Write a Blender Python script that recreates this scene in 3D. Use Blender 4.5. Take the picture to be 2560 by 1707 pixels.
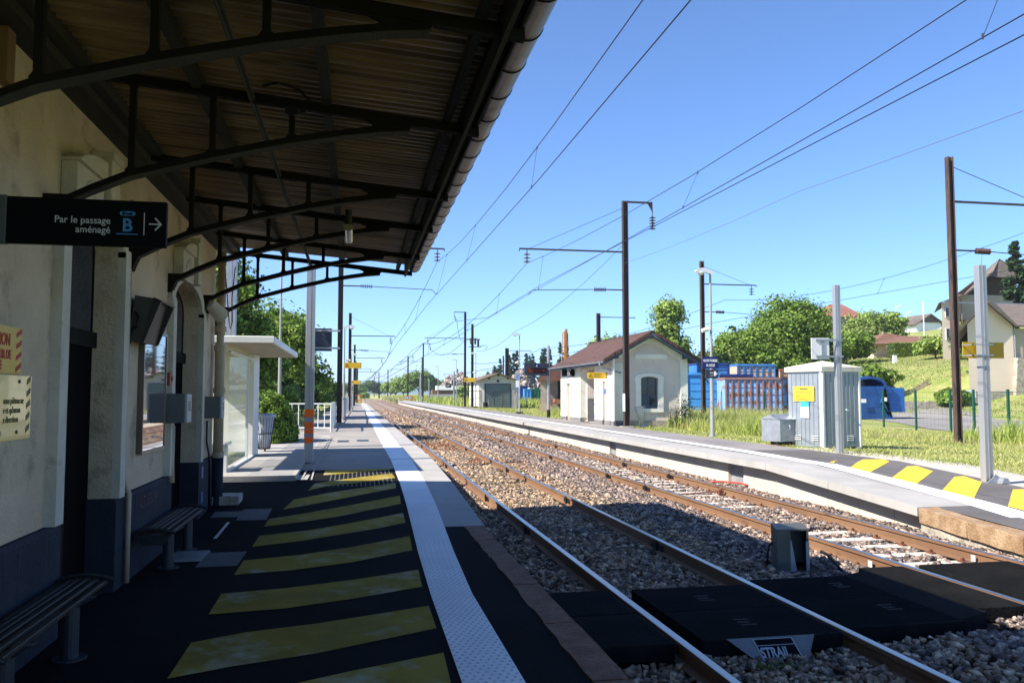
import bpy, bmesh, math, random
import numpy as np
from mathutils import Vector, Matrix
R = math.radians
for o in list(bpy.data.objects): bpy.data.objects.remove(o)
SC = bpy.context.scene
COL = SC.collection
# ------------------------------------------------------------ camera, sky, sun, exposure
cd = bpy.data.cameras.new('camera'); cam = bpy.data.objects.new('camera', cd); COL.objects.link(cam)
cd.sensor_width = 36.0; cd.lens = 29.0; cd.clip_start = 0.05; cd.clip_end = 20000
cam.location = (0, 0, 2.0)
cam.rotation_euler = (R(90 + 3.62), 0, R(-10.7))
SC.camera = cam
SUNV = Vector((-1.1, -0.27, 1.0)).normalized()
W = bpy.data.worlds.new('World'); SC.world = W; W.use_nodes = True
nt = W.node_tree; nt.nodes.clear()
sky = nt.nodes.new('ShaderNodeTexSky'); sky.sky_type = 'NISHITA'; sky.sun_disc = False
sky.sun_elevation = math.asin(SUNV.z); sky.sun_rotation = math.atan2(SUNV.x, SUNV.y)
sky.altitude = 2600; sky.air_density = 1.0; sky.dust_density = 0.0; sky.ozone_density = 9.0
bg = nt.nodes.new('ShaderNodeBackground'); bg.inputs['Strength'].default_value = 0.115
wo = nt.nodes.new('ShaderNodeOutputWorld')
nt.links.new(sky.outputs[0], bg.inputs[0]); nt.links.new(bg.outputs[0], wo.inputs[0])
sl = bpy.data.lights.new('sun', 'SUN'); sl.energy = 5.0; sl.angle = R(0.5); sl.color = (1.0, 0.93, 0.82)
so = bpy.data.objects.new('sun', sl); COL.objects.link(so); so.location = (-40, -10, 40)
so.rotation_euler = SUNV.to_track_quat('Z', 'Y').to_euler()
SC.view_settings.view_transform = 'Standard'; SC.view_settings.look = 'None'
SC.view_settings.exposure = 1.22; SC.view_settings.gamma = 1.0
SC.render.engine = 'CYCLES'
SC.cycles.max_bounces = 6; SC.cycles.diffuse_bounces = 3; SC.cycles.transparent_max_bounces = 8

# ------------------------------------------------------------ helpers
def tag(o, label=None, cat=None, group=None, kind=None):
    if label: o['label'] = label
    if cat: o['category'] = cat
    if group: o['group'] = group
    if kind: o['kind'] = kind
    return o
def thing(name, loc, label, cat, group=None, rz=0):
    o = bpy.data.objects.new(name, None); COL.objects.link(o)
    o.location = loc; o.rotation_euler = (0, 0, rz); o.empty_display_size = 0.2
    return tag(o, label, cat, group)
def finish(name, me, parent, origin, mats, smooth=False):
    for m in (mats if isinstance(mats, (list, tuple)) else [mats]): me.materials.append(m)
    if smooth: me.polygons.foreach_set('use_smooth', [True] * len(me.polygons))
    o = bpy.data.objects.new(name, me); COL.objects.link(o)
    if parent: o.parent = parent
    else: o.location = origin
    return o
def wloc(o):
    v = Vector((0, 0, 0))
    while o is not None: v += o.location; o = o.parent
    return v
class MB:
    def __init__(s): s.v = []; s.f = []; s.m = []; s.p = []
    def add(s, vs, fs, m=0):
        n = len(s.v); s.v += [tuple(v) for v in vs]
        for f in fs: s.f.append([i + n for i in f]); s.m.append(m)
        s.p.append((n, len(s.v), len(s.f)-len(fs), len(s.f)))
    def box(s, x0, x1, y0, y1, z0, z1, m=0):
        s.add([(x0,y0,z0),(x1,y0,z0),(x1,y1,z0),(x0,y1,z0),(x0,y0,z1),(x1,y0,z1),(x1,y1,z1),(x0,y1,z1)],
              [(0,3,2,1),(4,5,6,7),(0,1,5,4),(1,2,6,5),(2,3,7,6),(3,0,4,7)], m); return s
    def prism(s, pts, ax, a, b, m=0):
        n = len(pts)
        def P(p, t): return (t, p[0], p[1]) if ax == 'x' else ((p[0], t, p[1]) if ax == 'y' else (p[0], p[1], t))
        s.add([P(p, a) for p in pts] + [P(p, b) for p in pts],
              [list(range(n)), list(range(n, 2*n))] + [(i, (i+1) % n, n + (i+1) % n, n + i) for i in range(n)], m); return s
    def cyl(s, p, q, r, n=8, r2=None, m=0, cap=True):
        p = Vector(p); q = Vector(q); r2 = r if r2 is None else r2
        d = (q - p).normalized(); u = d.orthogonal().normalized(); w = d.cross(u)
        vs = []
        for c, rr in ((p, r), (q, r2)):
            for i in range(n):
                a = 2*math.pi*i/n; vs.append(c + (u*math.cos(a) + w*math.sin(a))*rr)
        fs = [(i, (i+1) % n, n + (i+1) % n, n + i) for i in range(n)]
        if cap: fs += [list(range(n)), list(range(n, 2*n))]
        s.add(vs, fs, m); return s
    def tube(s, pts, r, n=6, m=0, closed=False):
        pts = [Vector(p) for p in pts]
        rr = r if isinstance(r, (list, tuple)) else [r]*len(pts)
        vs = []; u = None
        for i, p in enumerate(pts):
            a = pts[max(i-1, 0)]; b = pts[min(i+1, len(pts)-1)]
            d = (b - a).normalized()
            if u is None: u = d.orthogonal().normalized()
            u = (u - d*u.dot(d)).normalized(); w = d.cross(u)
            for k in range(n):
                t = 2*math.pi*k/n; vs.append(p + (u*math.cos(t) + w*math.sin(t))*rr[i])
        fs = []
        for i in range(len(pts)-1):
            for k in range(n): fs.append((i*n+k, i*n+(k+1) % n, (i+1)*n+(k+1) % n, (i+1)*n+k))
        fs += [list(range(n)), list(range((len(pts)-1)*n, len(pts)*n))]
        s.add(vs, fs, m); return s
    def rev(s, c, prof, n=16, m=0, ax='z'):
        # surface of revolution; prof = [(r, h)]
        vs = []
        for r, h in prof:
            for k in range(n):
                t = 2*math.pi*k/n; a, b = r*math.cos(t), r*math.sin(t)
                vs.append((c[0]+a, c[1]+b, c[2]+h) if ax == 'z' else ((c[0]+h, c[1]+a, c[2]+b) if ax == 'x' else (c[0]+a, c[1]+h, c[2]+b)))
        fs = []
        for i in range(len(prof)-1):
            for k in range(n): fs.append((i*n+k, i*n+(k+1) % n, (i+1)*n+(k+1) % n, (i+1)*n+k))
        fs += [list(range(n)), list(range((len(prof)-1)*n, len(prof)*n))]
        s.add(vs, fs, m); return s
    def split(s, name, mats, parent, tol=.004, **k):
        # one part per group of touching pieces
        V = np.array(s.v, float); bb = [(V[a:b].min(0)-tol, V[a:b].max(0)+tol) for a, b, _, _ in s.p]; n = len(bb); g = list(range(n))
        def fd(i):
            while g[i] != i: i = g[i]
            return i
        for i in range(n):
            for j in range(i+1, n):
                if (bb[i][0] <= bb[j][1]).all() and (bb[j][0] <= bb[i][1]).all(): g[fd(i)] = fd(j)
        out = {}
        for i, (a, b, c, d) in enumerate(s.p):
            q = out.setdefault(fd(i), MB()); o = len(q.v); q.v += s.v[a:b]; q.f += [[x-a+o for x in f] for f in s.f[c:d]]; q.m += s.m[c:d]
        return [q.build(name, mats, parent, **k) for q in out.values()]
    def build(s, name, mats, parent=None, smooth=False, origin=None, recalc=True, bevel=0, fn=None):
        A = np.array(s.v, float)
        if fn is not None: A = np.array([fn(*v) for v in A])
        if parent is not None: og = np.array(wloc(parent))
        elif origin is not None: og = np.array(origin, float)
        else:
            lo, hi = A.min(0), A.max(0); og = np.array([(lo[0]+hi[0])/2, (lo[1]+hi[1])/2, lo[2]])
        me = bpy.data.meshes.new(name)
        me.from_pydata((A - og).tolist(), [], s.f)
        me.polygons.foreach_set('material_index', s.m)
        if recalc or bevel:
            bm = bmesh.new(); bm.from_mesh(me)
            if bevel:
                bm.faces.ensure_lookup_table()
                bmesh.ops.bevel(bm, geom=list(bm.edges), offset=bevel, segments=1, affect='EDGES', clamp_overlap=True)
            bmesh.ops.recalc_face_normals(bm, faces=bm.faces); bm.to_mesh(me); bm.free()
        return finish(name, me, parent, og, mats, smooth)
def npmesh(name, V, F, mats, parent=None, origin=(0, 0, 0), smooth=False):
    V = np.asarray(V, np.float32); F = np.asarray(F, np.int32)
    og = np.array(wloc(parent)) if parent is not None else np.array(origin, float)
    me = bpy.data.meshes.new(name)
    me.vertices.add(len(V)); me.vertices.foreach_set('co', (V - og).astype(np.float32).ravel())
    k = F.shape[1]
    me.loops.add(F.size); me.loops.foreach_set('vertex_index', F.ravel())
    me.polygons.add(len(F)); me.polygons.foreach_set('loop_start', np.arange(0, F.size, k, dtype=np.int32))
    me.update(calc_edges=True)
    return finish(name, me, parent, og, mats, smooth)
def copy_tree(o, parent=None):
    c = o.copy(); COL.objects.link(c)
    if parent: c.parent = parent
    for ch in list(o.children): copy_tree(ch, c)
    return c
def text(s, size, mat, parent, pos, face='-y', align='LEFT', name='lettering', depth=0.004, sx=1.0, bold=0.0, tilt=None):
    cu = bpy.data.curves.new('t', 'FONT'); cu.body = s; cu.size = size; cu.align_x = align; cu.extrude = depth/2
    cu.offset = bold; cu.resolution_u = 3
    ob = bpy.data.objects.new('t', cu); COL.objects.link(ob)
    dg = bpy.context.evaluated_depsgraph_get(); me = bpy.data.meshes.new_from_object(ob.evaluated_get(dg))
    bpy.data.objects.remove(ob)
    rot = {'-y': Matrix.Rotation(R(90), 4, 'X'), '+x': Matrix.Rotation(R(90), 4, 'Z') @ Matrix.Rotation(R(90), 4, 'X'),
           '-x': Matrix.Rotation(R(-90), 4, 'Z') @ Matrix.Rotation(R(90), 4, 'X'), 'z': Matrix.Identity(4)}[face]
    M = Matrix.Translation(Vector(pos)) @ (tilt if tilt else Matrix.Identity(4)) @ rot @ Matrix.Diagonal((sx, 1, 1, 1))
    if parent: M = Matrix.Translation(-wloc(parent)) @ M
    me.transform(M); me.materials.clear(); me.materials.append(mat)
    for p in me.polygons: p.material_index = 0
    o = bpy.data.objects.new(name, me); COL.objects.link(o); o.parent = parent
    return o

# ------------------------------------------------------------ materials
def _n(nt, t, **k):
    n = nt.nodes.new(t)
    for a, b in k.items(): setattr(n, a, b)
    return n
MATS = {}
def M(name, c1, c2=None, sc=2.0, det=5, lo=.38, hi=.62, rough=.75, metal=0, bump=0, bsc=30, spec=.4,
      st=(1, 1, 1), c3=None, sc3=12, lo3=.55, hi3=.7, island=0, transl=0, emit=None, alpha=1, trans=0, coat=0):
    m = bpy.data.materials.new(name); m.use_nodes = True; nt = m.node_tree; L = nt.links
    b = nt.nodes['Principled BSDF']; b.inputs['Roughness'].default_value = rough; b.inputs['Metallic'].default_value = metal
    b.inputs['Specular IOR Level'].default_value = spec
    b.inputs['Coat Weight'].default_value = coat
    b.inputs['Transmission Weight'].default_value = trans
    b.inputs['Alpha'].default_value = alpha
    tc = _n(nt, 'ShaderNodeTexCoord'); mp = _n(nt, 'ShaderNodeMapping'); mp.inputs['Scale'].default_value = st
    L.new(tc.outputs['Object'], mp.inputs[0])
    col = None
    def rgb(c): 
        n = _n(nt, 'ShaderNodeRGB'); n.outputs[0].default_value = (*c, 1); return n.outputs[0]
    col = rgb(c1)
    def mixn(scale, lo, hi, a, c, d=det):
        no = _n(nt, 'ShaderNodeTexNoise'); no.inputs['Scale'].default_value = scale; no.inputs['Detail'].default_value = d
        no.inputs['Roughness'].default_value = .62
        L.new(mp.outputs[0], no.inputs['Vector'])
        r = _n(nt, 'ShaderNodeMapRange'); r.inputs[1].default_value = lo; r.inputs[2].default_value = hi
        L.new(no.outputs[0], r.inputs[0])
        x = _n(nt, 'ShaderNodeMix', data_type='RGBA'); L.new(r.outputs[0], x.inputs[0]); L.new(a, x.inputs[6]); L.new(c, x.inputs[7])
        return x.outputs[2]
    if c2: col = mixn(sc, lo, hi, col, rgb(c2))
    if c3: col = mixn(sc3, lo3, hi3, col, rgb(c3))
    if island:
        g = _n(nt, 'ShaderNodeNewGeometry'); r = _n(nt, 'ShaderNodeMapRange'); L.new(g.outputs['Random Per Island'], r.inputs[0])
        r.inputs[3].default_value = 1-island; r.inputs[4].default_value = 1+island
        h = _n(nt, 'ShaderNodeHueSaturation'); L.new(r.outputs[0], h.inputs['Value']); L.new(col, h.inputs['Color']); col = h.outputs[0]
    L.new(col, b.inputs['Base Color'])
    if bump:
        no = _n(nt, 'ShaderNodeTexNoise'); no.inputs['Scale'].default_value = bsc; no.inputs['Detail'].default_value = 3
        L.new(mp.outputs[0], no.inputs['Vector'])
        bp = _n(nt, 'ShaderNodeBump'); bp.inputs['Strength'].default_value = min(bump, 1); bp.inputs['Distance'].default_value = 0.02
        L.new(no.outputs[0], bp.inputs['Height']); L.new(bp.outputs[0], b.inputs['Normal'])
    if transl:
        t = _n(nt, 'ShaderNodeBsdfTranslucent'); L.new(col, t.inputs[0]); mx = _n(nt, 'ShaderNodeMixShader'); mx.inputs[0].default_value = transl
        L.new(b.outputs[0], mx.inputs[1]); L.new(t.outputs[0], mx.inputs[2]); L.new(mx.outputs[0], nt.nodes['Material Output'].inputs[0])
    if emit:
        b.inputs['Emission Color'].default_value = (*emit[:3], 1); b.inputs['Emission Strength'].default_value = emit[3]
    MATS[name] = m
    return m
shade_asph = M('shade_darkened_asphalt', (.0075,.0078,.009), (.013,.013,.0145), sc=.8, rough=.95, bump=.35, bsc=140, spec=.05, c3=(.045,.045,.045), sc3=75, lo3=.60, hi3=.70)  # dark asphalt taken nearer black: deep canopy shade is put into the colour
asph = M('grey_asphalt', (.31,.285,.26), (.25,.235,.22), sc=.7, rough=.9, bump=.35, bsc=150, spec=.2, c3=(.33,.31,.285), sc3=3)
asphB = M('dark_grey_asphalt', (.20,.185,.183), (.25,.235,.23), sc=.5, rough=.9, bump=.35, bsc=150, spec=.2, c3=(.17,.16,.16), sc3=3)
roadm = M('road_asphalt', (.27,.25,.24), (.21,.2,.19), sc=.25, rough=.9, bump=.2, bsc=60, spec=.2, c3=(.17,.16,.155), sc3=1.4)
conc = M('pale_concrete', (.37,.355,.34), (.31,.30,.285), sc=1.2, rough=.85, bump=.15, bsc=70, spec=.2, c3=(.26,.25,.235), sc3=4, lo3=.6, hi3=.8)
concw = M('platform_wall_concrete', (.54,.49,.41), (.45,.41,.345), sc=.9, rough=.85, bump=.15, bsc=60, spec=.2, c3=(.42,.37,.29), sc3=3.5, lo3=.6, hi3=.85)
whitep = M('white_tactile', (.80,.81,.82), (.70,.71,.73), sc=1.5, rough=.6, bump=.1, bsc=80, c3=(.55,.56,.58), sc3=9, lo3=.66, hi3=.8)
yelp = M('yellow_paint_worn', (.36,.27,.045), (.25,.19,.035), sc=1.6, det=9, lo=.42, hi=.6, rough=.85, bump=.8, bsc=150, c3=(.44,.42,.30), sc3=2.2, lo3=.52, hi3=.70, spec=.08)
yelB = M('yellow_paint', (.76,.50,.04), (.66,.43,.04), sc=1.2, det=9, rough=.8, bump=.4, bsc=120, c3=(.60,.50,.25), sc3=5, lo3=.62, hi3=.75)
granite = M('red_brown_stone', (.15,.065,.035), (.22,.11,.065), sc=5, rough=.85, bump=.8, bsc=45, c3=(.09,.05,.035), sc3=14)
sand = M('weathered_sandstone', (.24,.145,.075), (.36,.25,.15), sc=4, rough=.9, bump=1, bsc=35, c3=(.24,.15,.08), sc3=9, lo3=.56, hi3=.7)
oldconc = M('old_rough_concrete', (.42,.38,.31), (.28,.25,.21), sc=3, rough=.95, bump=1, bsc=30, c3=(.12,.12,.08), sc3=6)
rust = M('rusty_rail', (.165,.09,.05), (.22,.125,.068), sc=3, rough=.75, bump=.2, bsc=40, metal=.1, st=(1,.25,1), c3=(.12,.06,.035), sc3=6)
shiny = M('worn_rail_steel', (.52,.49,.46), (.40,.36,.32), sc=4, rough=.3, metal=1, st=(1,.1,1))
dsteel = M('dark_painted_steel', (.009,.0085,.007), (.014,.0125,.010), sc=3, rough=.8, bump=.1, spec=.12)
mast_m = M('weathered_dark_mast', (.045,.033,.028), (.075,.05,.04), sc=1.5, rough=.6, metal=.3, st=(3,3,.4), c3=(.14,.06,.035), sc3=4, lo3=.6, hi3=.72)
mast_o = M('old_brown_mast', (.10,.062,.048), (.065,.042,.035), sc=1.5, rough=.7, metal=.2, st=(3,3,.4), c3=(.03,.025,.025), sc3=5, lo3=.5, hi3=.62)
galv = M('galvanised_steel', (.34,.36,.40), (.28,.30,.33), sc=6, rough=.45, metal=.55, c3=(.36,.38,.42), sc3=2)
alu = M('brushed_aluminium', (.37,.38,.40), (.33,.34,.36), sc=2, rough=.38, metal=.5, st=(4,4,.3))
greylamp = M('grey_pole_paint', (.33,.33,.33), (.28,.28,.28), sc=2, rough=.5, metal=.2)
wire_m = M('wire', (.03,.03,.035), rough=.5, metal=.6)
ins_m = M('brown_insulator', (.05,.022,.016), rough=.25, coat=.4)
plaster = M('beige_render', (.60,.485,.35), (.50,.40,.285), sc=1.6, det=10, rough=.9, bump=.6, bsc=38, c3=(.27,.21,.145), sc3=2.6, lo3=.54, hi3=.72)
trimm = M('cream_stone_trim', (.60,.56,.48), (.50,.46,.39), sc=2, det=7, rough=.85, bump=.3, bsc=45, c3=(.28,.25,.19), sc3=5, lo3=.58, hi3=.75)
plinthm = M('slate_blue_plinth', (.020,.024,.038), (.030,.035,.050), sc=2, rough=.8, spec=.15, bump=.4, bsc=30, c3=(.02,.025,.04), sc3=5)
black = M('black', (.006,.006,.007), rough=.5)
pitch = M('dark_door', (.002,.002,.003), (.004,.004,.005), sc=2, rough=.8, spec=.05)
transom = M('dark_blue_glass', (.012,.02,.045), rough=.06, spec=.6)
white = M('white_paint', (.8,.8,.8), rough=.5)
offw = M('offwhite_metal', (.66,.68,.67), (.6,.62,.61), sc=2, rough=.4)
signblk = M('black_sign', (.003,.003,.004), rough=.6, spec=.08)
navy = M('navy_sign', (.004,.010,.105), rough=.35)
slate = M('slate_grey_sign', (.03,.04,.058), rough=.5, spec=.2)
bluet = M('blue_lettering', (.05,.24,.50), rough=.5)
gyt = M('pale_grey_lettering', (.55,.56,.56), rough=.5)
ysign = M('yellow_sign', (.72,.44,.02), (.66,.40,.02), sc=3, rough=.45)
ysign2 = M('pale_yellow_plastic_sign', (.62,.50,.13), (.56,.44,.09), sc=3, rough=.22, coat=.4)
redt = M('red_lettering', (.42,.03,.01), rough=.6)
brt = M('brown_lettering', (.14,.07,.02), rough=.6)
dtx = M('dark_lettering', (.02,.02,.02), rough=.6)
ormat = M('orange_tape', (.85,.13,.01), (.75,.11,.01), sc=6, rough=.5)
gtape = M('grey_tape', (.22,.23,.27), rough=.4)
benchw = M('bench_slat', (.013,.009,.007), (.022,.015,.012), sc=4, rough=.55, st=(1,.2,1))
rubber = M('black_rubber_panel', (.0065,.007,.008), (.011,.011,.012), sc=2, rough=.9, bump=.5, bsc=30, spec=.06)
corr = M('rusty_corrugated_sheet', (.36,.235,.12), (.15,.095,.05), sc=1.3, det=9, rough=.5, metal=.25, st=(.35,5,1), c3=(.38,.30,.19), sc3=3, lo3=.55, hi3=.7)
zinc = M('zinc_gutter', (.20,.185,.16), (.12,.11,.095), sc=2.5, rough=.42, metal=.5, c3=(.07,.05,.035), sc3=3.5, lo3=.56, hi3=.66)
beampaint = M('grey_blue_timber', (.040,.040,.035), (.055,.054,.046), sc=2, rough=.85, spec=.15, bump=.3, st=(1,.2,1))
glass = M('clear_glass', (.9,.97,.96), rough=.02, alpha=.18, spec=.9)
# ------------------------------------------------------------ profiles of the ground
def lerp(x, xs, ys): return float(np.interp(x, xs, ys))
def zA(y): return lerp(y, [0, 11.3, 15.3, 19.3, 400], [.2, .2, .39, .5, .5])
def zB(y): return lerp(y, [0, 8.0, 11.7, 16.6, 400], [.0, .08, .22, .5, .5])
def sst(t): t = max(0., min(1., t)); return t*t*(3-2*t)
def terrain(x, y):
    # far plain, rising hillside to the right behind the road
    if x < 0:
        h = .45 if y > 14 else .1
        if x > -3.0: return -.6
        return h + 0.02*max(0, -x-12)*.0
    if x < 11.95: return -.6
    g = .42*sst((y-12)/8.0) + .0
    if y < 20: g = lerp(y, [0, 8, 11.7, 16.6, 20], [-.05, .03, .17, .42, .42])
    h = g - .15*sst((x-12.5)/5.0)
    u = x + .35*(y-58)
    rise = lerp(u, [39,42,48,53,55,65,79,95,125,160,300], [0,.25,.9,1.6,2.9,4.7,6.3,7.2,12.5,16.5,20]) * sst((x/max(y,1.)-.42)/.18) * (1-sst((y-300)/200.))
    return h + rise
def patch(mb, xs, ys, zf, dz=0, m=0):
    n = len(mb.v); nx = len(xs)
    for y in ys:
        for x in xs: mb.v.append((x, y, zf(x, y)+dz))
    for j in range(len(ys)-1):
        for i in range(nx-1): mb.f.append([n+j*nx+i, n+j*nx+i+1, n+(j+1)*nx+i+1, n+(j+1)*nx+i]); mb.m.append(m)
def ribbon(mb, pts, zf, dz, m=0):
    # pts: list of (y, x0, x1); top sheet following zf(y)
    for (ya, a0, a1), (yb, b0, b1) in zip(pts[:-1], pts[1:]):
        mb.add([(a0,ya,zf(ya)+dz),(a1,ya,zf(ya)+dz),(b1,yb,zf(yb)+dz),(b0,yb,zf(yb)+dz)], [(0,1,2,3)], m)
grassg = M('meadow_ground', (.18,.24,.06), (.27,.29,.10), sc=.35, det=8, rough=.95, bump=.8, bsc=9, c3=(.36,.31,.15), sc3=1.1, lo3=.50, hi3=.66, spec=.1)
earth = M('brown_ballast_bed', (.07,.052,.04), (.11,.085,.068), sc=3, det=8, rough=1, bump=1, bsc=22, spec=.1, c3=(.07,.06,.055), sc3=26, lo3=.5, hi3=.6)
gravelm = M('white_gravel', (.50,.46,.41), (.36,.33,.29), sc=22, rough=.95, bump=.8, bsc=50, c3=(.62,.6,.56), sc3=40, lo3=.55, hi3=.65)
# one ground sheet to the horizon, finer near the camera
xs = sorted(set([-4000,-1500,-600,-250,-120,-60,-30,-15,-8,-5,-3.3,-3.0,-2.9,0,8,11.5,11.95,12.0,12.6,13.5,15,17.5,20,23,27,31,35] + list(range(38,84,3)) + [90,100,120,150,200,300,500,900,2000,5000]))
ys = sorted(set([-300,-60,-10,0,4,8,11.7,14,16.6,20] + list(range(24,60,4)) + list(range(60,160,8)) + [170,190,210,240,280,340,420,600,1000,2000,4500]))
g = MB(); patch(g, xs, ys, terrain)
tag(g.build('ground', grassg, origin=(0,0,0), smooth=True), kind='structure')
# ballast bed under both tracks
g = MB()
prof = [(1.6,-.42),(1.8,-.30),(2.1,-.20),(2.6,-.185),(4.1,-.185),(4.6,-.17),(5.2,-.15),(5.9,-.16),(6.4,-.19),(7.8,-.19),(8.3,-.17),(8.8,-.2),(9.3,-.26),(12.2,-.35)]
ysb = list(np.arange(2, 40, .5)) + list(np.arange(40, 300, 6.0)) + [340]
rs = random.Random(4)
n = len(prof)
for y in ysb:
    for x, z in prof: g.v.append((x, y, z + rs.uniform(-.012,.012) - (.03 if 6.4<=x<=7.8 else 0)))
for j in range(len(ysb)-1):
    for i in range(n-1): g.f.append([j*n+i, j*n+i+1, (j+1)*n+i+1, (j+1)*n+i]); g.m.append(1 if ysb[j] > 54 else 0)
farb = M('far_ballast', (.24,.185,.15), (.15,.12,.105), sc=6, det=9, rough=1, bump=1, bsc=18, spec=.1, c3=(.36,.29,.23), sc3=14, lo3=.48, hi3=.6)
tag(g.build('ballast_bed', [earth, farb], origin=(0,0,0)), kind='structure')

# ------------------------------------------------------------ stones
def ico():
    t = (1+5**.5)/2
    V = np.array([(-1,t,0),(1,t,0),(-1,-t,0),(1,-t,0),(0,-1,t),(0,1,t),(0,-1,-t),(0,1,-t),(t,0,-1),(t,0,1),(-t,0,-1),(-t,0,1)], float)
    V /= np.linalg.norm(V[0])
    F = np.array([(0,11,5),(0,5,1),(0,1,7),(0,7,10),(0,10,11),(1,5,9),(5,11,4),(11,10,2),(10,7,6),(7,1,8),(3,9,4),(3,4,2),(3,2,6),(3,6,8),(3,8,9),(4,9,5),(2,4,11),(6,2,10),(8,6,7),(9,8,1)])
    return V, F
CV = np.array([(x,y,z) for x in (-1,1) for y in (-1,1) for z in (-1,1)], float)*.72
CF = np.array([(0,1,3),(0,3,2),(4,6,7),(4,7,5),(0,4,5),(0,5,1),(2,3,7),(2,7,6),(0,2,6),(0,6,4),(1,5,7),(1,7,3)])
def rocks(name, P, size, mats, seed, flat=.75, label=None):
    rg = np.random.default_rng(seed); V0, F0 = CV, CF; n = len(P)
    s = size * rg.uniform(.55, 1.25, n)
    J = V0[None]*(1+rg.uniform(-.35,.3,(n,8,1))) + rg.uniform(-.3,.3,(n,8,3))
    J *= rg.uniform(.5,1.35,(n,1,3))
    q = rg.normal(size=(n,4)); q /= np.linalg.norm(q,axis=1,keepdims=True)
    w,x,y,z = q.T
    Rm = np.stack([1-2*(y*y+z*z),2*(x*y-z*w),2*(x*z+y*w),2*(x*y+z*w),1-2*(x*x+z*z),2*(y*z-x*w),2*(x*z-y*w),2*(y*z+x*w),1-2*(x*x+y*y)],1).reshape(n,3,3)
    J = np.einsum('nij,nkj->nki', Rm, J) * s[:,None,None]; J[:,:,2] *= flat
    V = (J + P[:,None,:]).reshape(-1,3)
    F = (F0[None] + (np.arange(n)*8)[:,None,None]).reshape(-1,3)
    o = npmesh(name, V, F, mats)
    return tag(o, label, None, None, 'stuff')
rockA = M('tan_ballast_stone', (.27,.175,.11), (.10,.085,.08), sc=3.2, rough=.85, c3=(.42,.32,.22), sc3=11, lo3=.5, hi3=.58, island=.7, spec=.25)
rockB = M('grey_ballast_stone', (.19,.135,.105), (.075,.07,.078), sc=3.2, rough=.8, c3=(.36,.27,.21), sc3=11, lo3=.5, hi3=.58, island=.7, spec=.25)
rg = np.random.default_rng(7)
def bedz(x): return np.interp(x, [p[0] for p in prof], [p[1] for p in prof])
SLB = np.arange(8.95, 66, .6)     # concrete sleepers of the far track
def scatter(x0, x1, y0, y1, dens, seed):
    rr = np.random.default_rng(seed); n = int((x1-x0)*(y1-y0)*dens)
    x = rr.uniform(x0,x1,n); y = rr.uniform(y0,y1,n); return x, y, rr
def ballast(x0, x1, bands, seed, size):
    PP = []; SS = []
    for (y0, y1, d, k) in bands:
        x, y, rr = scatter(x0, x1, y0, y1, d, seed+int(y0))
        z = bedz(x) + rr.uniform(-.005,.02,len(x)) + .01*np.sin(x*5+y*2.2)
        z = z + .07*((y < 6.95) & (x > 4.2) & (x < 6.3)) + .035*((y < 6.4) & (x > 2.7) & (x < 4.05))
        inb = (x > 6.42) & (x < 7.76)
        dy = np.abs((y - SLB[0] + .3) % .6 - .3)
        cov = ((y > 12.2) & (y < 14.4))
        z = np.where(inb & ~cov, z - .004, z); z = np.where(inb & cov, z + .03, z)
        keep = np.ones(len(x), bool)
        keep &= ~(inb & ~cov & (dy < .15) & (rr.uniform(size=len(x)) < .93) & (y < 66))
        for rx in (2.62, 4.12, 6.34, 7.84): keep &= np.abs(x-rx) > .075
        # rubber crossing panels
        keep &= ~((x > 1.85) & (x < 5.8) & (y > 6.42) & (y < 8.28)); keep &= ~((x > 5.6) & (x < 8.9) & (y > 6.8) & (y < 8.85))
        keep &= ~((x > 5.05) & (x < 5.65) & (y > 9.2) & (y < 9.9))
        PP.append(np.stack([x,y,z],1)[keep]); SS.append(np.full(keep.sum(), k*size))
    return np.concatenate(PP), np.concatenate(SS)
bands = [(3.8, 12, 470, 1.0), (12, 20, 400, 1.05), (20, 32, 230, 1.3), (32, 60, 75, 2.0), (60, 110, 22, 2.6)]
P, S = ballast(1.78, 5.0, bands, 11, .036); rocks('ballast_stones', P, S, rockA, 1, label='tan crushed stones around the nearer track')
P, S = ballast(5.0, 9.25, bands, 31, .038); rocks('ballast_stones', P, S, rockB, 2, label='grey crushed stones around the farther track')

# ------------------------------------------------------------ tracks
RT = [(-.036,0),(-.03,.003),(.03,.003),(.036,0)]
RP = [(-.036,-.001),(-.036,-.035),(-.012,-.048),(-.010,-.135),(-.07,-.155),(-.07,-.168),(.07,-.168),(.07,-.155),(.010,-.135),(.012,-.048),(.036,-.035),(.036,-.001)]
def rail(parent, x, y0, y1, breaks):
    m = MB(); m.prism([(x+a, b) for a, b in RP], 'y', y0, y1, 0); m.prism([(x+a, b) for a, b in RT], 'y', y0, y1, 1)
    o = m.build('rail', [rust, shiny], parent)
    for yb in breaks:
        k = MB(); k.box(x-.05, x+.05, yb-.05, yb+.05, -.165, -.012); k.box(x-.028, x+.028, yb-.22, yb+.22, -.13, -.06)
        k.build('rail_joint', black, o)
def sleeper(parent, x, y, m, conc=True):
    k = MB()
    if conc:
        k.prism([(y-.13,-.36),(y+.13,-.36),(y+.12,-.172),(y-.12,-.172)], 'x', x-1.2, x+1.2, 0)
        for rx in (-.75, .75):
            for sx in (-.11, .11):
                k.box(x+rx+sx-.035, x+rx+sx+.035, y-.06, y+.06, -.171, -.150, 1); k.box(x+rx+sx-.018, x+rx+sx+.018, y-.018, y+.018, -.15, -.115, 1)
    else: k.box(x-1.25, x+1.25, y-.12, y+.12, -.33, -.195, 0)
    return k.build('sleeper', m, parent)
slp = M('concrete_sleeper', (.55,.51,.44), (.46,.42,.36), sc=4, rough=.9, bump=.3, bsc=60, c3=(.36,.30,.24), sc3=8)
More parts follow.
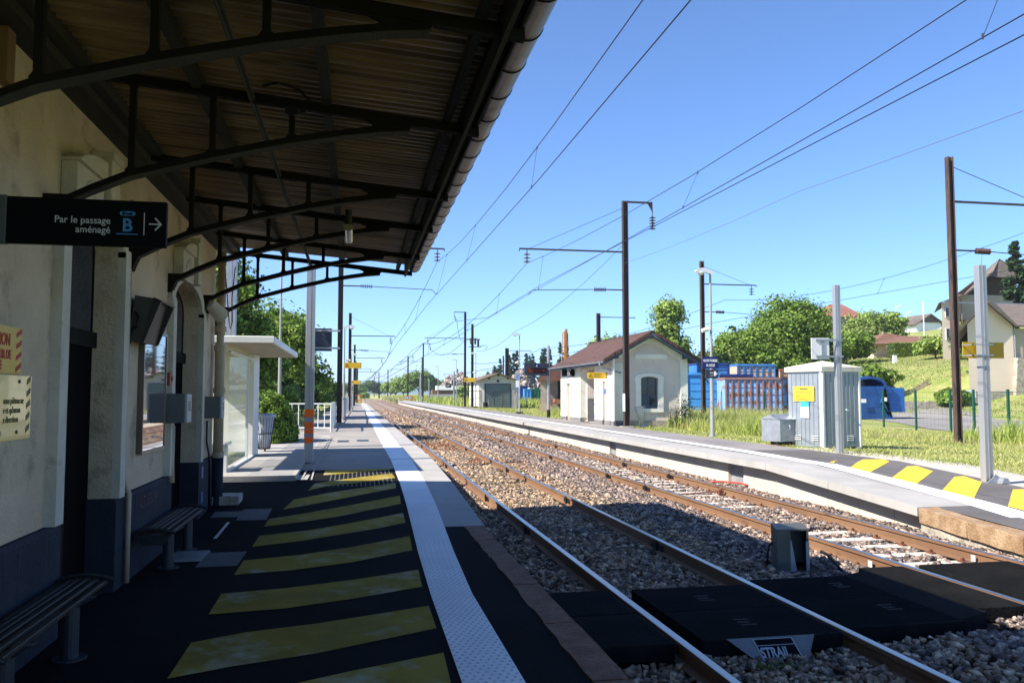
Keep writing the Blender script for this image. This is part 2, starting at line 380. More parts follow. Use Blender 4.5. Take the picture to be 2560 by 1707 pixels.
slw = M('brown_timber_sleeper', (.09,.06,.04), (.13,.09,.06), sc=4, rough=.9, bump=.6, bsc=30)
clipm = M('rusty_clip', (.17,.06,.03), (.10,.04,.025), sc=20, rough=.8)
tA = thing('railway_track', (3.37, 20, -.17), 'nearer railway track beside the shaded platform, tan ballast between its rails', 'railway track')
for x, br in ((2.62, (12.6, 16.5, 24.0, 33, 45)), (4.12, (10.95, 15.9, 22.4, 31, 43))): rail(tA, x, 2.5, 262, br)
for y in np.arange(4.2, 6.5, .62): sleeper(tA, 3.37, y, slw, False)
for y in np.arange(8.6, 12.2, .62): sleeper(tA, 3.37, y, slw, False)
tB = thing('railway_track', (7.09, 20, -.17), 'farther railway track with pale concrete sleepers and rust brown rails', 'railway track')
for x, br in ((6.34, (17.5, 20.3, 26.6, 36, 50)), (7.84, (19.9, 23.5, 32, 47))): rail(tB, x, 3.5, 262, br)
for y in SLB[:96]: sleeper(tB, 7.09, y, [slp, clipm])
for x, y, l in ((6.28, 9.35, 'left'), (7.79, 9.42, 'right')):
    k = MB(); k.box(x-.012, x+.0, y-.035, y+.035, -.135, -.06)
    ob = k.build('rail_tag', offw, tB)
    text('E', .05, dtx, ob, (x-.013, y+.02, -.118), '-x', depth=.001)
# cable lying along the stones
def cable(pts, r, mat, label, name='cable'):
    P = [Vector(p) for p in pts]; out = []
    for i in range(len(P)-1):
        a = P[max(i-1,0)]; b = P[i]; c = P[i+1]; d = P[min(i+2,len(P)-1)]
        for t in np.linspace(0,1,7)[:-1]:
            out.append(.5*((2*b)+(c-a)*t+(2*a-5*b+4*c-d)*t*t+(3*b-a-3*c+d)*t**3))
    out.append(P[-1])
    m = MB(); m.tube(out, r, 6); return tag(m.build(name, mat, smooth=True), label, 'cable')
ropem = M('old_rope_cable', (.20,.12,.06), (.10,.07,.05), sc=6, rough=.8)
redpipe = M('red_hose', (.45,.035,.02), rough=.5)
cable([(4.35,13.1,-.12),(4.7,13.4,-.11),(5.1,13.9,-.10),(5.5,13.6,-.11),(5.75,12.9,-.11),(6.0,12.6,-.12)], .016, ropem, 'brown cable lying on the stones between the two tracks', 'ground_cable')
cable([(8.45,18.9,-.13),(8.6,18.75,-.10),(8.75,18.5,-.10),(8.9,18.2,-.10),(8.98,18.0,-.12)], .022, redpipe, 'red hose lying on the ballast in front of the platform wall', 'red_hose')
# transponder style box bonded beside the rail
def blackjunk(x, y, l):
    m = MB(); m.box(x-.06,x+.06,y-.05,y+.05,-.15,-.06); m.cyl((x,y,-.06),(x+.02,y,-.02),.03,8); m.cyl((x-.05,y,-.08),(x-.9,y+.06,-.135),.014,6); m.cyl((x+.04,y-.02,-.12),(x+.05,y-.1,-.14),.02,6)
    tag(m.build('rail_bond', clipm, bevel=.008), l, 'rail connector')
blackjunk(7.70, 16.7, 'small rusty connector with a cable against the inside of the farthest rail')

# ------------------------------------------------------------ nearer platform
pf = MB(); ysp = [-6,0,4,8,11.3,12.3,13.3,14.3,15.3,16.3,17.4]
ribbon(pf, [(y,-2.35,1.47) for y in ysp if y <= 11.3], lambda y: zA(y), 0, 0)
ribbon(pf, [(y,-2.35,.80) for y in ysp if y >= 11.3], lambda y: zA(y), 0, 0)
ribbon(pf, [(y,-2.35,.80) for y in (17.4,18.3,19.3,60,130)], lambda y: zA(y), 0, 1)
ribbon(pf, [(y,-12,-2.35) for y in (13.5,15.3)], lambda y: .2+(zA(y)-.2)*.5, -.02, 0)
# outer body and concrete slabs
for a, b in zip([11.3,12.9,15.3,17.0,19.3]+list(np.arange(22.3,128,3.0)), [12.9,15.3,17.0,19.3]+list(np.arange(22.3,131,3.0))):
    for i in range(1):
        g0 = .008
        pf.add([(.80,a+g0,zA(a)+.004),(1.75,a+g0,zA(a)+.004),(1.75,b-g0,zA(b)+.004),(.80,b-g0,zA(b)+.004),(.80,a+g0,zA(a)-.14),(1.75,a+g0,zA(a)-.14),(1.75,b-g0,zA(b)-.14),(.80,b-g0,zA(b)-.14)],
               [(0,1,2,3),(0,4,5,1),(1,5,6,2),(2,6,7,3),(3,7,4,0)], 3)
pf.add([(1.68,11.3,-.45),(1.68,130,-.45),(1.68,130,.36),(1.68,19.3,.36),(1.68,11.3,.06)], [(0,1,2,3,4)], 4)
pf.add([(.8,11.3,-.45),(1.75,11.3,-.45),(1.75,11.3,.2),(.8,11.3,.2)], [(0,1,2,3)], 4)
pf.add([(1.60,-6,-.45),(1.60,11.3,-.45),(1.60,11.3,.05),(1.60,-6,.05)], [(0,1,2,3)], 4)
platA = tag(pf.build('platform', [shade_asph, asph, yelp, conc, oldconc], origin=(0,0,0), recalc=False), kind='structure')
# white tactile strip, with studs as real bumps
stripc = [(3.5,.66,1.05),(5,.67,1.06),(7.5,.68,1.05),(9.5,.715,1.12),(11.3,.765,1.20),(13,.79,1.245),(15.5,.805,1.27),(18,.80,1.27),(24,.78,1.255),(40,.785,1.27),(130,.79,1.27)]
st = MB()
for (ya,a0,a1),(yb,b0,b1) in zip(stripc[:-1], stripc[1:]):
    nn = max(1, int((yb-ya)/1.0)) if ya < 24 else 1
    for i in range(nn):
        t0 = i/nn; t1 = (i+1)/nn; y0 = ya+(yb-ya)*t0; y1 = ya+(yb-ya)*t1
        e0, e1 = a0+(b0-a0)*t0, a0+(b0-a0)*t1; r0, r1 = a1+(b1-a1)*t0, a1+(b1-a1)*t1
        st.add([(e0,y0,zA(y0)+.009),(r0,y0,zA(y0)+.009),(r1,y1,zA(y1)+.009),(e1,y1,zA(y1)+.009)], [(0,1,2,3)], 0)
st.build('tactile_strip', whitep, platA, recalc=False)
sv = []; sf = []
for iy in range(int((14.5-3.9)/.062)):
    y = 3.9+iy*.062; x0 = lerp(y,[s[0] for s in stripc],[s[1] for s in stripc]); x1 = lerp(y,[s[0] for s in stripc],[s[2] for s in stripc])
    nx = int((x1-x0-.03)/.048)
    for ix in range(nx):
        x = x0+.03+ix*(x1-x0-.06)/max(1,nx-1) + (.012 if iy % 2 else -.012); z = zA(y)+.009; b = len(sv)
        for r, h in ((.013,0),(.007,.005)):
            for k in range(6): a = k*math.pi/3; sv.append((x+r*math.cos(a), y+r*math.sin(a), z+h))
        for k in range(6): sf.append((b+k,b+(k+1)%6,b+6+(k+1)%6,b+6+k))
        sf.append((b+6,b+7,b+8,b+9)); sf.append((b+9,b+10,b+11,b+6))
studm = M('grey_stud', (.50,.53,.58), rough=.5)
tag(npmesh('tactile_stud', sv, sf, studm, platA), kind='stuff')
HT = {'Q00':[(-.6,16.48),(-.59,17.30),(.19,17.36),(.72,17.39),(.72,17.25)],
'Q0':[(-.78,14.55),(-.70,15.34),(-.2,15.85),(.72,16.6),(.75,15.9),(.02,15.3),(-.48,15.0)],
'Q1':[(-1.05,12.84),(-.95,13.69),(-.4,14.3),(.22,14.8),(.72,15.2),(.71,14.62),(.08,13.98),(-.57,13.31)],
'Q2':[(-1.19,11.65),(-1.18,12.14),(-.66,12.55),(-.04,13.1),(.73,13.83),(.71,13.09),(-.26,12.18),(-.73,11.87)],
'Q3':[(-1.18,10.24),(-1.18,11.0),(-.61,11.3),(-.05,11.71),(.70,12.33),(.70,11.63),(-.04,11.02),(-.64,10.53)],
'Q4':[(-1.17,8.7),(-1.17,9.42),(-.59,9.63),(-.04,9.99),(.69,10.62),(.66,9.68),(-.03,9.1),(-.62,8.82)],
'Q5':[(-1.16,7.2),(-1.17,7.91),(-.63,8.02),(-.03,8.25),(.65,8.6),(.63,7.85),(-.02,7.5),(-.57,7.28)],
'Q6':[(-1.15,5.65),(-1.15,6.42),(-.79,6.62),(-.28,6.76),(.63,7.14),(.63,6.46),(-.24,6.0),(-.78,5.82)],
'Q7':[(-1.15,4.5),(-1.15,5.15),(-.33,5.42),(-.01,5.58),(.32,5.72),(.62,5.85),(.60,5.15),(0,4.8)],
'Q8':[(-1.15,3.2),(-1.15,3.9),(-.4,4.0),(.6,4.4),(.6,3.8),(0,3.4)]}
def cliphalf(P, y, keep_above):
    out = []
    for i in range(len(P)):
        a, b_ = P[i], P[(i+1) % len(P)]; ia = (a[1] >= y) == keep_above; ib = (b_[1] >= y) == keep_above
        if ia: out.append(a)
        if ia != ib: t = (y-a[1])/(b_[1]-a[1]); out.append((a[0]+(b_[0]-a[0])*t, y))
    return out
def drape(mb, P, zf, dz, kinks):
    ks = [-99]+list(kinks)+[999]
    for k0, k1 in zip(ks[:-1], ks[1:]):
        Q = cliphalf(P, k0, True); Q = cliphalf(Q, k1, False) if len(Q) > 2 else Q
        if len(Q) > 2: mb.add([(p[0],p[1],zf(min(max(p[1],k0+1e-4),k1-1e-4))+dz) for p in Q], [list(range(len(Q)))])
hm = MB()
for n_, L_ in HT.items(): drape(hm, L_, zA, .0055, (11.3, 15.3, 19.3))
hm.build('yellow_hatching', yelp, platA)
# stud pad with grey ribs across the ramp
tp = MB()
for i in range(34):
    y = 14.95+i*.072
    for k_ in range(15): tp.box(-.46+k_*.08, -.435+k_*.08, y, y+.025, zA(y)+.001, zA(y)+.0048)
tag(tp.build('pad_stud', M('dull_pad_stud',(.22,.22,.19),rough=.7), platA), kind='stuff')
# covers and gratings set into the platform
def flat(name, x0, x1, y0, y1, mat, dz=.005, par=platA):
    m = MB(); m.add([(x0,y0,zA(y0)+dz),(x1,y0,zA(y0)+dz),(x1,y1,zA(y1)+dz),(x0,y1,zA(y1)+dz)], [(0,1,2,3)]); return m.build(name, mat, par, recalc=False)
cov = M('grey_concrete_cover', (.09,.095,.105), (.13,.135,.14), sc=3, rough=.9, bump=.5, c3=(.05,.05,.06), sc3=6)
flat('concrete_cover', -1.62, -1.20, 9.15, 9.95, cov); flat('concrete_cover', -1.62, -1.21, 12.1, 12.95, cov, .006); flat('concrete_cover', -2.0, -1.62, 12.35, 12.8, cov, .006)
flat('white_line', -1.72, -1.68, 10.9, 12.0, gyt, .006)
gr = MB()
for i in range(12): gr.box(-1.98, -1.62, 9.5+i*.045, 9.52+i*.045, .2, .222)
gr.box(-1.99,-1.61,9.49,10.05,.2,.204); gr.build('floor_grating', galv, platA)
for (x0,x1,y0,y1) in ((-.55,-.2,26.3,27.2),(.05,.42,26.6,27.5)): flat('drain_grate', x0,x1,y0,y1, slate, .006)
# stone kerb
ej = random.Random(3)
yk = [3.0,5.1,6.42,7.75,9.1,10.2,11.28]
for a, b in zip(yk[:-1], yk[1:]):
    m = MB(); nseg = 7; top = []; 
    inner = [(1.47+ej.uniform(-.012,.014), a+.012+(b-a-.024)*i/nseg) for i in range(nseg+1)]
    outer = [(1.72+ej.uniform(-.008,.008), a+.012+(b-a-.024)*i/nseg) for i in range(nseg+1)][::-1]
    m.prism(inner+outer, 'z', -.1, .206+ej.uniform(-.004,.004)); m.build('kerb_stone', granite, platA)
# raised slab of the passenger shelter and ramp edges
sh = MB()
sh.box(-2.6,-1.07,15.75,30.5,.2,.505,0)
sh.add([(-1.07,15.75,zA(15.75)+.02),(-.86,15.75,zA(15.75)+.02),(-.86,30.5,.507),(-1.07,30.5,.507)], [(0,1,2,3)], 0)
sh.build('shelter_slab', conc, platA)
wl = MB()
for off, e in ((0,.16),(.2,.35)):
    P = [(-.98+off*.9,15.7),(-.97+off*.7,17.5),(-.93+off*.6,20),(-.88+off*.4,24),(-.85+off*.2,29)]
    for (xa,ya),(xb,yb) in zip(P[:-1],P[1:]): wl.add([(xa,ya,zA(ya)+.02),(xa+.03,ya,zA(ya)+.02),(xb+.03,yb,zA(yb)+.02),(xb,yb,zA(yb)+.02)], [(0,1,2,3)])
wl.build('white_edge_line', conc, platA, recalc=False)
rb = MB()
for i in range(90): rb.box(-1.95,-1.15,16.0+i*.16,16.03+i*.16,.505,.508)
rb.build('slab_groove', greylamp, platA)
cb = MB(); cb.box(-2.15,-1.75,13.35,13.85,.2,.43); tag(cb.build('concrete_block', oldconc, bevel=.01), 'low concrete block on the platform at the foot of the station corner', 'block')

# ------------------------------------------------------------ crossing
def panel(label, x0, x1, y0, y1, sk=0, z=-.002, marks=()):
    t = thing('crossing_panel', ((x0+x1)/2,(y0+y1)/2,-.12), label, 'crossing panel', 'black rubber panels of the foot crossing')
    m = MB(); m.prism([(x0,y0),(x1,y0+sk),(x1,y1+sk),(x0,y1)], 'z', -.13, z); 
    n = int((x1-x0)/.028)
    m.build('slab', rubber, t, bevel=.006)
    g2 = MB()
    for i in range(1,n): 
        x = x0+(x1-x0)*i/n; s0 = sk*i/n; g2.box(x-.004,x+.004,y0+.03+s0,y1-.03+s0,z,z+.004)
    g2.build('ribs', rubber, t)
    for mx, my in marks:
        k = MB(); k.box(mx-.075,mx+.075,my-.085,my-.078,z+.003,z+.007); k.box(mx-.075,mx+.075,my+.078,my+.085,z+.003,z+.007)
        ob = k.split('moulded_mark', cov, t)[0]; text('STRAIL', .05, cov, ob, (mx-.07,my-.02,z+.005), 'z', depth=.002, sx=.75)
panel('outer rubber panel between the platform kerb and the first rail, near half', 1.85, 2.55, 6.42, 7.33)
panel('outer rubber panel between the platform kerb and the first rail, far half', 1.85, 2.55, 7.36, 8.25)
panel('wide rubber panel inside the nearer track, near the steel deflector', 2.80, 4.05, 6.44, 7.33, marks=((3.38,6.88),))
panel('wide rubber panel inside the nearer track, beside the stones', 2.80, 4.05, 7.36, 8.23, marks=((3.38,7.74),))
panel('rubber panel outside the second rail, beside the stones', 4.2, 5.32, 7.5, 8.42, marks=((5.0,8.0),))
panel('rubber panel outside the second rail, nearest the camera', 4.2, 5.32, 6.56, 7.47, marks=((4.95,7.1),))
m = MB(); m.prism([(5.325,6.62),(5.74,6.80),(5.74,8.62),(5.325,8.44)],'z',-.2,-.004); tag(m.build('asphalt_infill', shade_asph), kind='structure')
panel('ribbed rubber panel just outside the third rail, half in sun', 5.72, 6.28, 6.93, 8.75)
panel('ribbed rubber panel between the rails of the farther track, in full sun', 6.52, 7.72, 6.9, 8.78)
panel('ribbed rubber panel beyond the farthest rail, at the right edge', 7.95, 8.7, 6.9, 8.8)
# steel deflector with its plate
df = thing('deflector_plate', (3.4,6.4,-.2), 'sloping steel deflector with a black lettered plate at the crossing edge', 'deflector')
m = MB(); m.add([(3.0,6.43,.0),(3.78,6.43,.0),(3.62,6.27,-.2),(3.27,6.27,-.2),(3.0,6.45,-.004),(3.78,6.45,-.004),(3.62,6.29,-.204),(3.27,6.29,-.204)], [(0,1,2,3),(4,7,6,5),(0,4,5,1),(1,5,6,2),(2,6,7,3),(3,7,4,0)])
bolt = m.cyl((3.6,6.265,-.185),(3.6,6.25,-.195),.012,8)
m.build('steel_wedge', M('dull_wedge_steel',(.16,.17,.18),(.12,.13,.14),sc=5,rough=.5,metal=.3), df)
tm = Matrix.Rotation(R(-51.3+13), 4, 'X')
sv_ = Vector((0,-.16,-.2)); nv = Vector((0,-.2,.16)).normalized()
def dp(u, v, e): return Vector((u, 6.43, 0)) + sv_*v + nv*e
m = MB()
def dq(m, u0, u1, v0, v1, e, sh=0.0, mi=0): m.add([dp(u0+sh*v0,v0,e),dp(u1+sh*v0,v0,e),dp(u1+sh*v1,v1,e),dp(u0+sh*v1,v1,e)], [(0,1,2,3)], mi)
dq(m, 3.22,3.56,.06,.92,.003,.06); m.build('lettered_plate', signblk, df, recalc=False)
m = MB()
for v in (.06,.27,.72,.91): dq(m,3.22,3.56,v-.01,v+.01,.005,.06)
dq(m,3.215,3.225,.06,.92,.005,.06); dq(m,3.555,3.565,.06,.92,.005,.06); m.build('plate_rule', alu, df, recalc=False)
cu = Matrix.Translation(dp(3.265,.66,.005)) ; 
Mt = Matrix(((1,0,0,0),(0,.16/.256,-.2/.256,0),(0,.2/.256,.16/.256,0),(0,0,0,1)))
text('STRAIL', .118, alu, df, dp(3.255,.66,.006), 'z', depth=.003, sx=.70, bold=.003, tilt=Mt)
# trackside steel hood with cables
bx = thing('trackside_box', (5.35,9.6,-.16), 'open fronted steel cable hood standing on the stones between the tracks', 'cable box')
grn = M('drab_grey_metal', (.085,.085,.075), (.11,.11,.10), sc=3, rough=.5, metal=.3)
ca, sa = math.cos(R(20)), math.sin(R(20))
def bl(x, y, z): return (5.06+x*1.2*ca+y*sa, 9.40-x*sa*.2+y*ca, z)
m = MB(); m.box(.0,.02,.0,.50,-.16,.33); m.box(.34,.36,.0,.50,-.16,.33); m.box(-.005,.365,.0,.50,.33,.35); m.box(.0,.36,.48,.50,-.16,.33)
m.box(.02,.34,.24,.26,-.1,.33); m.build('steel_hood', grn, bx, fn=bl)
m = MB(); m.box(.0,.15,-.012,-.002,-.16,.34); m.build('front_panel', grn, bx, fn=bl)
m = MB(); m.prism([(.15,-.16),(.22,-.16),(.16,.22),(.15,.22)],'y',-.014,-.008); m.box(.325,.362,-.02,-.012,-.16,.2); m.box(.0,.2,-.06,.0,-.165,-.155); m.build('galvanised_bracket', galv, bx, fn=bl)
m = MB(); m.tube([(5.62,9.37,.08),(5.70,9.33,.03),(5.78,9.27,-.08),(5.83,9.24,-.17)],.018,8); m.tube([(5.2,9.75,.14),(5.12,9.72,.10),(5.09,9.70,0),(5.08,9.69,-.14)],.014,8); m.build('cable_tail', black, bx, smooth=True)
# ------------------------------------------------------------ station building on the left
WX = -2.2
b = thing('station_building', (WX-3, 6, .2), 'beige rendered station building with slate blue plinth and two arched doorways', 'building')
m = MB()
def arch(yc, hw, zs, rise, n=10): # arc points from right to left at crown
    return [(yc+hw*math.cos(t*math.pi/n), zs+rise*math.sin(t*math.pi/n)) for t in range(n+1)]
D1 = (7.455, .745, 3.32, .22); D2 = (11.37, .90, 3.12, .32)
def wallpoly(ya, yb, d=None):
    if d is None: m.add([(WX,ya,.0),(WX,yb,.0),(WX,yb,5.2),(WX,ya,5.2)], [(0,1,2,3)])
wallpoly(-3, D1[0]-D1[1]); wallpoly(D1[0]+D1[1], D2[0]-D2[1]); wallpoly(D2[0]+D2[1], 13.62)
for d in (D1, D2):
    a = arch(*d); 
    for (y0,z0),(y1,z1) in zip(a[:-1],a[1:]):
        m.add([(WX,y0,z0),(WX,y1,z1),(WX,y1,5.2),(WX,y0,5.2)], [(0,1,2,3)])
        m.add([(WX,y0,z0),(WX,y1,z1),(WX-.2,y1,z1),(WX-.2,y0,z0)], [(0,1,2,3)])
    for s in (-1,1): m.add([(WX,d[0]+s*d[1],.2),(WX,d[0]+s*d[1],d[2]),(WX-.2,d[0]+s*d[1],d[2]),(WX-.2,d[0]+s*d[1],.2)], [(0,1,2,3)])
m.add([(WX,13.62,0),(WX,13.62,5.1),(-9.6,13.62,7.9),(-17,13.62,5.2),(-17,13.62,0)], [(0,1,2,3,4)])
m.add([(WX,-3,0),(WX,-3,5.1),(-9.6,-3,7.9),(-17,-3,5.2),(-17,-3,0)], [(0,1,2,3,4)])
m.add([(-17,-3,0),(-17,-3,5.2),(-17,13.6,5.2),(-17,13.6,0)], [(0,1,2,3)])
m.build('wall', plaster, b, recalc=False)
rooftile = M('brown_roof_tile', (.14,.07,.045), (.2,.1,.065), sc=3, rough=.85, bump=.5)
m = MB(); m.prism([(-1.55,4.75),(-9.6,8.0),(-17.6,4.8),(-17.6,4.95),(-9.6,8.2),(-1.55,4.92)], 'y', -4, 13.72); m.build('roof', rooftile, b)
m = MB()
for ya, yb in ((-3,D1[0]-D1[1]+.03),(D1[0]+D1[1]-.03,D2[0]-D2[1]+.03),(D2[0]+D2[1]-.03,13.66)):
    m.box(WX-.3, WX+.055, ya, yb, 0, 1.0); m.prism([(WX-.3,1.0),(WX+.055,1.0),(WX+.04,1.04),(WX-.3,1.04)],'y',ya,yb)
    m.box(WX, WX+.062, ya, yb, .55, .555)
y = 4.0
while y < 13.5:
    if not any(abs(y-d[0]) < d[1]+.1 for d in (D1,D2)): m.box(WX, WX+.0565, y, y+.012, .56, 1.0)
    y += .97
m.split('plinth', plinthm, b)
# surround of each doorway
for d in (D1, D2):
    m = MB(); w = .17
    for s in (-1, 1):
        y0, y1 = sorted((d[0]+s*d[1], d[0]+s*(d[1]+w))); m.box(WX-.001, WX+.075, y0, y1, 1.04, d[2]); m.box(WX-.001, WX+.066, y0 if s>0 else y0-.03, y1 if s<0 else y1+.03, d[2]-.05, d[2]+.03)
    ai = arch(*d); ao = arch(d[0], d[1]+w, d[2]+.02, d[3]+.16)
    for i in range(len(ai)-1):
        m.prism([ai[i],ai[i+1],ao[i+1],ao[i]], 'x', WX-.001, WX+.05)
        oo = arch(d[0], d[1]+w+.06, d[2]+.02, d[3]+.36)
        o2 = arch(d[0], d[1]*.8, d[2]+.38, d[3]+.3); o3 = arch(d[0], d[1]*.8, d[2]+.32, d[3]+.3)
    m.build('door_surround', trimm, b)
    kz = 3.42; k = MB(); k.prism([(d[0]-.10,kz),(d[0]+.10,kz),(d[0]+.13,kz+.58),(d[0]-.13,kz+.58)], 'x', WX, WX+.17)
    k.box(WX, WX+.19, d[0]-.15, d[0]+.15, kz+.54, kz+.60); k.build('keystone', trimm, b, bevel=.008)
    k = MB(); k.box(WX, WX+.12, d[0]-.82, d[0]-.16, kz-.02, kz+.34); k.prism([(d[0]-.84,kz+.34),(d[0]-.16,kz+.34),(d[0]-.16,kz+.50),(d[0]-.36,kz+.49),(d[0]-.56,kz+.46),(d[0]-.74,kz+.41),(d[0]-.84,kz+.36)], 'x', WX, WX+.15)
    k.prism([(d[0]-.70,kz+.10),(d[0]-.45,kz+.06),(d[0]-.26,kz+.10),(d[0]-.32,kz+.24),(d[0]-.45,kz+.28),(d[0]-.62,kz+.22)], 'x', WX+.12, WX+.135); k.build('carved_corbel', trimm, b, bevel=.010)
    dr = MB(); dr.box(WX-.26, WX-.2, d[0]-d[1], d[0]+d[1], .2, 2.5); o = dr.build('door', pitch, b)
    fr = MB(); fr.box(WX-.2, WX-.16, d[0]-d[1], d[0]+d[1], 2.42, 2.56); fr.box(WX-.2,WX-.17,d[0]-.05,d[0]+.05,.2,2.42); fr.build('door_frame', dsteel, o)
    tr = MB(); tr.box(WX-.25, WX-.21, d[0]-d[1], d[0]+d[1], 2.56, 3.5); tr.build('transom_window', transom, b)
text('ALT. 655.154', .17, M('faded_red_lettering',(.10,.05,.07)), b, (WX+.057, 9.0, .83), '+x', name='altitude_lettering', sx=.82)
# pipes, boxes on the wall
def wp(name, pts, r, mat, label, cat, par=None):
    m = MB(); m.tube(pts, r, 10); o = m.build(name, mat, par or b, smooth=True); return o
pipem = M('cream_drainpipe', (.46,.37,.26), (.38,.30,.21), sc=3, rough=.5)
wp('drainpipe', [(WX+.09,8.46,.22),(WX+.09,8.46,1.05),(WX+.035,8.46,1.2),(WX+.035,8.46,3.2)], .024, pipem, '', '')
wp('drainpipe', [(WX+.06,10.42,.95),(WX+.05,10.42,1.15),(WX+.05,10.42,1.62)], .045, pipem, '', '')
wp('downpipe', [(WX+.12,13.42,.2),(WX+.12,13.42,1.05)], .085, plinthm, '', '')
dpipe = wp('downpipe', [(WX+.12,13.42,1.0),(WX+.12,13.42,2.75),(WX+.12,13.42,2.8),(WX+.12,13.42,4.2)], [.075,.075,.055,.055], pipem, '', '')
m = MB()
for z in (1.06, 2.05, 2.7, 3.0): m.cyl((WX+.12,13.42,z-.04),(WX+.12,13.42,z+.04),.09,12)
m.split('pipe_collar', pipem, dpipe)
wp('cable_conduit', [(WX+.02,12.62,2.05),(WX+.02,12.62,3.3)], .012, offw, '', ''); wp('cable_conduit', [(WX+.03,12.95,1.6),(WX+.03,12.95,1.3),(WX+.07,13.02,1.0),(WX+.07,13.05,.3)], .014, black, '', '')
wp('cable_conduit', [(WX+.02,8.56,1.1),(WX+.02,8.56,3.9)], .012, pipem, '', '')
boxm = M('grey_cabinet_paint', (.13,.145,.15), (.11,.12,.125), sc=3, rough=.5)
def wbox(y0, y1, z0, z1, d, label, nm='electrical_box'):
    t = thing(nm, (WX, (y0+y1)/2, z0), label, 'electrical box')
    m = MB(); m.box(WX+.002, WX+d, y0, y1, z0, z1); m.build('case', boxm, t, bevel=.008)
    m = MB(); m.box(WX+d, WX+d+.03, y0+.004, y1-.004, z0+.004, z1-.004); m.build('lid', M('lid_grey',(.40,.41,.40),rough=.5) if 'lid_grey' not in MATS else MATS['lid_grey'], t, bevel=.006)
    m = MB()
    for i in range(6): m.box(WX+d+.03, WX+d+.034, (y0+y1)/2-.06, (y0+y1)/2+.06, z1-.1-.02*i, z1-.09-.02*i)
    m.build('vent', dtx, t)
wbox(10.18, 10.45, 1.66, 2.0, .24, 'larger grey electrical box on the wall beside the second doorway')
wbox(12.72, 12.98, 1.64, 1.96, .24, 'smaller grey electrical box on the wall between the second doorway and the downpipe')
m = MB(); m.box(WX, WX+.07, 10.2, 10.36, 2.10, 2.25); m.cyl((WX+.07,10.28,2.175),(WX+.085,10.28,2.175),.03,10); tag(m.build('alarm_box', M('dull_red_plastic',(.26,.07,.04),rough=.5), bevel=.006), 'small red alarm box on the wall above the grey electrical box', 'alarm box')
for z in (1.62,):
    pass
m = MB(); m.box(WX+.056,WX+.062,12.42,12.55,.80,.96); m.box(WX+.056,WX+.062,12.42,12.55,.45,.6); m.split('small_blue_plate', M('blue_plate',(.05,.10,.28),rough=.4), b)
# floodlight / loudspeaker at the corner
t = thing('loudspeaker', (WX, 12.9, 3.1), 'cream horn loudspeaker on a bracket near the station corner', 'loudspeaker')
m = MB(); m.box(WX, WX+.03, 12.85, 12.95, 3.2, 3.42); m.tube([(WX,12.9,3.3),(WX+.12,12.9,3.33)], .018, 6); m.build('bracket', dsteel, t)
m = MB(); m.cyl((WX+.05,12.75,3.34),(WX+.20,13.0,3.17),.085,14,.115); m.build('horn', trimm, t, smooth=False)
# information screen housing
t = thing('information_screen', (WX, 8.85, 2.4), 'grey tilted platform information screen on a wall arm above the poster case', 'screen')
hsg = M('screen_housing', (.06,.062,.06), (.05,.05,.05), sc=2, rough=.45)
m = MB(); m.prism([(-2.14,2.96),(-1.965,2.935),(-2.07,2.50),(-2.195,2.525)],'y',8.62,9.2); m.build('housing', hsg, t, bevel=.006)
m = MB(); m.prism([(-1.96,2.935),(-1.90,2.905),(-2.05,2.50),(-2.07,2.50)],'y',8.6,8.63); m.prism([(-1.96,2.935),(-1.90,2.905),(-2.05,2.50),(-2.07,2.50)],'y',9.19,9.22); m.prism([(-1.97,2.95),(-1.89,2.915),(-1.90,2.90),(-1.97,2.93)],'y',8.6,9.22); m.build('hood', M('dark_hood',(.03,.03,.032),rough=.5), t)
m = MB(); m.prism([(-1.962,2.92),(-1.957,2.915),(-2.064,2.51),(-2.068,2.515)],'y',8.64,9.18); m.build('display', black, t)
m = MB(); m.box(WX, -2.1, 8.72, 8.80, 2.76, 2.84); m.tube([(WX+.01,8.66,2.5),(WX+.03,8.60,2.62),(WX+.09,8.59,2.66),(WX+.1,8.6,2.74),(WX+.06,8.62,2.8)], .014, 8); m.build('arm', black, t)
# poster case
t = thing('poster_case', (WX, 9.56, 1.38), 'tall glazed poster case on the wall reflecting the far platform', 'poster case')
m = MB(); y0,y1,z0,z1 = 9.03,10.08,1.38,2.68
m.box(WX,WX+.06,y0,y0+.03,z0,z1); m.box(WX,WX+.06,y1-.03,y1,z0,z1); m.box(WX,WX+.06,y0+.03,y1-.03,z0,z0+.03); m.box(WX,WX+.06,y0+.03,y1-.03,z1-.03,z1)
m.build('frame', M('bronze_frame',(.16,.13,.115),rough=.35,metal=.5), t)
m = MB(); m.box(WX+.02,WX+.05,y0+.03,y1-.03,z0+.03,z1-.03); pg = m.build('glass_panel', M('poster_glass',(.10,.10,.11),(.16,.06,.05),sc=2.5,lo=.5,hi=.6,rough=.015,spec=1.0,coat=1.0), t)
m = MB(); m.box(WX+.086,WX+.088,y0+.12,y1-.12,z0+.1,z1-.5); 
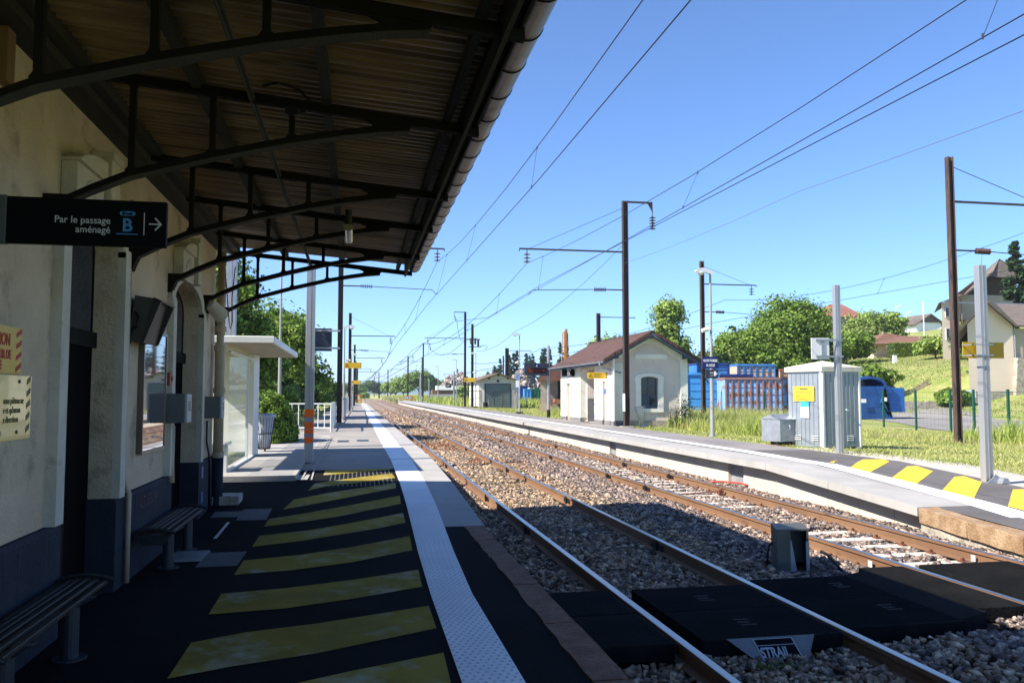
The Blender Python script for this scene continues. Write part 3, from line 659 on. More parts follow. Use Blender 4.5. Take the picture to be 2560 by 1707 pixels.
# benches
def bench(x0, x1, y0, y1, legs, label):
    t = thing('bench', ((x0+x1)/2,(y0+y1)/2,.2), label, 'bench', 'slatted benches against the station wall')
    zt = .655
    for i in range(6):
        a = x0+.01+(x1-x0-.02)*i/6; w = (x1-x0-.02)/6-.018
        u = ((i+.5)/6-.5)*2; z = zt-.035*u*u
        m = MB(); m.box(a, a+w, y0+.03, y1-.03, z-.03, z); m.build('slat', benchw, t, bevel=.005)
    m = MB()
    for ye in (y0+.012, y1-.012):
        pts = [(x0-.01+(x1-x0+.02)*k/10, ye, zt+.012-.04*((k/10-.5)*2)**2) for k in range(11)]; m.tube(pts, .016, 8)
        m.prism([(x0+.02,zt-.045),(x1-.02,zt-.045),((x0+x1)/2+.10,zt-.14),((x0+x1)/2-.10,zt-.14)],'y',ye-.006,ye+.006)
        m.cyl(((x0+x1)/2-.05,ye-.02,zt-.09),((x0+x1)/2-.05,ye+.02,zt-.09),.03,10)
    m.split('end_frame', M('bench_end',(.05,.055,.06),rough=.35,metal=.6) if 'bench_end' not in MATS else MATS['bench_end'], t, tol=.02)
    for ly in legs:
        m = MB(); xc = (x0+x1)/2+.05; m.cyl((xc,ly,.2),(xc,ly,zt-.06),.055,14); m.cyl((xc,ly,.2),(xc,ly,.212),.11,14); m.prism([(xc-.16,zt-.045),(xc+.16,zt-.045),(xc+.05,zt-.11),(xc-.05,zt-.11)],'y',ly-.03,ly+.03); m.build('leg', MATS['bench_end'] if 0 else M('bench_leg',(.03,.035,.045),rough=.4) if 'bench_leg' not in MATS else MATS['bench_leg'], t)
bench(-2.13, -1.76, 4.72, 6.68, (5.1, 6.2), 'nearest dark slatted bench at the bottom left, beneath the yellow notices')
bench(-2.14, -1.75, 8.72, 10.55, (9.2, 10.2), 'farther dark slatted bench beside the plinth, beneath the poster case')
# notices
t = thing('warning_notice', (WX, 5.4, 2.13), 'upper yellow notice with red lettering and red stripes on the left wall', 'notice')
m = MB(); m.box(WX+.002, WX+.012, 4.6, 5.99, 2.13, 2.43); m.build('board', ysign, t)
for s_, z_, sz in (('ATTENTION', 2.31, .105), ('EUR DE', 2.225, .078), ('CHE', 2.155, .078)): text(s_, sz, redt, t, (WX+.013, 5.80 if sz>.1 else (5.82 if 'D' in s_ else 5.68), z_), '+x', 'RIGHT', sx=.8, bold=.003)
m = MB()
for i in range(4): m.prism([(5.90,2.14+i*.075),(5.985,2.175+i*.075),(5.985,2.205+i*.075),(5.90,2.17+i*.075)],'x',WX+.012,WX+.014)
m.build('stripes', redt, t)
t = thing('information_notice', (WX, 5.4, 1.71), 'lower pale yellow plastic notice with small dark lettering on the left wall', 'notice')
m = MB(); m.box(WX+.014, WX+.02, 4.6, 6.16, 1.70, 2.12); m.build('board', ysign2, t)
for s_, z_, y_ in (('naux piétons ne', 1.935, 6.03), ("e et qu'aucun", 1.875, 5.98), ('x directions', 1.815, 5.95), ('age', 1.735, 5.69)): text(s_, .062, M('grey_lettering',(.20,.17,.08)) if 'grey_lettering' not in MATS else MATS['grey_lettering'], t, (WX+.021, y_, z_), '+x', 'RIGHT', sx=.8)
m = MB()
for i in range(5): m.prism([(6.08,1.74+i*.08),(6.14,1.765+i*.08),(6.14,1.80+i*.08),(6.08,1.775+i*.08)],'x',WX+.02,WX+.022)
m.build('stripes', MATS['grey_lettering'], t)
m = MB()
for yy_, zz_ in ((5.93,1.75),(5.95,2.08)): m.cyl((WX+.02,yy_,zz_),(WX+.026,yy_,zz_),.012,8)
m.split('screw', black, t)
# projecting direction sign
t = thing('direction_sign', (-1.64, 5.0, 2.84), 'black hanging sign reading Par le passage aménagé, Voie B with an arrow', 'sign')
m = MB(); m.box(-1.925, -1.085, 4.99, 5.03, 2.838, 3.102); m.build('panel', signblk, t, bevel=.002)
m = MB(); m.box(-2.2, -1.927, 4.985, 5.035, 2.835, 3.108); m.build('mounting', M('sign_mount_grey',(.07,.075,.075),rough=.5), t, bevel=.003)
yf = 4.987
text('Par le passage', .056, gyt, t, (-1.383, yf, 2.963), '-y', 'RIGHT', sx=.94); text('aménagé', .056, gyt, t, (-1.383, yf, 2.910), '-y', 'RIGHT', sx=.94)
text('B', .105, bluet, t, (-1.322, yf, 2.925), '-y', sx=.95, bold=.002)
m = MB(); m.box(-1.352,-1.238,yf-.001,yf+.004,2.906,2.911); m.box(-1.322,-1.266,yf-.001,yf+.004,3.014,3.040); m.cyl((-1.322,yf-.001,3.027),(-1.322,yf+.004,3.027),.013,12); m.cyl((-1.266,yf-.001,3.027),(-1.266,yf+.004,3.027),.013,12); m.split('blue_mark', bluet, t)
text('Voie', .026, signblk, t, (-1.294, yf-.003, 3.018), '-y', 'CENTER', sx=.95, bold=.0006)
m = MB(); m.box(-1.206,-1.202,yf-.001,yf+.004,2.905,3.036); m.box(-1.178,-1.122,yf-.001,yf+.004,2.967,2.974)
for s in (1,-1): m.prism([(-1.118,2.9705),(-1.148,2.9705+s*.033),(-1.142,2.9705+s*.038),(-1.108,2.9705)],'y',yf-.001,yf+.004)
m.build('arrow', gyt, t)

# ------------------------------------------------------------ canopy
c = thing('platform_canopy', (-.6, 6, 4.3), 'dark steel platform canopy with rusty corrugated sheets above the near platform', 'canopy')
YE = 14.3
def zc(x): return 4.30 - .075*(x+2.2)      # top chord underside
# corrugated sheet: ribs run across (along x), wave along y
m = MB(); n = int((YE+2)/.026); xsr = [-2.2,-1.6,-.8,0,.5,.98]
for i in range(n+1):
    y = -2+i*.026; w = .022*math.sin(i*math.pi*.5+.785)
    step = .012 if int(y/1.9) % 2 else 0
    for x in xsr: m.v.append((x, y, zc(x)+.16+w+step))
k = len(xsr)
for i in range(n):
    for j in range(k-1): m.f.append([i*k+j, i*k+j+1, (i+1)*k+j+1, (i+1)*k+j]); m.m.append(0)
m.build('corrugated_roof', corr, c, smooth=False)
m = MB(); m.add([(-2.2,-2,zc(-2.2)+.22),(1.0,-2,zc(1.0)+.22),(1.0,YE,zc(1.0)+.22),(-2.2,YE,zc(-2.2)+.22)], [(0,1,2,3)]); m.build('roof_deck', rooftile, c)
m = MB(); m.box(-2.2,-2.02,-2,13.9,4.27,4.52); m.build('wall_beam', beampaint, c)
m = MB(); m.box(-2.02,-1.93,-2,YE,4.34,4.50); m.build('purlin', beampaint, c)
for x, w, h in ((-1.22,.07,.12),(-.28,.07,.10),(.66,.05,.09)):
    m = MB(); m.box(x, x+w, -2, YE+.1, zc(x)+.035, zc(x)+.035+h); m.build('purlin', beampaint, c)
m = MB(); m.box(-.80,-.77,-2,YE+.55,zc(-.78)-.0,zc(-.78)+.03); m.box(-.80,-.792,-2,YE+.55,zc(-.78)-.03,zc(-.78)); m.build('angle_iron', M('dark_angle_iron',(.07,.07,.065),(.05,.05,.045),sc=3,rough=.8,spec=.2), c)
m = MB(); m.box(.80,.83,-2,YE,4.02,4.32); m.build('fascia_board', beampaint, c)
m = MB(); m.box(.895,.91,-2,YE+.05,4.085,4.30); m.build('fascia_board', dsteel, c)
def truss(Y, last=False):
    m = MB(); th = .028
    top = lambda x: zc(x)
    tx = .385
    # bottom chord curve
    pts = [(-2.18,3.30),(-1.9,3.45),(-1.63,3.575),(-1.07,3.74),(-.5,3.885),(-.1,3.965),(.15,4.005),(tx,4.03)]
    for (xa,za),(xb,zb) in zip(pts[:-1],pts[1:]): m.prism([(xa,za),(xb,zb),(xb,zb+.055),(xa,za+.055)],'y',Y-th,Y+th)
    for (xa,za),(xb,zb) in zip(pts[:-1],pts[1:]): m.prism([(xa,za-.008),(xb,zb-.008),(xb,zb),(xa,za)],'y',Y-.05,Y+.05,1)
    m.prism([(-2.1,top(-2.1)+.02),(.93,top(.93)-.04),(.93,top(.93)+.035),(-2.1,top(-2.1)+.09)],'y',Y-th,Y+th)
    # solid web near the tip, with round end of the opening
    m.prism([(.10,4.02),(.20,4.035),(tx,4.05),(tx+.03,top(.4)-.02),(.10,top(.1)+.0)],'y',Y-th*.6,Y+th*.6)
    m.prism([(.0,4.015),(.1,4.02),(.1,4.06),(.05,4.045)],'y',Y-th*.6,Y+th*.6); m.prism([(.0,top(0)),(.1,top(.1)),(.1,4.08),(.05,4.10)],'y',Y-th*.6,Y+th*.6)
    for x in (-1.63,-1.07,-.5):
        zb = float(np.interp(x,[p[0] for p in pts],[p[1] for p in pts]))
        m.box(x-.022,x+.022,Y-th*.8,Y+th*.8,zb+.04,top(x)+.02)
        for s in (-1,1): m.prism([(x+s*.022,zb+.05),(x+s*.045,zb+.055+s*.008),(x+s*.022,zb+.08)],'y',Y-th*.7,Y+th*.7); m.prism([(x+s*.022,top(x)+.02),(x+s*.045,top(x)+.02),(x+s*.022,top(x)-.02)],'y',Y-th*.7,Y+th*.7)
    # wall corbel
    m.prism([(-2.2,3.20),(-2.16,3.20),(-2.13,3.28),(-2.10,3.35),(-2.06,3.37),(-2.03,3.42),(-2.2,3.42)],'y',Y-.06,Y+.06)
    return m.build('truss', [dsteel, beampaint], c)
for Y in (2.6, 4.55, 6.35, 8.58, 10.33, 12.5, 14.2): truss(Y)
# gutter with brackets
m = MB(); n = 10; gx, gz, gr_ = .972, 4.205, .106
for y in (-2, YE+.02):
    for k in range(n+1):
        a = math.pi + math.pi*k/n; m.v.append((gx+gr_*math.cos(a), y, gz+gr_*math.sin(a)))
for k in range(n): m.f.append([k, k+1, n+2+k, n+1+k]); m.m.append(0)
m.f.append(list(range(n+1, 2*n+2))); m.m.append(0)
gt = m.build('gutter', zinc, c, smooth=True)
m = MB()
y = .2
while y < YE:
    pts = [(gx+(gr_-.001)*math.cos(math.pi+math.pi*k/10), y, gz+(gr_-.001)*math.sin(math.pi+math.pi*k/10)) for k in range(11)]; m.tube(pts, .0075, 5)
    y += .5
m.tube([(gx+gr_,-2,gz+.004),(gx+gr_,YE+.02,gz+.004)], .009, 6)
m.build('gutter_bracket', dsteel, gt)
# lamps under the canopy
fl = M('fluorescent_cover', (.28,.25,.17), rough=.25, coat=.5)
def tubelamp(x, y, z, label):
    t = thing('canopy_lamp', (x,y,z), label, 'lamp')
    m = MB(); m.cyl((x,y-.05,z+.22),(x,y,z+.06),.04,10); m.box(x-.05,x+.05,y-.02,y+.25,z+.05,z+.10); m.build('bracket', black, t)
    m = MB(); m.cyl((x,y,z+.02),(x+.0,y+.62,z-.02),.055,14); m.build('lamp_cover', fl, t, smooth=False)
tubelamp(-.11, 10.0, 3.98, 'long lamp with a ribbed clear cover hanging under the far half of the canopy')
tubelamp(-.33, 3.25, 4.02, 'lamp at the top edge of the picture under the near canopy bay')
m = MB(); m.tube([(-1.9,12.6,3.75),(-1.86,12.6,3.3),(-1.84,12.62,3.05),(-1.82,12.62,2.95),(-1.79,12.6,3.05),(-1.8,12.58,3.4),(-1.75,12.5,3.85)],.008,5); tag(m.build('hanging_cable', black), 'black loop of cable hanging from the canopy near the station corner', 'cable')
m = MB(); m.tube([(-.72,6.35,4.32),(-.6,6.3,4.34),(-.45,6.32,4.30),(-.37,6.33,4.22),(-.40,6.34,4.14),(-.5,6.36,4.12)],.010,6); m.box(-.55,-.45,6.3,6.36,4.1,4.16); tag(m.build('loose_cable', black), 'loose black cable looped around the second truss of the canopy', 'cable')
m = MB(); m.box(-2.2,-2.13,5.44,5.56,3.92,4.26); m.build('wall_strut', M('brown_timber',(.20,.11,.06),rough=.8), c)

# ------------------------------------------------------------ passenger shelter
t = thing('passenger_shelter', (-3.0,19.2,.5), 'white framed glass passenger shelter with a thick flat roof', 'shelter')
m = MB(); m.box(-4.3,-1.53,16.2,22.6,2.955,3.09); m.build('roof', offw, t, bevel=.012)
ceil = M('shelter_ceiling', (.36,.31,.24), (.32,.27,.21), sc=2, rough=.7)
m = MB(); m.box(-4.25,-1.58,16.25,22.55,2.949,2.957); m.build('ceiling', ceil, t)
m = MB(); m.box(-2.50,-2.38,20.4,21.5,.505,2.95); m.build('post', offw, t, bevel=.01)
m = MB(); m.box(-4.2,-2.62,20.9,20.98,.6,2.9); m.build('back_panel', offw, t)
m = MB(); m.box(-2.9,-2.82,17.4,17.48,.505,2.95); m.build('post', M('pale_green_metal',(.42,.50,.47),rough=.4), t)
sg = M('shelter_side_glass', (.75,.9,.86), rough=.01, spec=1.0, alpha=.14)
m = MB(); m.box(-2.40,-2.385,16.6,19.4,.53,2.9); m.build('glass_pane', sg, t)
m = MB(); m.box(-3.6,-2.62,16.7,16.712,1.0,2.9); m.build('glass_pane', sg, t)
m = MB(); m.box(-2.42,-2.36,16.6,20.4,.505,.55); m.box(-2.42,-2.37,16.6,20.4,2.78,2.83); m.box(-2.42,-2.37,19.36,19.42,.5,2.9); m.split('glazing_rail', offw, t)
m = MB(); m.box(-3.4,-2.40,16.55,16.7,.5,1.0); o = m.build('end_plinth', offw, t, bevel=.006); m = MB(); m.cyl((-2.62,16.52,.66),(-2.62,16.56,.66),.03,10); m.build('drain_hole', black, o)
m = MB(); m.box(-3.4,-2.42,16.5,17.3,1.0,1.06); m.build('seat', greylamp, t, bevel=.01)
# wire litter bins
stripe = M('blue_white_liner', (.62,.66,.75), (.5,.55,.68), sc=4, rough=.5, transl=.2)
def bin_(x, y, z, h, r, label, full=True):
    t = thing('litter_bin', (x,y,z), label, 'litter bin')
    m = MB(); n = 20
    for k in range(n):
        a = 2*math.pi*k/n; m.tube([(x+r*.55*math.cos(a),y+r*.55*math.sin(a),z+.08),(x+r*math.cos(a),y+r*math.sin(a),z+h)],.006,4)
    for zz, rr in ((.08,.55),(.5*h,.78),(h,1.0)): m.tube([(x+r*rr*math.cos(2*math.pi*k/n),y+r*rr*math.sin(2*math.pi*k/n),z+zz) for k in range(n+1)],.01,5)
    m.box(x-.02,x+.02,y+r*.6,y+r*.75,z,z+h); m.build('wire_basket', dsteel, t)
    m = MB(); m.rev((x,y,z),[(r*.15,.12),(r*.5,.11),(r*.72,h*.5),(r*.92,h*.95),(r*1.08,h+.03),(r*1.12,h-.04),(r*1.02,h-.05)],16)
    rr_ = random.Random(int(x*10)); m.v = [(a+rr_.uniform(-.02,.02),b_+rr_.uniform(-.02,.02),c_+rr_.uniform(-.02,.02)) for a,b_,c_ in m.v]; m.build('bin_liner', stripe, t, smooth=True)
bin_(-2.32, 22.35, .5, .95, .27, 'dark wire litter bin with a white liner between the shelter and the clipped bush')
# tall steel poles on this side
def hpole(x, y, z, h, w, label, mat=alu, taper=0, group=None, plate=True):
    t = thing('steel_pole', (x,y,z), label, 'pole', group)
    m = MB(); d = w*.42
    m.box(x-w/2,x+w/2,y-d,y+d,z,z+h); m.build('shaft', mat, t, bevel=.006)
    m = MB(); m.box(x-.012,x+.012,y-d-.006,y-d,z+.02,z+h-.01); m.build('cable_slot', greylamp, t)
    return t
pt = hpole(-1.0, 18.7, .5, 4.38, .19, 'pale square pole wrapped with orange tape between the shelter and the tracks')
m = MB()
m.box(-1.097,-.903,18.613,18.787,.93,1.66)
m.build('orange_tape', ormat, pt)
m = MB(); m.box(-1.099,-.901,18.611,18.789,1.38,1.49); m.box(-1.099,-.901,18.611,18.789,1.23,1.245); m.box(-1.099,-.901,18.611,18.789,1.05,1.13); m.split('grey_tape', gtape, pt)
hpole(-3.36, 23.4, .4, 7.2, .26, 'tall galvanised pole rising behind the shelter roof beside the big tree', galv)
# grey panel hung beyond the pole, seen from behind
t = thing('back_of_screen', (-1.1, 40.2, 3.4), 'grey back of a display panel fixed to the dark mast beyond the taped pole', 'display panel')
m = MB(); m.box(-2.05,-1.15,40.1,40.22,4.02,5.1); m.build('casing', slate, t, bevel=.01)
m = MB(); m.box(-2.1,-.76,40.08,40.12,4.12,4.2); m.box(-2.1,-.76,40.08,40.12,4.95,5.03); m.split('bracket_rail', greylamp, t)
# ------------------------------------------------------------ far platform
pb = MB()
BY = [8.0,9.5,11.7,13.2,14.9,16.6,20]
XF = 8.70
def addstrip(pts, dz, mi): ribbon(pb, pts, zB, dz, mi)
addstrip([(y,10.15,11.95) for y in (20.5,60,178)], 0, 0); addstrip([(y,10.15,11.95) for y in (4,8,11.7,14,16.6,20.5)], 0, 5)
addstrip([(y,9.2 if y < 11.7 else 9.7, 10.15) for y in (4,8,11.69)], 0, 5)
# edge slabs
jj = [11.7,14.2,16.6,19.6,22.6,25.6] + list(np.arange(28.6,178,3.0))
for a, b2 in zip(jj[:-1], jj[1:]):
    q = .006
    pb.add([(XF,a+q,zB(a)),(9.72,a+q,zB(a)),(9.72,b2-q,zB(b2)),(XF,b2-q,zB(b2)),(XF,a+q,zB(a)-.14),(9.72,a+q,zB(a)-.14),(9.72,b2-q,zB(b2)-.14),(XF,b2-q,zB(b2)-.14)],
           [(0,1,2,3),(0,4,5,1),(1,5,6,2),(2,6,7,3),(3,7,4,0),(4,7,6,5)], 1)
gaps = [(18.25,19.05),(27.95,28.7)]
ya = 11.7
for g0, g1 in gaps + [(178,178)]:
    y = ya
    while y < g0-.01:
        e = min(y+1.0, g0); 
        pb.add([(9.0,y+.006,-.4),(9.0,e-.006,-.4),(9.0,e-.006,zB(e)-.14),(9.0,y+.006,zB(y)-.14),(9.12,y+.006,-.4),(9.12,e-.006,-.4),(9.12,e-.006,zB(e)-.14),(9.12,y+.006,zB(y)-.14)],
               [(0,1,2,3),(0,4,5,1),(0,3,7,4),(1,5,6,2),(3,2,6,7)], 2); y = e
    ya = g1
pb.add([(9.09,11.7,-.4),(9.09,178,-.4),(9.09,178,.36),(9.09,16.6,.36),(9.09,11.7,.05)], [(0,1,2,3,4)], 4)
for g0, g1 in gaps: pb.box(9.14,9.7,g0-.1,g1+.1,-.4,.3,3)
pb.box(9.1,11.9,177.9,178.0,-.3,.5,2)
pb.box(11.93,12.03,4,178,-.3,-.05,1)
platB = tag(pb.build('platform', [asphB, conc, concw, black, greylamp, M('darker_asphalt', (.105,.098,.098), (.135,.127,.125), sc=.8, rough=.9, bump=.4, bsc=150, spec=.2, c3=(.19,.18,.175), sc3=70, lo3=.6, hi3=.7)], origin=(0,0,0), recalc=False), kind='structure')
m = MB()
for (ya_,a0,a1),(yb_,b0,b1) in zip([(7,8.7,9.3),(9.0,9.2,9.7),(10.3,9.4,9.93),(11.7,9.65,10.17),(13.8,9.72,10.2),(16.3,9.76,10.2),(20,9.8,10.2),(178,9.8,10.2)][:-1],[(9.0,9.2,9.7),(10.3,9.4,9.93),(11.7,9.65,10.17),(13.8,9.72,10.2),(16.3,9.76,10.2),(20,9.8,10.2),(178,9.8,10.2)]):
    m.add([(a0,ya_,zB(ya_)+.006),(a1,ya_,zB(ya_)+.006),(b1,yb_,zB(yb_)+.006),(b0,yb_,zB(yb_)+.006)], [(0,1,2,3)])
m.build('tactile_strip', whitep, platB, recalc=False)
def zq(p): return (p[0],p[1],zB(p[1])+.005)
m = MB()
for q in ([(10.72,17.1),(10.2,16.58),(10.22,16.45)],[(10.2,15.8),(11.40,17.15),(11.9,17.1),(11.62,16.52),(10.2,15.13)],[(10.2,14.44),(11.55,15.82),(11.8,15.85),(11.62,15.11),(10.2,13.72)],[(10.2,13.04),(11.55,14.41),(11.8,14.45),(11.6,13.75),(10.2,12.28)],[(10.2,11.55),(11.55,12.95),(11.8,12.95),(11.65,12.2),(10.1,10.85)],[(10.0,10.1),(11.55,11.5),(11.55,10.8),(9.9,9.4)]):
    drape(m, q, zB, .006, (8.0, 11.7, 16.6))
m.build('yellow_hatching', yelB, platB)
# old stone end of the platform
t = thing('stone_platform_edge', (8.9,10.3,-.2), 'weathered sandstone kerb blocks at the low end of the far platform', 'kerb')
ks = [(8.70,11.68),(8.62,10.55),(8.55,9.45),(8.5,8.3),(8.45,7.2)]
for (xa,ya_),(xb,yb_) in zip(ks[:-1],ks[1:]):
    m = MB(); w = .32
    vs = []; nn = 5
    for zi in range(2):
        for i in range(nn+1):
            t_ = i/nn; x = xa+(xb-xa)*t_; y = ya_-.01+(yb_-ya_+.02)*t_
            for k in (0, 1): vs.append((x+k*w+ej.uniform(-.012,.012), y, (zB(y)+.0 if zi else zB(y)-.24)+ej.uniform(-.008,.008)))
    st_ = 2*(nn+1); fs = []
    for i in range(nn):
        a = i*2; fs += [(st_+a,st_+a+1,st_+a+3,st_+a+2),(a,a+2,a+3,a+1),(a,st_+a,st_+a+2,a+2),(a+1,a+3,st_+a+3,st_+a+1)]
    fs += [(0,1,st_+1,st_),(2*nn,st_+2*nn,st_+2*nn+1,2*nn+1)]
    m.add(vs, fs); m.build('kerb_block', sand, t, bevel=.006)
m = MB(); m.prism([(8.74,11.68),(8.5,7.2),(8.9,7.2),(9.3,11.68)],'z',-.45,-.03); m.build('rough_footing', oldconc, t)
m = MB(); m.add([(9.0,11.69,zB(11.69)+.001),(9.7,11.69,zB(11.69)+.001),(9.3,7.2,zB(7.2)+.001),(8.78,7.2,zB(7.2)+.001)],[(0,1,2,3)]); m.build('asphalt_margin', MATS['darker_asphalt'], platB, recalc=False)
# gravel margin and lawn strip behind
m = MB(); patch(m, [11.95,12.05,12.4,12.8,13.5], [6,8,11.7,14,16.6,19.5,22], lambda x,y: terrain(max(11.95+(x-11.95)*max(.35,min(1,(21-y)/7)),11.96),y)+.012); tag(m.build('gravel_strip', gravelm, origin=(0,0,0)), kind='structure')
m = MB(); pr = []
for y in [24,26,28,30,33,36,40,44,48,52,58]:
    x0 = lerp(y,[20,27,31,36,44,58],[25.5,25.2,26.2,27.5,31.5,37]); x1 = lerp(y,[20,30,45,58],[33,35,41.3,46]); pr.append((y,x0,x1))
pr = [(y, a, b_) for y,a,b_ in [(14,22.5,30),(20,24.2,33)]+pr]
for (y0,a0,a1),(y1,b0,b1) in zip(pr[:-1],pr[1:]):
    N = 5
    for i in range(N):
        u,v = i/N,(i+1)/N; f=lambda a,b_,t:a+(b_-a)*t
        m.add([(f(a0,a1,u),y0,terrain(f(a0,a1,u),y0)+.03),(f(a0,a1,v),y0,terrain(f(a0,a1,v),y0)+.03),(f(b0,b1,v),y1,terrain(f(b0,b1,v),y1)+.03),(f(b0,b1,u),y1,terrain(f(b0,b1,u),y1)+.03)],[(0,1,2,3)])
tag(m.build('road', roadm, origin=(0,0,0)), kind='structure')

# ------------------------------------------------------------ waiting hut on the far platform
hutw = M('pinkish_beige_render', (.72,.62,.54), (.65,.56,.48), sc=.8, rough=.9, bump=.4, bsc=60, c3=(.40,.33,.28), sc3=2.5, lo3=.6, hi3=.8)
hutt = M('cream_painted_render', (.86,.84,.73), (.76,.74,.63), sc=1.2, rough=.85, bump=.2, bsc=60)
hutg = M('grey_dado', (.19,.18,.18), (.16,.155,.155), sc=2, rough=.9)
slateb = M('slate_blue_woodwork', (.075,.10,.13), (.06,.08,.105), sc=2, rough=.55)
tile = M('brown_red_roof_tile', (.095,.05,.042), (.075,.04,.034), sc=2, rough=.85, c3=(.13,.075,.06), sc3=9, bump=.4, bsc=12)
HX0, HX1, HY0, HY1 = 11.95, 15.75, 37.8, 47.4
zg = .5
h = thing('waiting_hut', ((HX0+HX1)/2, (HY0+HY1)/2, zg), 'small cream and beige station hut with a brown tiled roof and an open porch', 'building')
def hz(x): # roof underside
    return 4.93-.12 - abs(x-13.85)*.56
m = MB()
gp = [(HX0,zg),(HX1,zg),(HX1,hz(HX1)),(13.85,hz(13.85)),(HX0,hz(HX0))]
# gable wall with window hole built from pieces
wx0, wx1, wz0, wz1 = 13.42, 14.28, 1.29, 2.82
m.prism([(HX0+.02,zg),(wx0,zg),(wx0,hz(wx0)),(HX0+.02,hz(HX0))],'y',HY0,HY0+.3)
m.prism([(wx1,zg),(HX1,zg),(HX1,hz(HX1)),(wx1,hz(wx1))],'y',HY0,HY0+.3)
m.prism([(wx0,zg),(wx1,zg),(wx1,wz0),(wx0,wz0)],'y',HY0,HY0+.3)
m.prism([(wx0,wz1-.1),(13.6,wz1-.02),(13.85,wz1+.02),(14.1,wz1-.02),(wx1,wz1-.1),(wx1,hz(wx1)),(13.85,hz(13.85)),(wx0,hz(wx0))],'y',HY0,HY0+.3)
m.prism(gp,'y',HY1-.3,HY1)
m.box(HX1-.3,HX1,HY0+.3,HY1-.3,zg,hz(HX1)-.02)
zt = hz(HX0)-.02
def wseg(y0,y1,z0=zg,z1=zt,x1=HX0+.3): m.box(HX0,x1,y0,y1,z0,z1)
wseg(HY0+.3,38.62); wseg(39.05,40.45); wseg(43.1,45.3); wseg(46.15,HY1-.3)
wseg(38.62,39.05,2.6); wseg(45.3,46.15,2.65); wseg(40.45,43.1,3.28)
m.box(HX0+.3,14.2,43.0,43.1,zg,zt); m.box(HX0+.3,14.2,40.45,40.55,zg,zt); m.box(14.1,14.2,40.55,43.0,zg,zt)
m.box(HX0+.22,HX0+.3,45.3,46.15,zg,2.7)
m.build('wall', hutw, h)
m = MB()
# cream quoins and bands
P = HX0-.06
m.box(P,HX0,HY0-.55,38.62,.72,zt); m.box(P,12.55,HY0-.06,HY0,.72,3.45); m.box(P,HX0,39.05,40.45,.72,zt); m.box(P,HX0+.32,40.40,40.47,.72,3.28)
m.box(P,HX0,43.08,45.3,.72,zt); m.box(P,HX0,46.15,HY1,.72,zt); m.box(P,HX0,38.62,39.05,2.6,zt); m.box(P,HX0,45.3,46.15,2.62,zt)
m.box(P-.02,13.0,43.06,43.09,.72,3.28)
m.box(15.42,HX1+.05,HY0-.06,HY0,zg+.05,hz(15.5)-.05)
for s in (-1,1):
    a = 13.85; b_ = HX0 if s < 0 else HX1
    m.prism([(a,hz(a)-.0),(b_,hz(b_)),(b_,hz(b_)-.30),(a+s*.35,hz(a)-.42),(a,hz(a)-.36)],'y',HY0-.05,HY0)
m.box(13.15,14.75,HY0-.05,HY0,3.67,3.90)
# window surround
wa = arch(13.85,.72,2.78,.20); wi = arch(13.85,.43,2.72,.10)
m.box(13.15,wx0,HY0-.07,HY0,1.12,2.74); m.box(wx1,14.55,HY0-.07,HY0,1.12,2.74); m.box(wx0,wx1,HY0-.07,HY0,1.12,1.29)
for i in range(10): m.prism([wi[i],wi[i+1],wa[i+1],wa[i]],'y',HY0-.07,HY0)
m.box(13.12,13.42,HY0-.075,HY0,2.55,2.78); m.box(14.28,14.58,HY0-.075,HY0,2.55,2.78)
m.split('cream_trim', hutt, h)
# arched heads of the slot openings
m = MB()
for yc, hw in ((38.835,.215),(45.725,.425)):
    a = arch(yc,hw,2.55,.12)
    m.prism([(p[0],p[1]) for p in a]+[(yc-hw,2.75),(yc+hw,2.75)],'x',P-.002,HX0+.1)
m.split('arched_head', hutt, h)
m = MB(); 
for y0,y1 in ((HY0-.57,38.62),(39.05,40.47),(43.06,45.3),(46.15,HY1)): m.box(P-.015,HX0+.02,y0,y1,zg,.72)
m.box(P-.015,12.6,HY0-.08,HY0,zg,.72)
m.box(13.92,14.09,40.56,42.99,zg,1.75); m.box(HX0+.3,13.9,42.98,42.999,zg,1.75)
m.split('grey_dado', hutg, h)
m = MB(); m.box(HX0+.3,14.1,40.56,42.99,zg-.02,zg+.012); m.build('porch_floor', conc, h)
m = MB(); m.box(12.6,HX1+.03,HY0-.05,HY0,zg-.2,zg+.22); m.build('stone_base', oldconc, h)
m = MB(); m.box(HX0+.1,HX0+.14,38.62,39.05,zg,2.6); m.build('door', slateb, h)
# window
m = MB(); yw = HY0+.12
m.box(wx0,wx1,yw,yw+.03,wz0,1.90,0); 
for x in (wx0,13.82,wx1-.06): m.box(x,x+.06,yw-.02,yw+.03,wz0,2.82,0)
for z in (1.88,2.33,2.76): m.box(wx0,wx1,yw-.015,yw+.03,z,z+.05,0)
wn = m.build('window', slateb, h)
m = MB(); m.box(wx0+.05,wx1-.05,yw+.005,yw+.012,1.92,2.80); m.build('pane', M('dark_window_glass',(.008,.012,.03),rough=.08,spec=.5), wn)
m = MB(); m.prism([(13.90,1.45),(14.0,1.42),(14.05,1.5),(14.14,1.62),(14.16,1.72),(14.05,1.78),(14.0,1.74),(13.95,1.86),(13.88,1.84),(13.92,1.68),(13.84,1.62)],'y',yw-.004,yw-.001); m.build('broken_hole', black, wn)
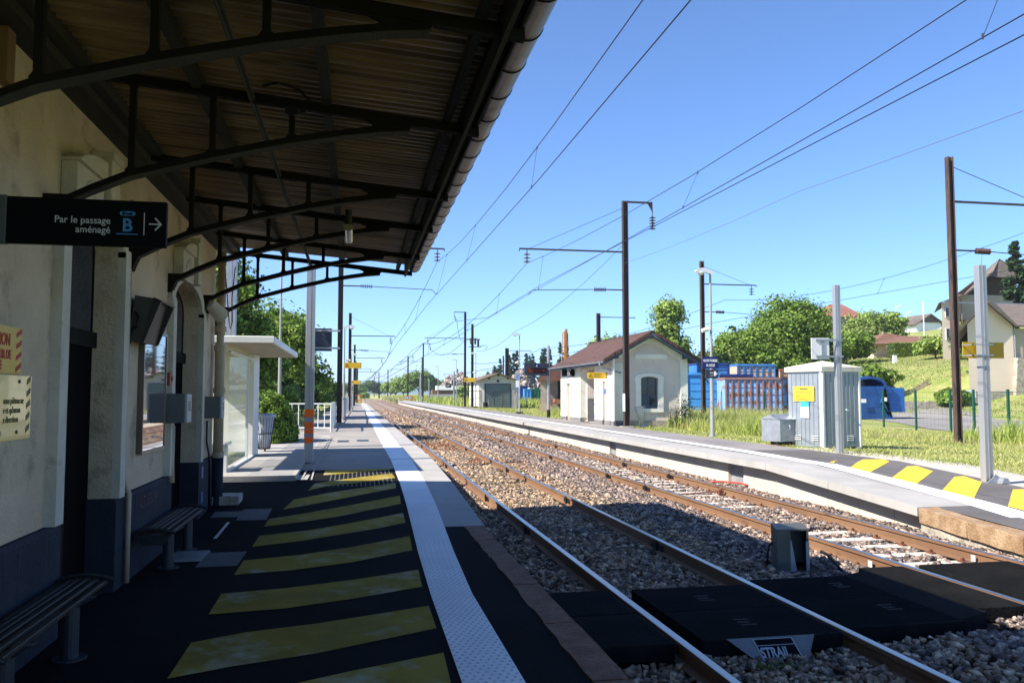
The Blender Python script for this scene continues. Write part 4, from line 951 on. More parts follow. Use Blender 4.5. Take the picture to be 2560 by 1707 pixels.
# roof
m = MB()
for s in (-1,1):
    xe = 13.85+s*2.45; N = 12
    for i in range(N):
        xa = 13.85+s*2.45*i/N; xb = 13.85+s*2.45*(i+1)/N; za = hz(xa)+.10; zb = hz(xb)+.10
        m.prism([(xa,za),(xb,zb-.0),(xb,zb+.05),(xa,za+.02)],'y',HY0-.55,HY1+.6)
m.build('roof_tiles', tile, h)
m = MB()
y = HY0-.55
while y < HY1+.5:
    m.prism([(13.73,4.88),(13.77,4.98),(13.85,5.01),(13.93,4.98),(13.97,4.88)],'y',y,y+.28); m.prism([(13.71,4.88),(13.76,4.995),(13.85,5.03),(13.94,4.995),(13.99,4.88)],'y',y+.28,y+.33); y += .33
for s in (-1,1):
    for i in range(8):
        xa = 13.85+s*(.15+2.3*i/8); xb = 13.85+s*(.15+2.3*(i+1)/8-.03)
        m.prism([(xa,hz(xa)+.16),(xb,hz(xb)+.15),(xb,hz(xb)+.21),(xa,hz(xa)+.19)],'y',HY0-.62,HY0-.40); m.prism([(xa,hz(xa)+.05),(xb,hz(xb)+.03),(xb,hz(xb)+.19),(xa,hz(xa)+.17)],'y',HY0-.64,HY0-.59)
m.build('ridge_and_verge_tiles', tile, h)
m = MB()
for s in (-1,1):
    xa, xb = 13.85, 13.85+s*2.45
    for yy in (HY0-.57, HY1+.55): m.prism([(xa,hz(xa)+.09),(xb,hz(xb)+.09),(xb,hz(xb)-.09),(xa,hz(xa)-.09)],'y',yy,yy+.05)
    m.prism([(xa,hz(xa)+.095),(xb,hz(xb)+.095),(xb,hz(xb)+.06),(xa,hz(xa)+.06)],'y',HY0-.52,HY1+.55)
m.box(13.85-2.47,13.85-2.43,HY0-.5,HY1+.5,hz(11.4)-.10,hz(11.4)+.1)
for x in (12.1,13.85,15.6): m.box(x-.08,x+.08,HY0-.5,HY0,hz(x)-.16,hz(x)-.0)
m.build('barge_board', slateb, h)
m = MB(); gxx = 13.85-2.55; n=8
for yy in (HY0-.55,HY1+.6):
    for k in range(n+1):
        a = math.pi+math.pi*k/n; m.v.append((gxx+.07*math.cos(a),yy,hz(11.4)+.07+.07*math.sin(a)))
for k in range(n): m.f.append([k,k+1,n+2+k,n+1+k]); m.m.append(0)
m.tube([(gxx,HY0-.3,3.52),(gxx,HY0-.3,3.35),(gxx+.12,HY0-.28,3.22),(gxx+.55,HY0-.25,3.12),(gxx+1.0,HY0-.45,2.98)],.045,10)
m.build('gutter', galv, h, smooth=True)
m = MB(); m.tube([(13.85+2.5,HY0-.3,3.4),(13.85+2.55,HY0-.3,3.1),(13.85+2.7,HY0-.25,2.85),(13.85+2.95,HY0-.2,2.55)],.04,8); m.build('downpipe', slateb, h, smooth=True)
m = MB(); m.tube([(13.3,HY0-.09,1.14),(13.3,HY0-.09,.52)],.02,6); m.build('small_conduit', offw, h)
# notices and stickers on the hut
def board(label, name, x0,x1,y,z0,z1,mat,cat='notice', par=None):
    m = MB(); m.box(x0,x1,y,y+.012,z0,z1)
    o = m.build(name, mat, par)
    if par is None: tag(o, label, cat)
    return o
def facex(label, name, x, y0, y1, z0, z1, mat, cat='notice'):
    m = MB(); m.box(x-.012,x,y0,y1,z0,z1); return tag(m.build(name, mat), label, cat)
t = thing('notice_board', (P-.01,38.2,1.75), 'white notice with red heading on the cream corner pier of the hut', 'notice')
m = MB(); m.box(P-.012,P,37.6,38.45,1.75,2.25); m.build('board', white, t)
m = MB(); m.box(P-.014,P-.012,37.62,38.43,2.15,2.23)
for i in range(4): m.box(P-.014,P-.012,37.7,38.35,1.82+i*.075,1.835+i*.075)
m.build('red_print', M('pink_print',(.75,.30,.25),rough=.6), t)
t = thing('smoking_sign', (P-.01,38.75,1.95), 'small oval blue and white sign beside the hut door', 'sign')
m = MB(); m.rev((P-.004,38.56,2.1),[(.0,.0),(.13,.0),(.13,-.01),(.0,-.01)],16,ax='x'); m.build('disc', M('bright_blue',(.03,.14,.6),rough=.4), t)
facex('small blue sticker on the porch jamb of the hut, upper one', 'blue_sticker', P-.001, 40.35, 40.44, 1.42,1.55, MATS['bright_blue'],'sticker')
facex('small blue sticker low on the porch jamb of the hut', 'blue_sticker', P-.001, 40.35, 40.44, .80,.92, MATS['bright_blue'],'sticker')
# yellow warning sign and voie B sign hung in front of the hut
def warn(x0, x1, y, z0, z1, label, lines=True):
    t = thing('warning_sign', ((x0+x1)/2,y,z0), label, 'sign')
    m = MB(); m.box(x0,x1,y-.012,y+.012,z0,z1); m.build('board', ysign, t)
    w = x1-x0; hh = z1-z0
    m = MB(); cx = x0+w*.17; r = hh*.36
    for k in range(3):
        a = math.pi/2+k*2*math.pi/3; c_ = a+2*math.pi/3
        p = (cx+r*math.cos(a), z0+hh*.45+r*math.sin(a)); q = (cx+r*math.cos(c_), z0+hh*.45+r*math.sin(c_)); m.cyl((p[0],y-.014,p[1]),(q[0],y-.014,q[1]),.008*w,5)
    m.box(cx-.006*w,cx+.006*w,y-.016,y-.012,z0+hh*.3,z0+hh*.62)
    for i in range(5): zz = z0+hh*(.03+.2*i); m.prism([(x1-w*.045,zz),(x1,zz+hh*.09),(x1,zz+hh*.17),(x1-w*.045,zz+hh*.08)],'y',y-.015,y-.012)
    m.build('warning_symbol', dtx, t)
    if lines:
        text('Attention aux trains', hh*.24, dtx, t, (x0+w*.32,y-.0155,z0+hh*.66), '-y', sx=.72)
        m = MB()
        for i in range(3): m.box(x0+w*.32,x0+w*(.62+.1*((i*7)%3)),y-.0155,y-.012,z0+hh*(.46-.14*i),z0+hh*(.50-.14*i))
        m.build('print_lines', brt, t)
    return t
t = warn(10.90,11.85,38.2,2.72,3.02,'yellow sign reading Attention aux trains in front of the hut porch')
m = MB(); m.box(11.85,11.89,38.17,38.23,2.74,3.0); m.build('hanger', greylamp, t)
t = thing('platform_sign', (11.5,44.2,2.95), 'black Voie B sign hanging at the far corner of the hut', 'sign')
m = MB(); m.box(11.16,11.85,44.2,44.24,2.945,3.375); m.box(11.85,11.89,44.2,44.24,3.0,3.3); m.build('panel', signblk, t)
text('B', .30, gyt, t, (11.45,44.19,3.02), '-y', bold=.004); m = MB(); m.box(11.38,11.72,44.186,44.2,2.985,3.0); m.box(11.45,11.66,44.186,44.2,3.27,3.335); m.build('underline', gyt, t)
text('Voie', .07, signblk, t, (11.555,44.183,3.28), '-y', 'CENTER'); text('<', .10, gyt, t, (11.19,44.19,2.96), '-y')

# ------------------------------------------------------------ lamps
lampglass = M('lamp_bowl', (.6,.6,.55), rough=.15, coat=.5)
speakerm = M('cream_speaker', (.72,.66,.50), rough=.5)
def lamp_parts(t, x, y, z, H, s=-1, spk=True):
    m = MB(); m.cyl((x,y,z),(x,y,z+.5*H),.075,12,.06); m.cyl((x,y,z+.5*H),(x,y,z+H),.045,10,.038); m.cyl((x,y,z),(x,y,z+.03),.14,12); m.build('pole', greylamp, t)
    m = MB(); zt_ = z+H
    m.prism([(x+s*.02-.0*s,zt_-.02),(x+s*.20,zt_+.04),(x+s*.52,zt_+.02),(x+s*.56,zt_+.06),(x+s*.50,zt_+.13),(x+s*.30,zt_+.16),(x-s*.06,zt_+.06),(x-s*.08,zt_-.01)],'y',y-.11,y+.11); o = m.build('lamp_head', offw, t, bevel=.02)
    m = MB(); m.rev((x+s*.37,y,zt_+.03),[(.0,-.10),(.09,-.09),(.13,-.04),(.13,.0),(.0,.0)],14); m.build('lamp_bowl', lampglass, o, smooth=True)
    if spk:
        m = MB(); m.cyl((x+s*.12,y,z+H*.655),(x+s*.34,y,z+H*.645),.085,12,.07); m.tube([(x,y,z+H*.66),(x+s*.12,y,z+H*.66)],.015,5); m.build('loudspeaker', speakerm, t, bevel=.01)
def lamp(x, y, z, H, label, s=-1, spk=True, block=False):
    t = thing('platform_lamp', (x,y,z), label, 'lamp post', 'lamp posts along the platforms'); lamp_parts(t, x, y, z, H, s, spk)
    if block: m = MB(); m.box(x-.25,x+.25,y-.25,y+.25,z-.1,z+.12); m.build('concrete_foot', M('dark_foot',(.05,.04,.035),rough=.9) if 'dark_foot' not in MATS else MATS['dark_foot'], t, bevel=.02)
    return t
t = lamp(12.28,27.2,.5,5.75,'near lamp post carrying the blue station name sign, right of the hut')
L2 = lamp(12.4,62.5,.5,6.0,'lamp post with a cream loudspeaker beside the white garage, right of its grey door', block=True)
lamp(12.95,90,.5,5.9,'lamp post between the twin masts and the white garage', block=True)
lamp(13.1,109,.45,6.0,'grey lamp post just left of the twin masts', spk=False); lamp(13.6,139,.45,6.1,'grey lamp post beside the long white trailer, left of the numbered pole', spk=False)
lamp(-.66,47.5,.5,5.2,'lamp post right behind the dark mast on the near platform', s=1); lamp(-.45,85,.5,5.4,'second lamp post along the near platform', s=1, spk=False); lamp(-.35,118,.5,5.6,'farthest lamp post on the near platform', s=1, spk=False)
lamp(-3.02,34.4,.3,7.5,'tall lamp post standing in front of the big tree behind the shelter', s=1, spk=False)
# name sign
m_ = thing('station_name_sign', (12.15,27.05,2.88), 'blue station name sign on the near lamp post of the far platform', 'sign')
m = MB(); m.box(11.86,12.44,27.0,27.03,2.88,3.29); m.build('board', navy, m_, bevel=.003)
text('GROISY-THORENS', .125, white, m_, (12.15,26.995,3.11), '-y', 'CENTER', sx=.50, bold=.003); text('LA CAILLE', .125, white, m_, (12.15,26.995,2.95), '-y', 'CENTER', sx=.56, bold=.003)
m_ = thing('exit_sign', (12.2,27.05,2.5), 'dark grey exit sign with white symbols below the blue name sign', 'sign')
m = MB(); m.box(11.98,12.44,27.0,27.03,2.54,2.84); m.build('board', slate, m_, bevel=.003)
text('Sortie', .085, white, m_, (12.13,26.995,2.70), '-y', sx=.6); m = MB(); m.box(12.13,12.26,26.992,27.0,2.625,2.635); m.box(12.28,12.35,26.992,27.0,2.62,2.78); m.prism([(12.36,2.66),(12.42,2.70),(12.36,2.74)],'y',26.992,27.0); m.build('symbol', white, m_)
# signs on the second lamp
m = MB(); m.box(12.06,12.34,62.3,62.33,3.05,3.55); o = tag(m.build('timetable_board', M('mid_blue_board',(.05,.14,.42),(.3,.4,.6),sc=5,rough=.4)), 'small blue and white board on the lamp post beside the garage', 'board')
m = MB(); m.box(12.07,12.34,62.29,62.32,2.5,3.02); tag(m.build('timetable_board', white), 'white timetable board under the blue board on the lamp post beside the garage', 'board')
# departure display on its pole
t = thing('departure_display', (12.13,51.6,.5), 'grey departure display with amber text on a grey pole, left of the hut', 'display')
m = MB(); m.cyl((12.13,51.6,.5),(12.13,51.6,5.1),.10,12,.085); m.build('pole', alu, t); m = MB(); m.cyl((12.13,51.6,.5),(12.13,51.6,.98),.11,12); m.build('black_base', black, t)
m = MB(); m.box(10.52,12.10,51.35,51.6,3.16,3.94); cs = m.build('casing', slate, t, bevel=.01)
m = MB(); m.box(10.71,11.92,51.335,51.35,3.32,3.64); m.build('screen', M('red_black_screen',(.015,.003,.003),rough=.3,emit=(.10,.01,.005,.04)), cs)
amb = M('amber_led', (.3,.06,.01), emit=(1,.12,.02,.12)); text('GROISY', .085, amb, cs, (10.74,51.328,3.55),'-y',sx=.6); text('ANNECY', .085, amb, cs, (10.74,51.328,3.45),'-y',sx=.8); text('LA ROCHE', .085, amb, cs, (10.74,51.328,3.35),'-y',sx=.8); text('12:04', .085, amb, cs, (11.68,51.328,3.45),'-y',sx=.7)
m = MB(); m.box(11.2,11.44,51.335,51.35,3.69,3.91); m.build('platform_label', navy, cs); text('B', .15, white, cs, (11.27,51.325,3.72),'-y',bold=.003)
m = MB(); m.box(11.195,11.445,51.338,51.35,3.685,3.69); m.build('label_border', white, cs)
# aluminium poles
t = hpole(12.50,19.8,.45,4.42,.16,'tall square aluminium pole in front of the grey locker, with a panel seen from behind')
t2 = thing('back_of_sign', (11.95,19.8,2.9), 'grey sign panel seen from behind, left of the square pole by the locker', 'sign')
m = MB(); m.box(11.70,12.21,19.72,19.74,2.90,3.46); m.build('board', offw, t2); m = MB()
for z in (3.38,2.95): m.box(11.82,12.6,19.69,19.72,z,z+.05)
m.box(11.98,12.06,19.70,19.72,2.95,3.4); m.build('rail', galv, t2)
t = hpole(11.72,13.75,.33,4.12,.17,'nearest tall square aluminium pole at the right, holding a yellow board')
m = MB(); m.prism([(11.6,.33),(11.93,.33),(11.9,.42),(11.8,.5),(11.72,.42)],'y',13.62,13.64); m.prism([(11.82,.33),(12.0,.33),(11.95,.43),(11.86,.43)],'y',13.5,13.9); m.build('foot_plate', galv, t)
t2 = thing('yellow_sign_back', (11.65,13.7,2.66), 'blank yellow board strapped to the nearest aluminium pole, seen from behind', 'sign')
m = MB(); m.box(11.40,12.30,13.88,13.90,2.68,2.985); m.build('board', M('dull_yellow_board',(.40,.26,.01),(.36,.235,.01),sc=2,rough=.5), t2, bevel=.004); m = MB()
for z in (2.915,2.715): m.box(11.38,11.86,13.60,13.62,z,z+.022); m.box(11.38,11.40,13.6,13.88,z,z+.02); m.box(11.84,11.86,13.6,13.88,z,z+.02)
m.split('strap', galv, t2)
def thinpole(x,y,z,h,label,r=.06,mat=None,name='steel_pole'):
    m = MB(); m.cyl((x,y,z),(x,y,z+h),r,10,r*.85); m.cyl((x,y,z),(x,y,z+.04),r*2,10); return tag(m.build(name, mat or galv), label, 'pole')
thinpole(12.9,110,.4,4.6,'pale pole with the black number board, left of the twin masts',.12)
t = thing('number_board', (12.3,110,3.2), 'small black board with the characters 3Y on the pale pole', 'sign'); m = MB(); m.box(11.75,12.5,109.8,109.85,2.8,3.35); m.box(12.5,12.9,109.8,109.83,3.2,3.25); m.build('board', black, t); text('3Y', .42, white, t, (11.8,109.79,2.92), '-y', sx=1.1)
thinpole(14.0,161,.4,4.6,'pale pole between the fourth mast and the long white trailer',.12)
thinpole(11.5,150,.4,5.2,'left pole of the pale pair near the red barrier',.12); thinpole(12.2,160,.4,5.0,'right pole of the pale pair near the red barrier',.12)
# hooped red barriers at the platform ends
redb = M('red_barrier_paint', (.5,.03,.01), rough=.5)
def barrier(x, y, w, z, label):
    t = thing('red_barrier', (x,y,z), label, 'barrier'); m = MB(); m.tube([(x+w,y,z+1.6),(x+.3,y,z+1.6),(x+.05,y,z+1.45),(x,y,z+1.25),(x+.05,y,z+1.05),(x+.3,y,z+.9),(x+w,y,z+.9)],.045,6); m.box(x+w-.08,x+w+.08,y-.08,y+.08,z,z+1.75); m.build('frame', redb, t)
    m = MB(); m.cyl((x+w*.5,y-.05,z+1.3),(x+w*.5,y,z+1.3),.28,14); m.build('disc', MATS['bright_blue'], t); m = MB(); m.cyl((x+w*.5,y-.07,z+1.3),(x+w*.5,y-.05,z+1.3),.13,10); m.build('disc_centre', white, t)
barrier(8.9+.4,168,1.9,-.1,'red hoop barrier with a round blue sign past the far end of the far platform'); barrier(-2.2,128,3.0,.1,'red hoop barrier with a round blue sign at the far end of the near platform')
warn(-.62,.27,44.0,3.33,3.63,'near yellow warning sign above the near platform, on the lamp post',False); warn(-.55,.5,92,3.05,3.45,'farther yellow warning sign above the near platform',False); t=warn(11.65,12.9,89.8,3.3,3.75,'yellow warning sign beside the twin masts on the far platform',False)

# ------------------------------------------------------------ equipment cabinets
rib = M('ribbed_aluminium', (.30,.335,.37), (.26,.29,.325), sc=2, rough=.42, metal=.45)
t = thing('equipment_locker', (13.75,22.9,.38), 'tall ribbed grey metal locker with a pale pitched lid beside the platform', 'locker')
c0 = Vector((13.56,22.33,0)); du = Vector((1.36,.22,0)); dv = Vector((-.52,1.02,0))
def ck(u, v, z): p = c0+du*u+dv*v; return (p.x, p.y, z)
m = MB(); m.add([ck(0,0,.42),ck(1,0,.42),ck(1,1,.42),ck(0,1,.42),ck(0,0,2.68),ck(1,0,2.68),ck(1,1,2.68),ck(0,1,2.68)], [(0,1,2,3),(4,5,6,7),(0,1,5,4),(1,2,6,5),(2,3,7,6),(3,0,4,7)]); m.build('body', rib, t)
m = MB()
for u in (.1,.22,.38,.52,.62,.72,.84): 
    a = ck(u,-.018,.5); b_ = ck(u+.02,-.018,.5); c_ = ck(u+.02,.0,.5); d_ = ck(u,.0,.5); m.add([a,b_,c_,d_,(a[0],a[1],2.6),(b_[0],b_[1],2.6),(c_[0],c_[1],2.6),(d_[0],d_[1],2.6)], [(0,1,5,4),(1,2,6,5),(3,0,4,7)])
for v in (.12,.25,.38,.5,.62,.75,.88):
    a = ck(-.012,v,.5); b_ = ck(-.012,v+.03,.5); c_ = ck(0,v+.03,.5); d_ = ck(0,v,.5); m.add([a,b_,c_,d_,(a[0],a[1],2.6),(b_[0],b_[1],2.6),(c_[0],c_[1],2.6),(d_[0],d_[1],2.6)], [(0,1,5,4),(1,2,6,5),(3,0,4,7)])
m.split('rib', rib, t)
m = MB()
for (u0,u1,v0,v1) in ((-.012,.035,-.03,.0),(-.025,.0,.0,.05),(.97,1.012,-.03,.0)): 
    vs = [ck(u0,v0,.40),ck(u1,v0,.40),ck(u1,v1,.40),ck(u0,v1,.40)]; m.add(vs+[(p[0],p[1],2.68) for p in vs],[(0,1,5,4),(1,2,6,5),(2,3,7,6),(3,0,4,7)])
m.split('corner_post', offw, t)
m = MB(); vs = [ck(.035,-.01,.45),ck(.055,-.01,.45)]; m.add([vs[0],vs[1],(vs[1][0],vs[1][1],2.66),(vs[0][0],vs[0][1],2.66)],[(0,1,2,3)]); m.build('door_gap', black, t)
lid = M('cream_lid', (.66,.62,.52), (.55,.50,.40), sc=4, rough=.7, c3=(.3,.27,.2), sc3=12, lo3=.62, hi3=.75)
m = MB(); e = .05; vs = [ck(-e,-e,2.66),ck(1+e,-e,2.66),ck(1+e,1+e,2.66),ck(-e,1+e,2.66)]; vt = [(p[0],p[1],2.80) for p in vs]; ap = ck(.5,.5,3.0); m.add(vs+vt+[ap],[(0,1,2,3),(0,1,5,4),(1,2,6,5),(2,3,7,6),(3,0,4,7),(4,5,8),(5,6,8),(6,7,8),(7,4,8)]); m.build('lid', lid, t)
m = MB()
for (f_, rng_) in ((lambda u,z: ck(u,-.02,z),((.62,.80),)),(lambda v,z: ck(-.02,v,z),((.12,.30),(.62,.80)))):
    for a,b_ in rng_:
        for i in range(3): p=f_(a,.62+i*.06); q=f_(b_,.62+i*.06); m.cyl(p,q,.014,5)
m.split('louvre', offw, t, tol=.03)
m = MB(); p = ck(.60,-.03,1.52); m.cyl(p,(p[0],p[1]-.05,p[2]),.022,8); m.cyl((p[0]-.03,p[1]-.03,p[2]),(p[0]+.06,p[1]-.03,p[2]-.02),.01,6); m.build('handle', offw, t)
m = MB(); vs = [ck(-.03,.82,1.78),ck(-.03,.20,1.78)]; m.add([vs[0],vs[1],(vs[1][0],vs[1][1],2.22),(vs[0][0],vs[0][1],2.22)],[(0,1,2,3)]); yn_ = m.build('yellow_notice', M('bright_yellow',(.80,.55,.04),rough=.5), t)
m = MB()
for i in range(6):
    zz_ = 1.83+i*.055 if i < 5 else 2.13; vs = [ck(-.036,.74 if i<5 else .62,zz_),ck(-.036,.28 if i<5 else .38,zz_)]; m.add([vs[0],vs[1],(vs[1][0],vs[1][1],zz_+(.014 if i<5 else .04)),(vs[0][0],vs[0][1],zz_+(.014 if i<5 else .04))],[(0,1,2,3)])
m.build('print_lines', brt, yn_)
m = MB(); vs = [ck(-.03,.60,1.28),ck(-.03,.36,1.28)]; m.add([vs[0],vs[1],(vs[1][0],vs[1][1],1.60),(vs[0][0],vs[0][1],1.60)],[(0,1,2,3)]); m.build('white_notice', white, t)
m = MB(); vs = [ck(-.031,.60,1.60),ck(-.031,.36,1.60)]; m.add([vs[0],vs[1],(vs[1][0],vs[1][1],1.76),(vs[0][0],vs[0][1],1.76)],[(0,1,2,3)]); m.build('blue_header', M('cyan_blue',(.04,.35,.6),rough=.5), t)
m = MB()
for u,v in ((0.05,.05),(.95,.05),(.05,.95),(.95,.95),(.3,.03)): p = ck(u,v,.3); m.box(p[0]-.08,p[0]+.08,p[1]-.08,p[1]+.08,.25,.42)
m.split('foot_block', oldconc, t)
t = thing('small_cabinet', (12.8,23.4,.4), 'low grey metal cabinet with a small pitched roof, left of the tall locker', 'cabinet')
c0b = Vector((12.60,23.08,0)); dub = Vector((.75,.10,0)); dvb = Vector((-.28,.62,0))
def cb_(u,v,z): p=c0b+dub*u+dvb*v; return (p.x,p.y,z)
m = MB(); m.add([cb_(0,0,.55),cb_(1,0,.55),cb_(1,1,.55),cb_(0,1,.55),cb_(0,0,1.24),cb_(1,0,1.24),cb_(1,1,1.24),cb_(0,1,1.24)],[(0,1,2,3),(0,1,5,4),(1,2,6,5),(2,3,7,6),(3,0,4,7)]); m.build('body', galv, t)
m = MB(); vs=[cb_(-.03,-.06,1.23),cb_(1.03,-.06,1.23),cb_(1.03,.5,1.38),cb_(-.03,.5,1.38),cb_(1.03,1.06,1.23),cb_(-.03,1.06,1.23)]; m.add(vs,[(0,1,2,3),(3,2,4,5),(0,3,5),(1,4,2),(0,5,4,1)]); m.build('roof', galv, t)
m = MB(); p = cb_(.42,-.02,.98); m.tube([(p[0],p[1],p[2]+.07),(p[0],p[1]-.03,p[2]+.05),(p[0],p[1]-.03,p[2]-.05),(p[0],p[1],p[2]-.07)],.01,6); m.build('handle', offw, t)
m = MB(); p = cb_(.75,-.02,1.02); m.prism([(p[0]-.04,p[2]),(p[0]+.04,p[2]),(p[0],p[2]+.07)],'y',p[1],p[1]+.005); m.build('warning_sticker', MATS['bright_yellow'], t)
m = MB(); m.box(12.55,13.0,23.1,23.6,.45,.56); m.box(12.42,13.1,23.0,23.7,.28,.45,1); m.build('pedestal', [dsteel, sand], t)

# ------------------------------------------------------------ masts and overhead lines
def insul(m, p, q, n=5, r=.07):
    r = r*1.25
    p = Vector(p); q = Vector(q); m.cyl(p, q, .025, 8, m=1)
    for i in range(n): c_ = p.lerp(q,(i+.6)/n); d=(q-p).normalized()*.02; m.cyl(c_-d, c_+d, r*.55, 10, r, m=1)
def mastbody(t, x, y, z, H, w=.24, mat=mast_m, block=True):
    m = MB(); f = w/2; 
    m.box(x-f,x-f+.02,y-f,y+f,z,z+H); m.box(x+f-.02,x+f,y-f,y+f,z,z+H); m.box(x-f+.02,x+f-.02,y-.012,y+.012,z,z+H); m.build('post', mat, t)
    if block: m = MB(); m.box(x-.28,x+.28,y-.28,y+.28,z-.3,z+.12); m.build('footing', oldconc, t, bevel=.02)
def mast(x, y, z, H, s, label, arm=5.0, za=8.4, zr=6.7, hook=True, w=.24, mat=mast_m, stay=True, reg=True, block=True, ins_v=True):
    t = thing('catenary_mast', (x,y,z), label, 'catenary mast', 'catenary masts along the tracks')
    mastbody(t, x, y, z, H, w, mat, block)
    e = x+s*arm
    m = MB(); m.box(min(x,e),max(x,e),y-.03,y+.03,za-.035,za+.035); m.tube([(e,y,za),(e,y,za-.12)],.02,5)
    if ins_v: 
        xi = e-s*.35; m.cyl((xi,y,za),(xi,y,za-.18),.02,6); insul(m,(xi,y,za-.15),(xi,y,za-.65),3,.14)
    if stay: m.tube([(x,y,z+H-.3),(e-s*.4,y,za)],.013,4)
    m.build('bracket_arm', [mast_m, ins_m], t)
    if reg:
        m = MB(); a = x+s*.1; m.tube([(a,y,zr),(x+s*.9,y,zr)],.03,6); insul(m,(x+s*.9,y,zr),(x+s*1.5,y,zr-.01),6,.09); m.tube([(x+s*1.5,y,zr-.01),(e-s*.6,y,zr-.1),(e-s*.4,y,zr-.32)],.018,5); m.build('registration_arm', [mast_m, ins_m], t)
    if hook:
        m = MB(); hx = x-s*1.35; m.box(min(x,hx),max(x,hx),y-.04,y+.04,z+H-.08,z+H+.0); m.prism([(hx,z+H-.04),(hx-s*.02,z+H-.5),(hx+s*.25,z+H-.04)],'y',y-.02,y+.02); m.tube([(hx,y,z+H-.4),(hx,y,z+H-.7)],.02,5); insul(m,(hx,y,z+H-.65),(hx,y,z+H-1.3),5,.13); m.build('feeder_bracket', [mast_m, ins_m], t)
    return t
mast(12.2,36.3,.4,10.55,-1,'tall dark catenary mast in front of the near corner of the hut',arm=5.0,za=8.55,zr=6.78)
t = mast(12.2,93.4,.4,10.95,-1,'taller twin mast left of the white garage, with a long arm over the tracks',arm=4.6,za=8.3,zr=6.5,hook=False)
m = MB(); m.box(10.9,12.2,93.36,93.44,11.25,11.33); insul(m,(10.95,93.4,10.9),(11.15,93.4,10.3),5,.13); m.tube([(10.92,93.4,11.3),(10.95,93.4,10.9)],.02,5); m.build('feeder_bracket',[mast_m,ins_m],t)
t = thing('switch_mast', (12.22,90.6,.4), 'shorter twin mast with switch gear and a fenced foot, left of the white garage', 'mast', 'catenary masts along the tracks'); mastbody(t,12.22+.55,91.5,.4,9.4,.26)
m = MB(); m.box(12.1,13.6,91.3,91.5,8.0,8.12); m.box(12.3,13.7,91.2,91.4,7.2,7.28); m.box(13.3,13.5,91.2,91.4,7.2,8.1); m.cyl((12.6,91.2,7.5),(12.6,91.2,8.2),.16,10); m.cyl((13.05,91.2,7.5),(13.05,91.2,8.2),.12,10); m.tube([(13.6,91.3,7.3),(14.2,91.3,7.4),(14.5,91.3,7.2),(14.1,91.3,7.0)],.03,5); m.build('switch_gear', mast_m, t)
m = MB()
for x in np.arange(11.5,13.6,.13): m.cyl((x,90.3,.5),(x,90.3,2.3),.015,4)
m.box(11.45,13.6,90.28,90.32,2.25,2.32); m.box(11.45,11.53,90.26,90.34,.45,2.35); m.box(12.5,12.58,90.26,90.34,.45,2.35); m.box(13.55,13.63,90.26,90.34,.45,2.35); m.build('guard_fence', slate, t)
mast(12.75,160,.3,11.4,-1,'dark mast standing alone before the trees, left of the pale pole pair',arm=4.6,za=8.2,zr=6.4,reg=False)
mast(-.77,40.4,.5,7.95+1.6,1,'nearest dark mast on the near platform, rising behind the canopy',arm=5.0,za=9.15,zr=7.2,hook=False,block=True)
mast(-.52,69.7,.5,8.2,1,'second dark mast along the near platform',arm=3.7,za=6.8,zr=5.6,hook=False)
mast(-.2,108,.4,7.9,1,'third dark mast along the near platform',arm=3.8,za=6.6,zr=5.5,hook=False,reg=False)
mast(.2,150,.3,6.3,1,'fourth dark mast, past the end of the near platform',arm=3.6,za=5.9,zr=5.2,hook=False,reg=False,w=.3)
mast(-.1,185,.2,9.0,1,'fifth slender mast on the left side of the tracks',arm=3.6,za=7.5,zr=5.2,hook=False,reg=False,w=.3)
for i,(px_,py_,H_,s_,lb) in enumerate(((12.6,205,11.0,-1,'dark mast before the trees, first of the two close together'),(16.9,215,11.3,-1,'dark mast before the trees, second of the two close together'),(11.3,300,10.5,-1,'far mast in front of the pale green trees'),(8.9,330,10.2,-1,'far mast at the left edge of the pale green trees'),(8.6,400,10.2,-1,'very far mast beside the distant bushes'),(31.0,255,9.5,-1,'dark mast left of the long white trailer'),(38.3,215,11.8,-1,'dark mast between the white trailer and the twin masts'))):
    mast(px_,py_,.2,H_,s_,lb,arm=4.5,za=8.0,zr=6.2,hook=(i<1),reg=False,w=.34,block=False)
t = mast(20.4,25.2,.2,10.1,1,'reddish brown old mast at the right edge beside the aluminium pole',arm=4.2,za=8.72,zr=7.0,hook=False,w=.20,mat=mast_o,block=False)
mast(22.0,50,.25,10.35,1,'dark brown mast behind the station name lamp post',arm=3.8,za=9.1,zr=7.3,hook=False,w=.24,mat=mast_o,block=False)
t = mast(17.9,98,.3,7.2,1,'dark mast rising behind the ridge of the white garage',arm=3,za=7.2,zr=6,hook=False,w=.4,reg=False,stay=False,ins_v=False,block=False)
mast(21.6,72,.3,9.0,1,'dark mast rising behind the ridge of the hut roof',arm=3.5,za=8.95,zr=6,hook=False,w=.32,reg=False,stay=False,ins_v=False,block=False)
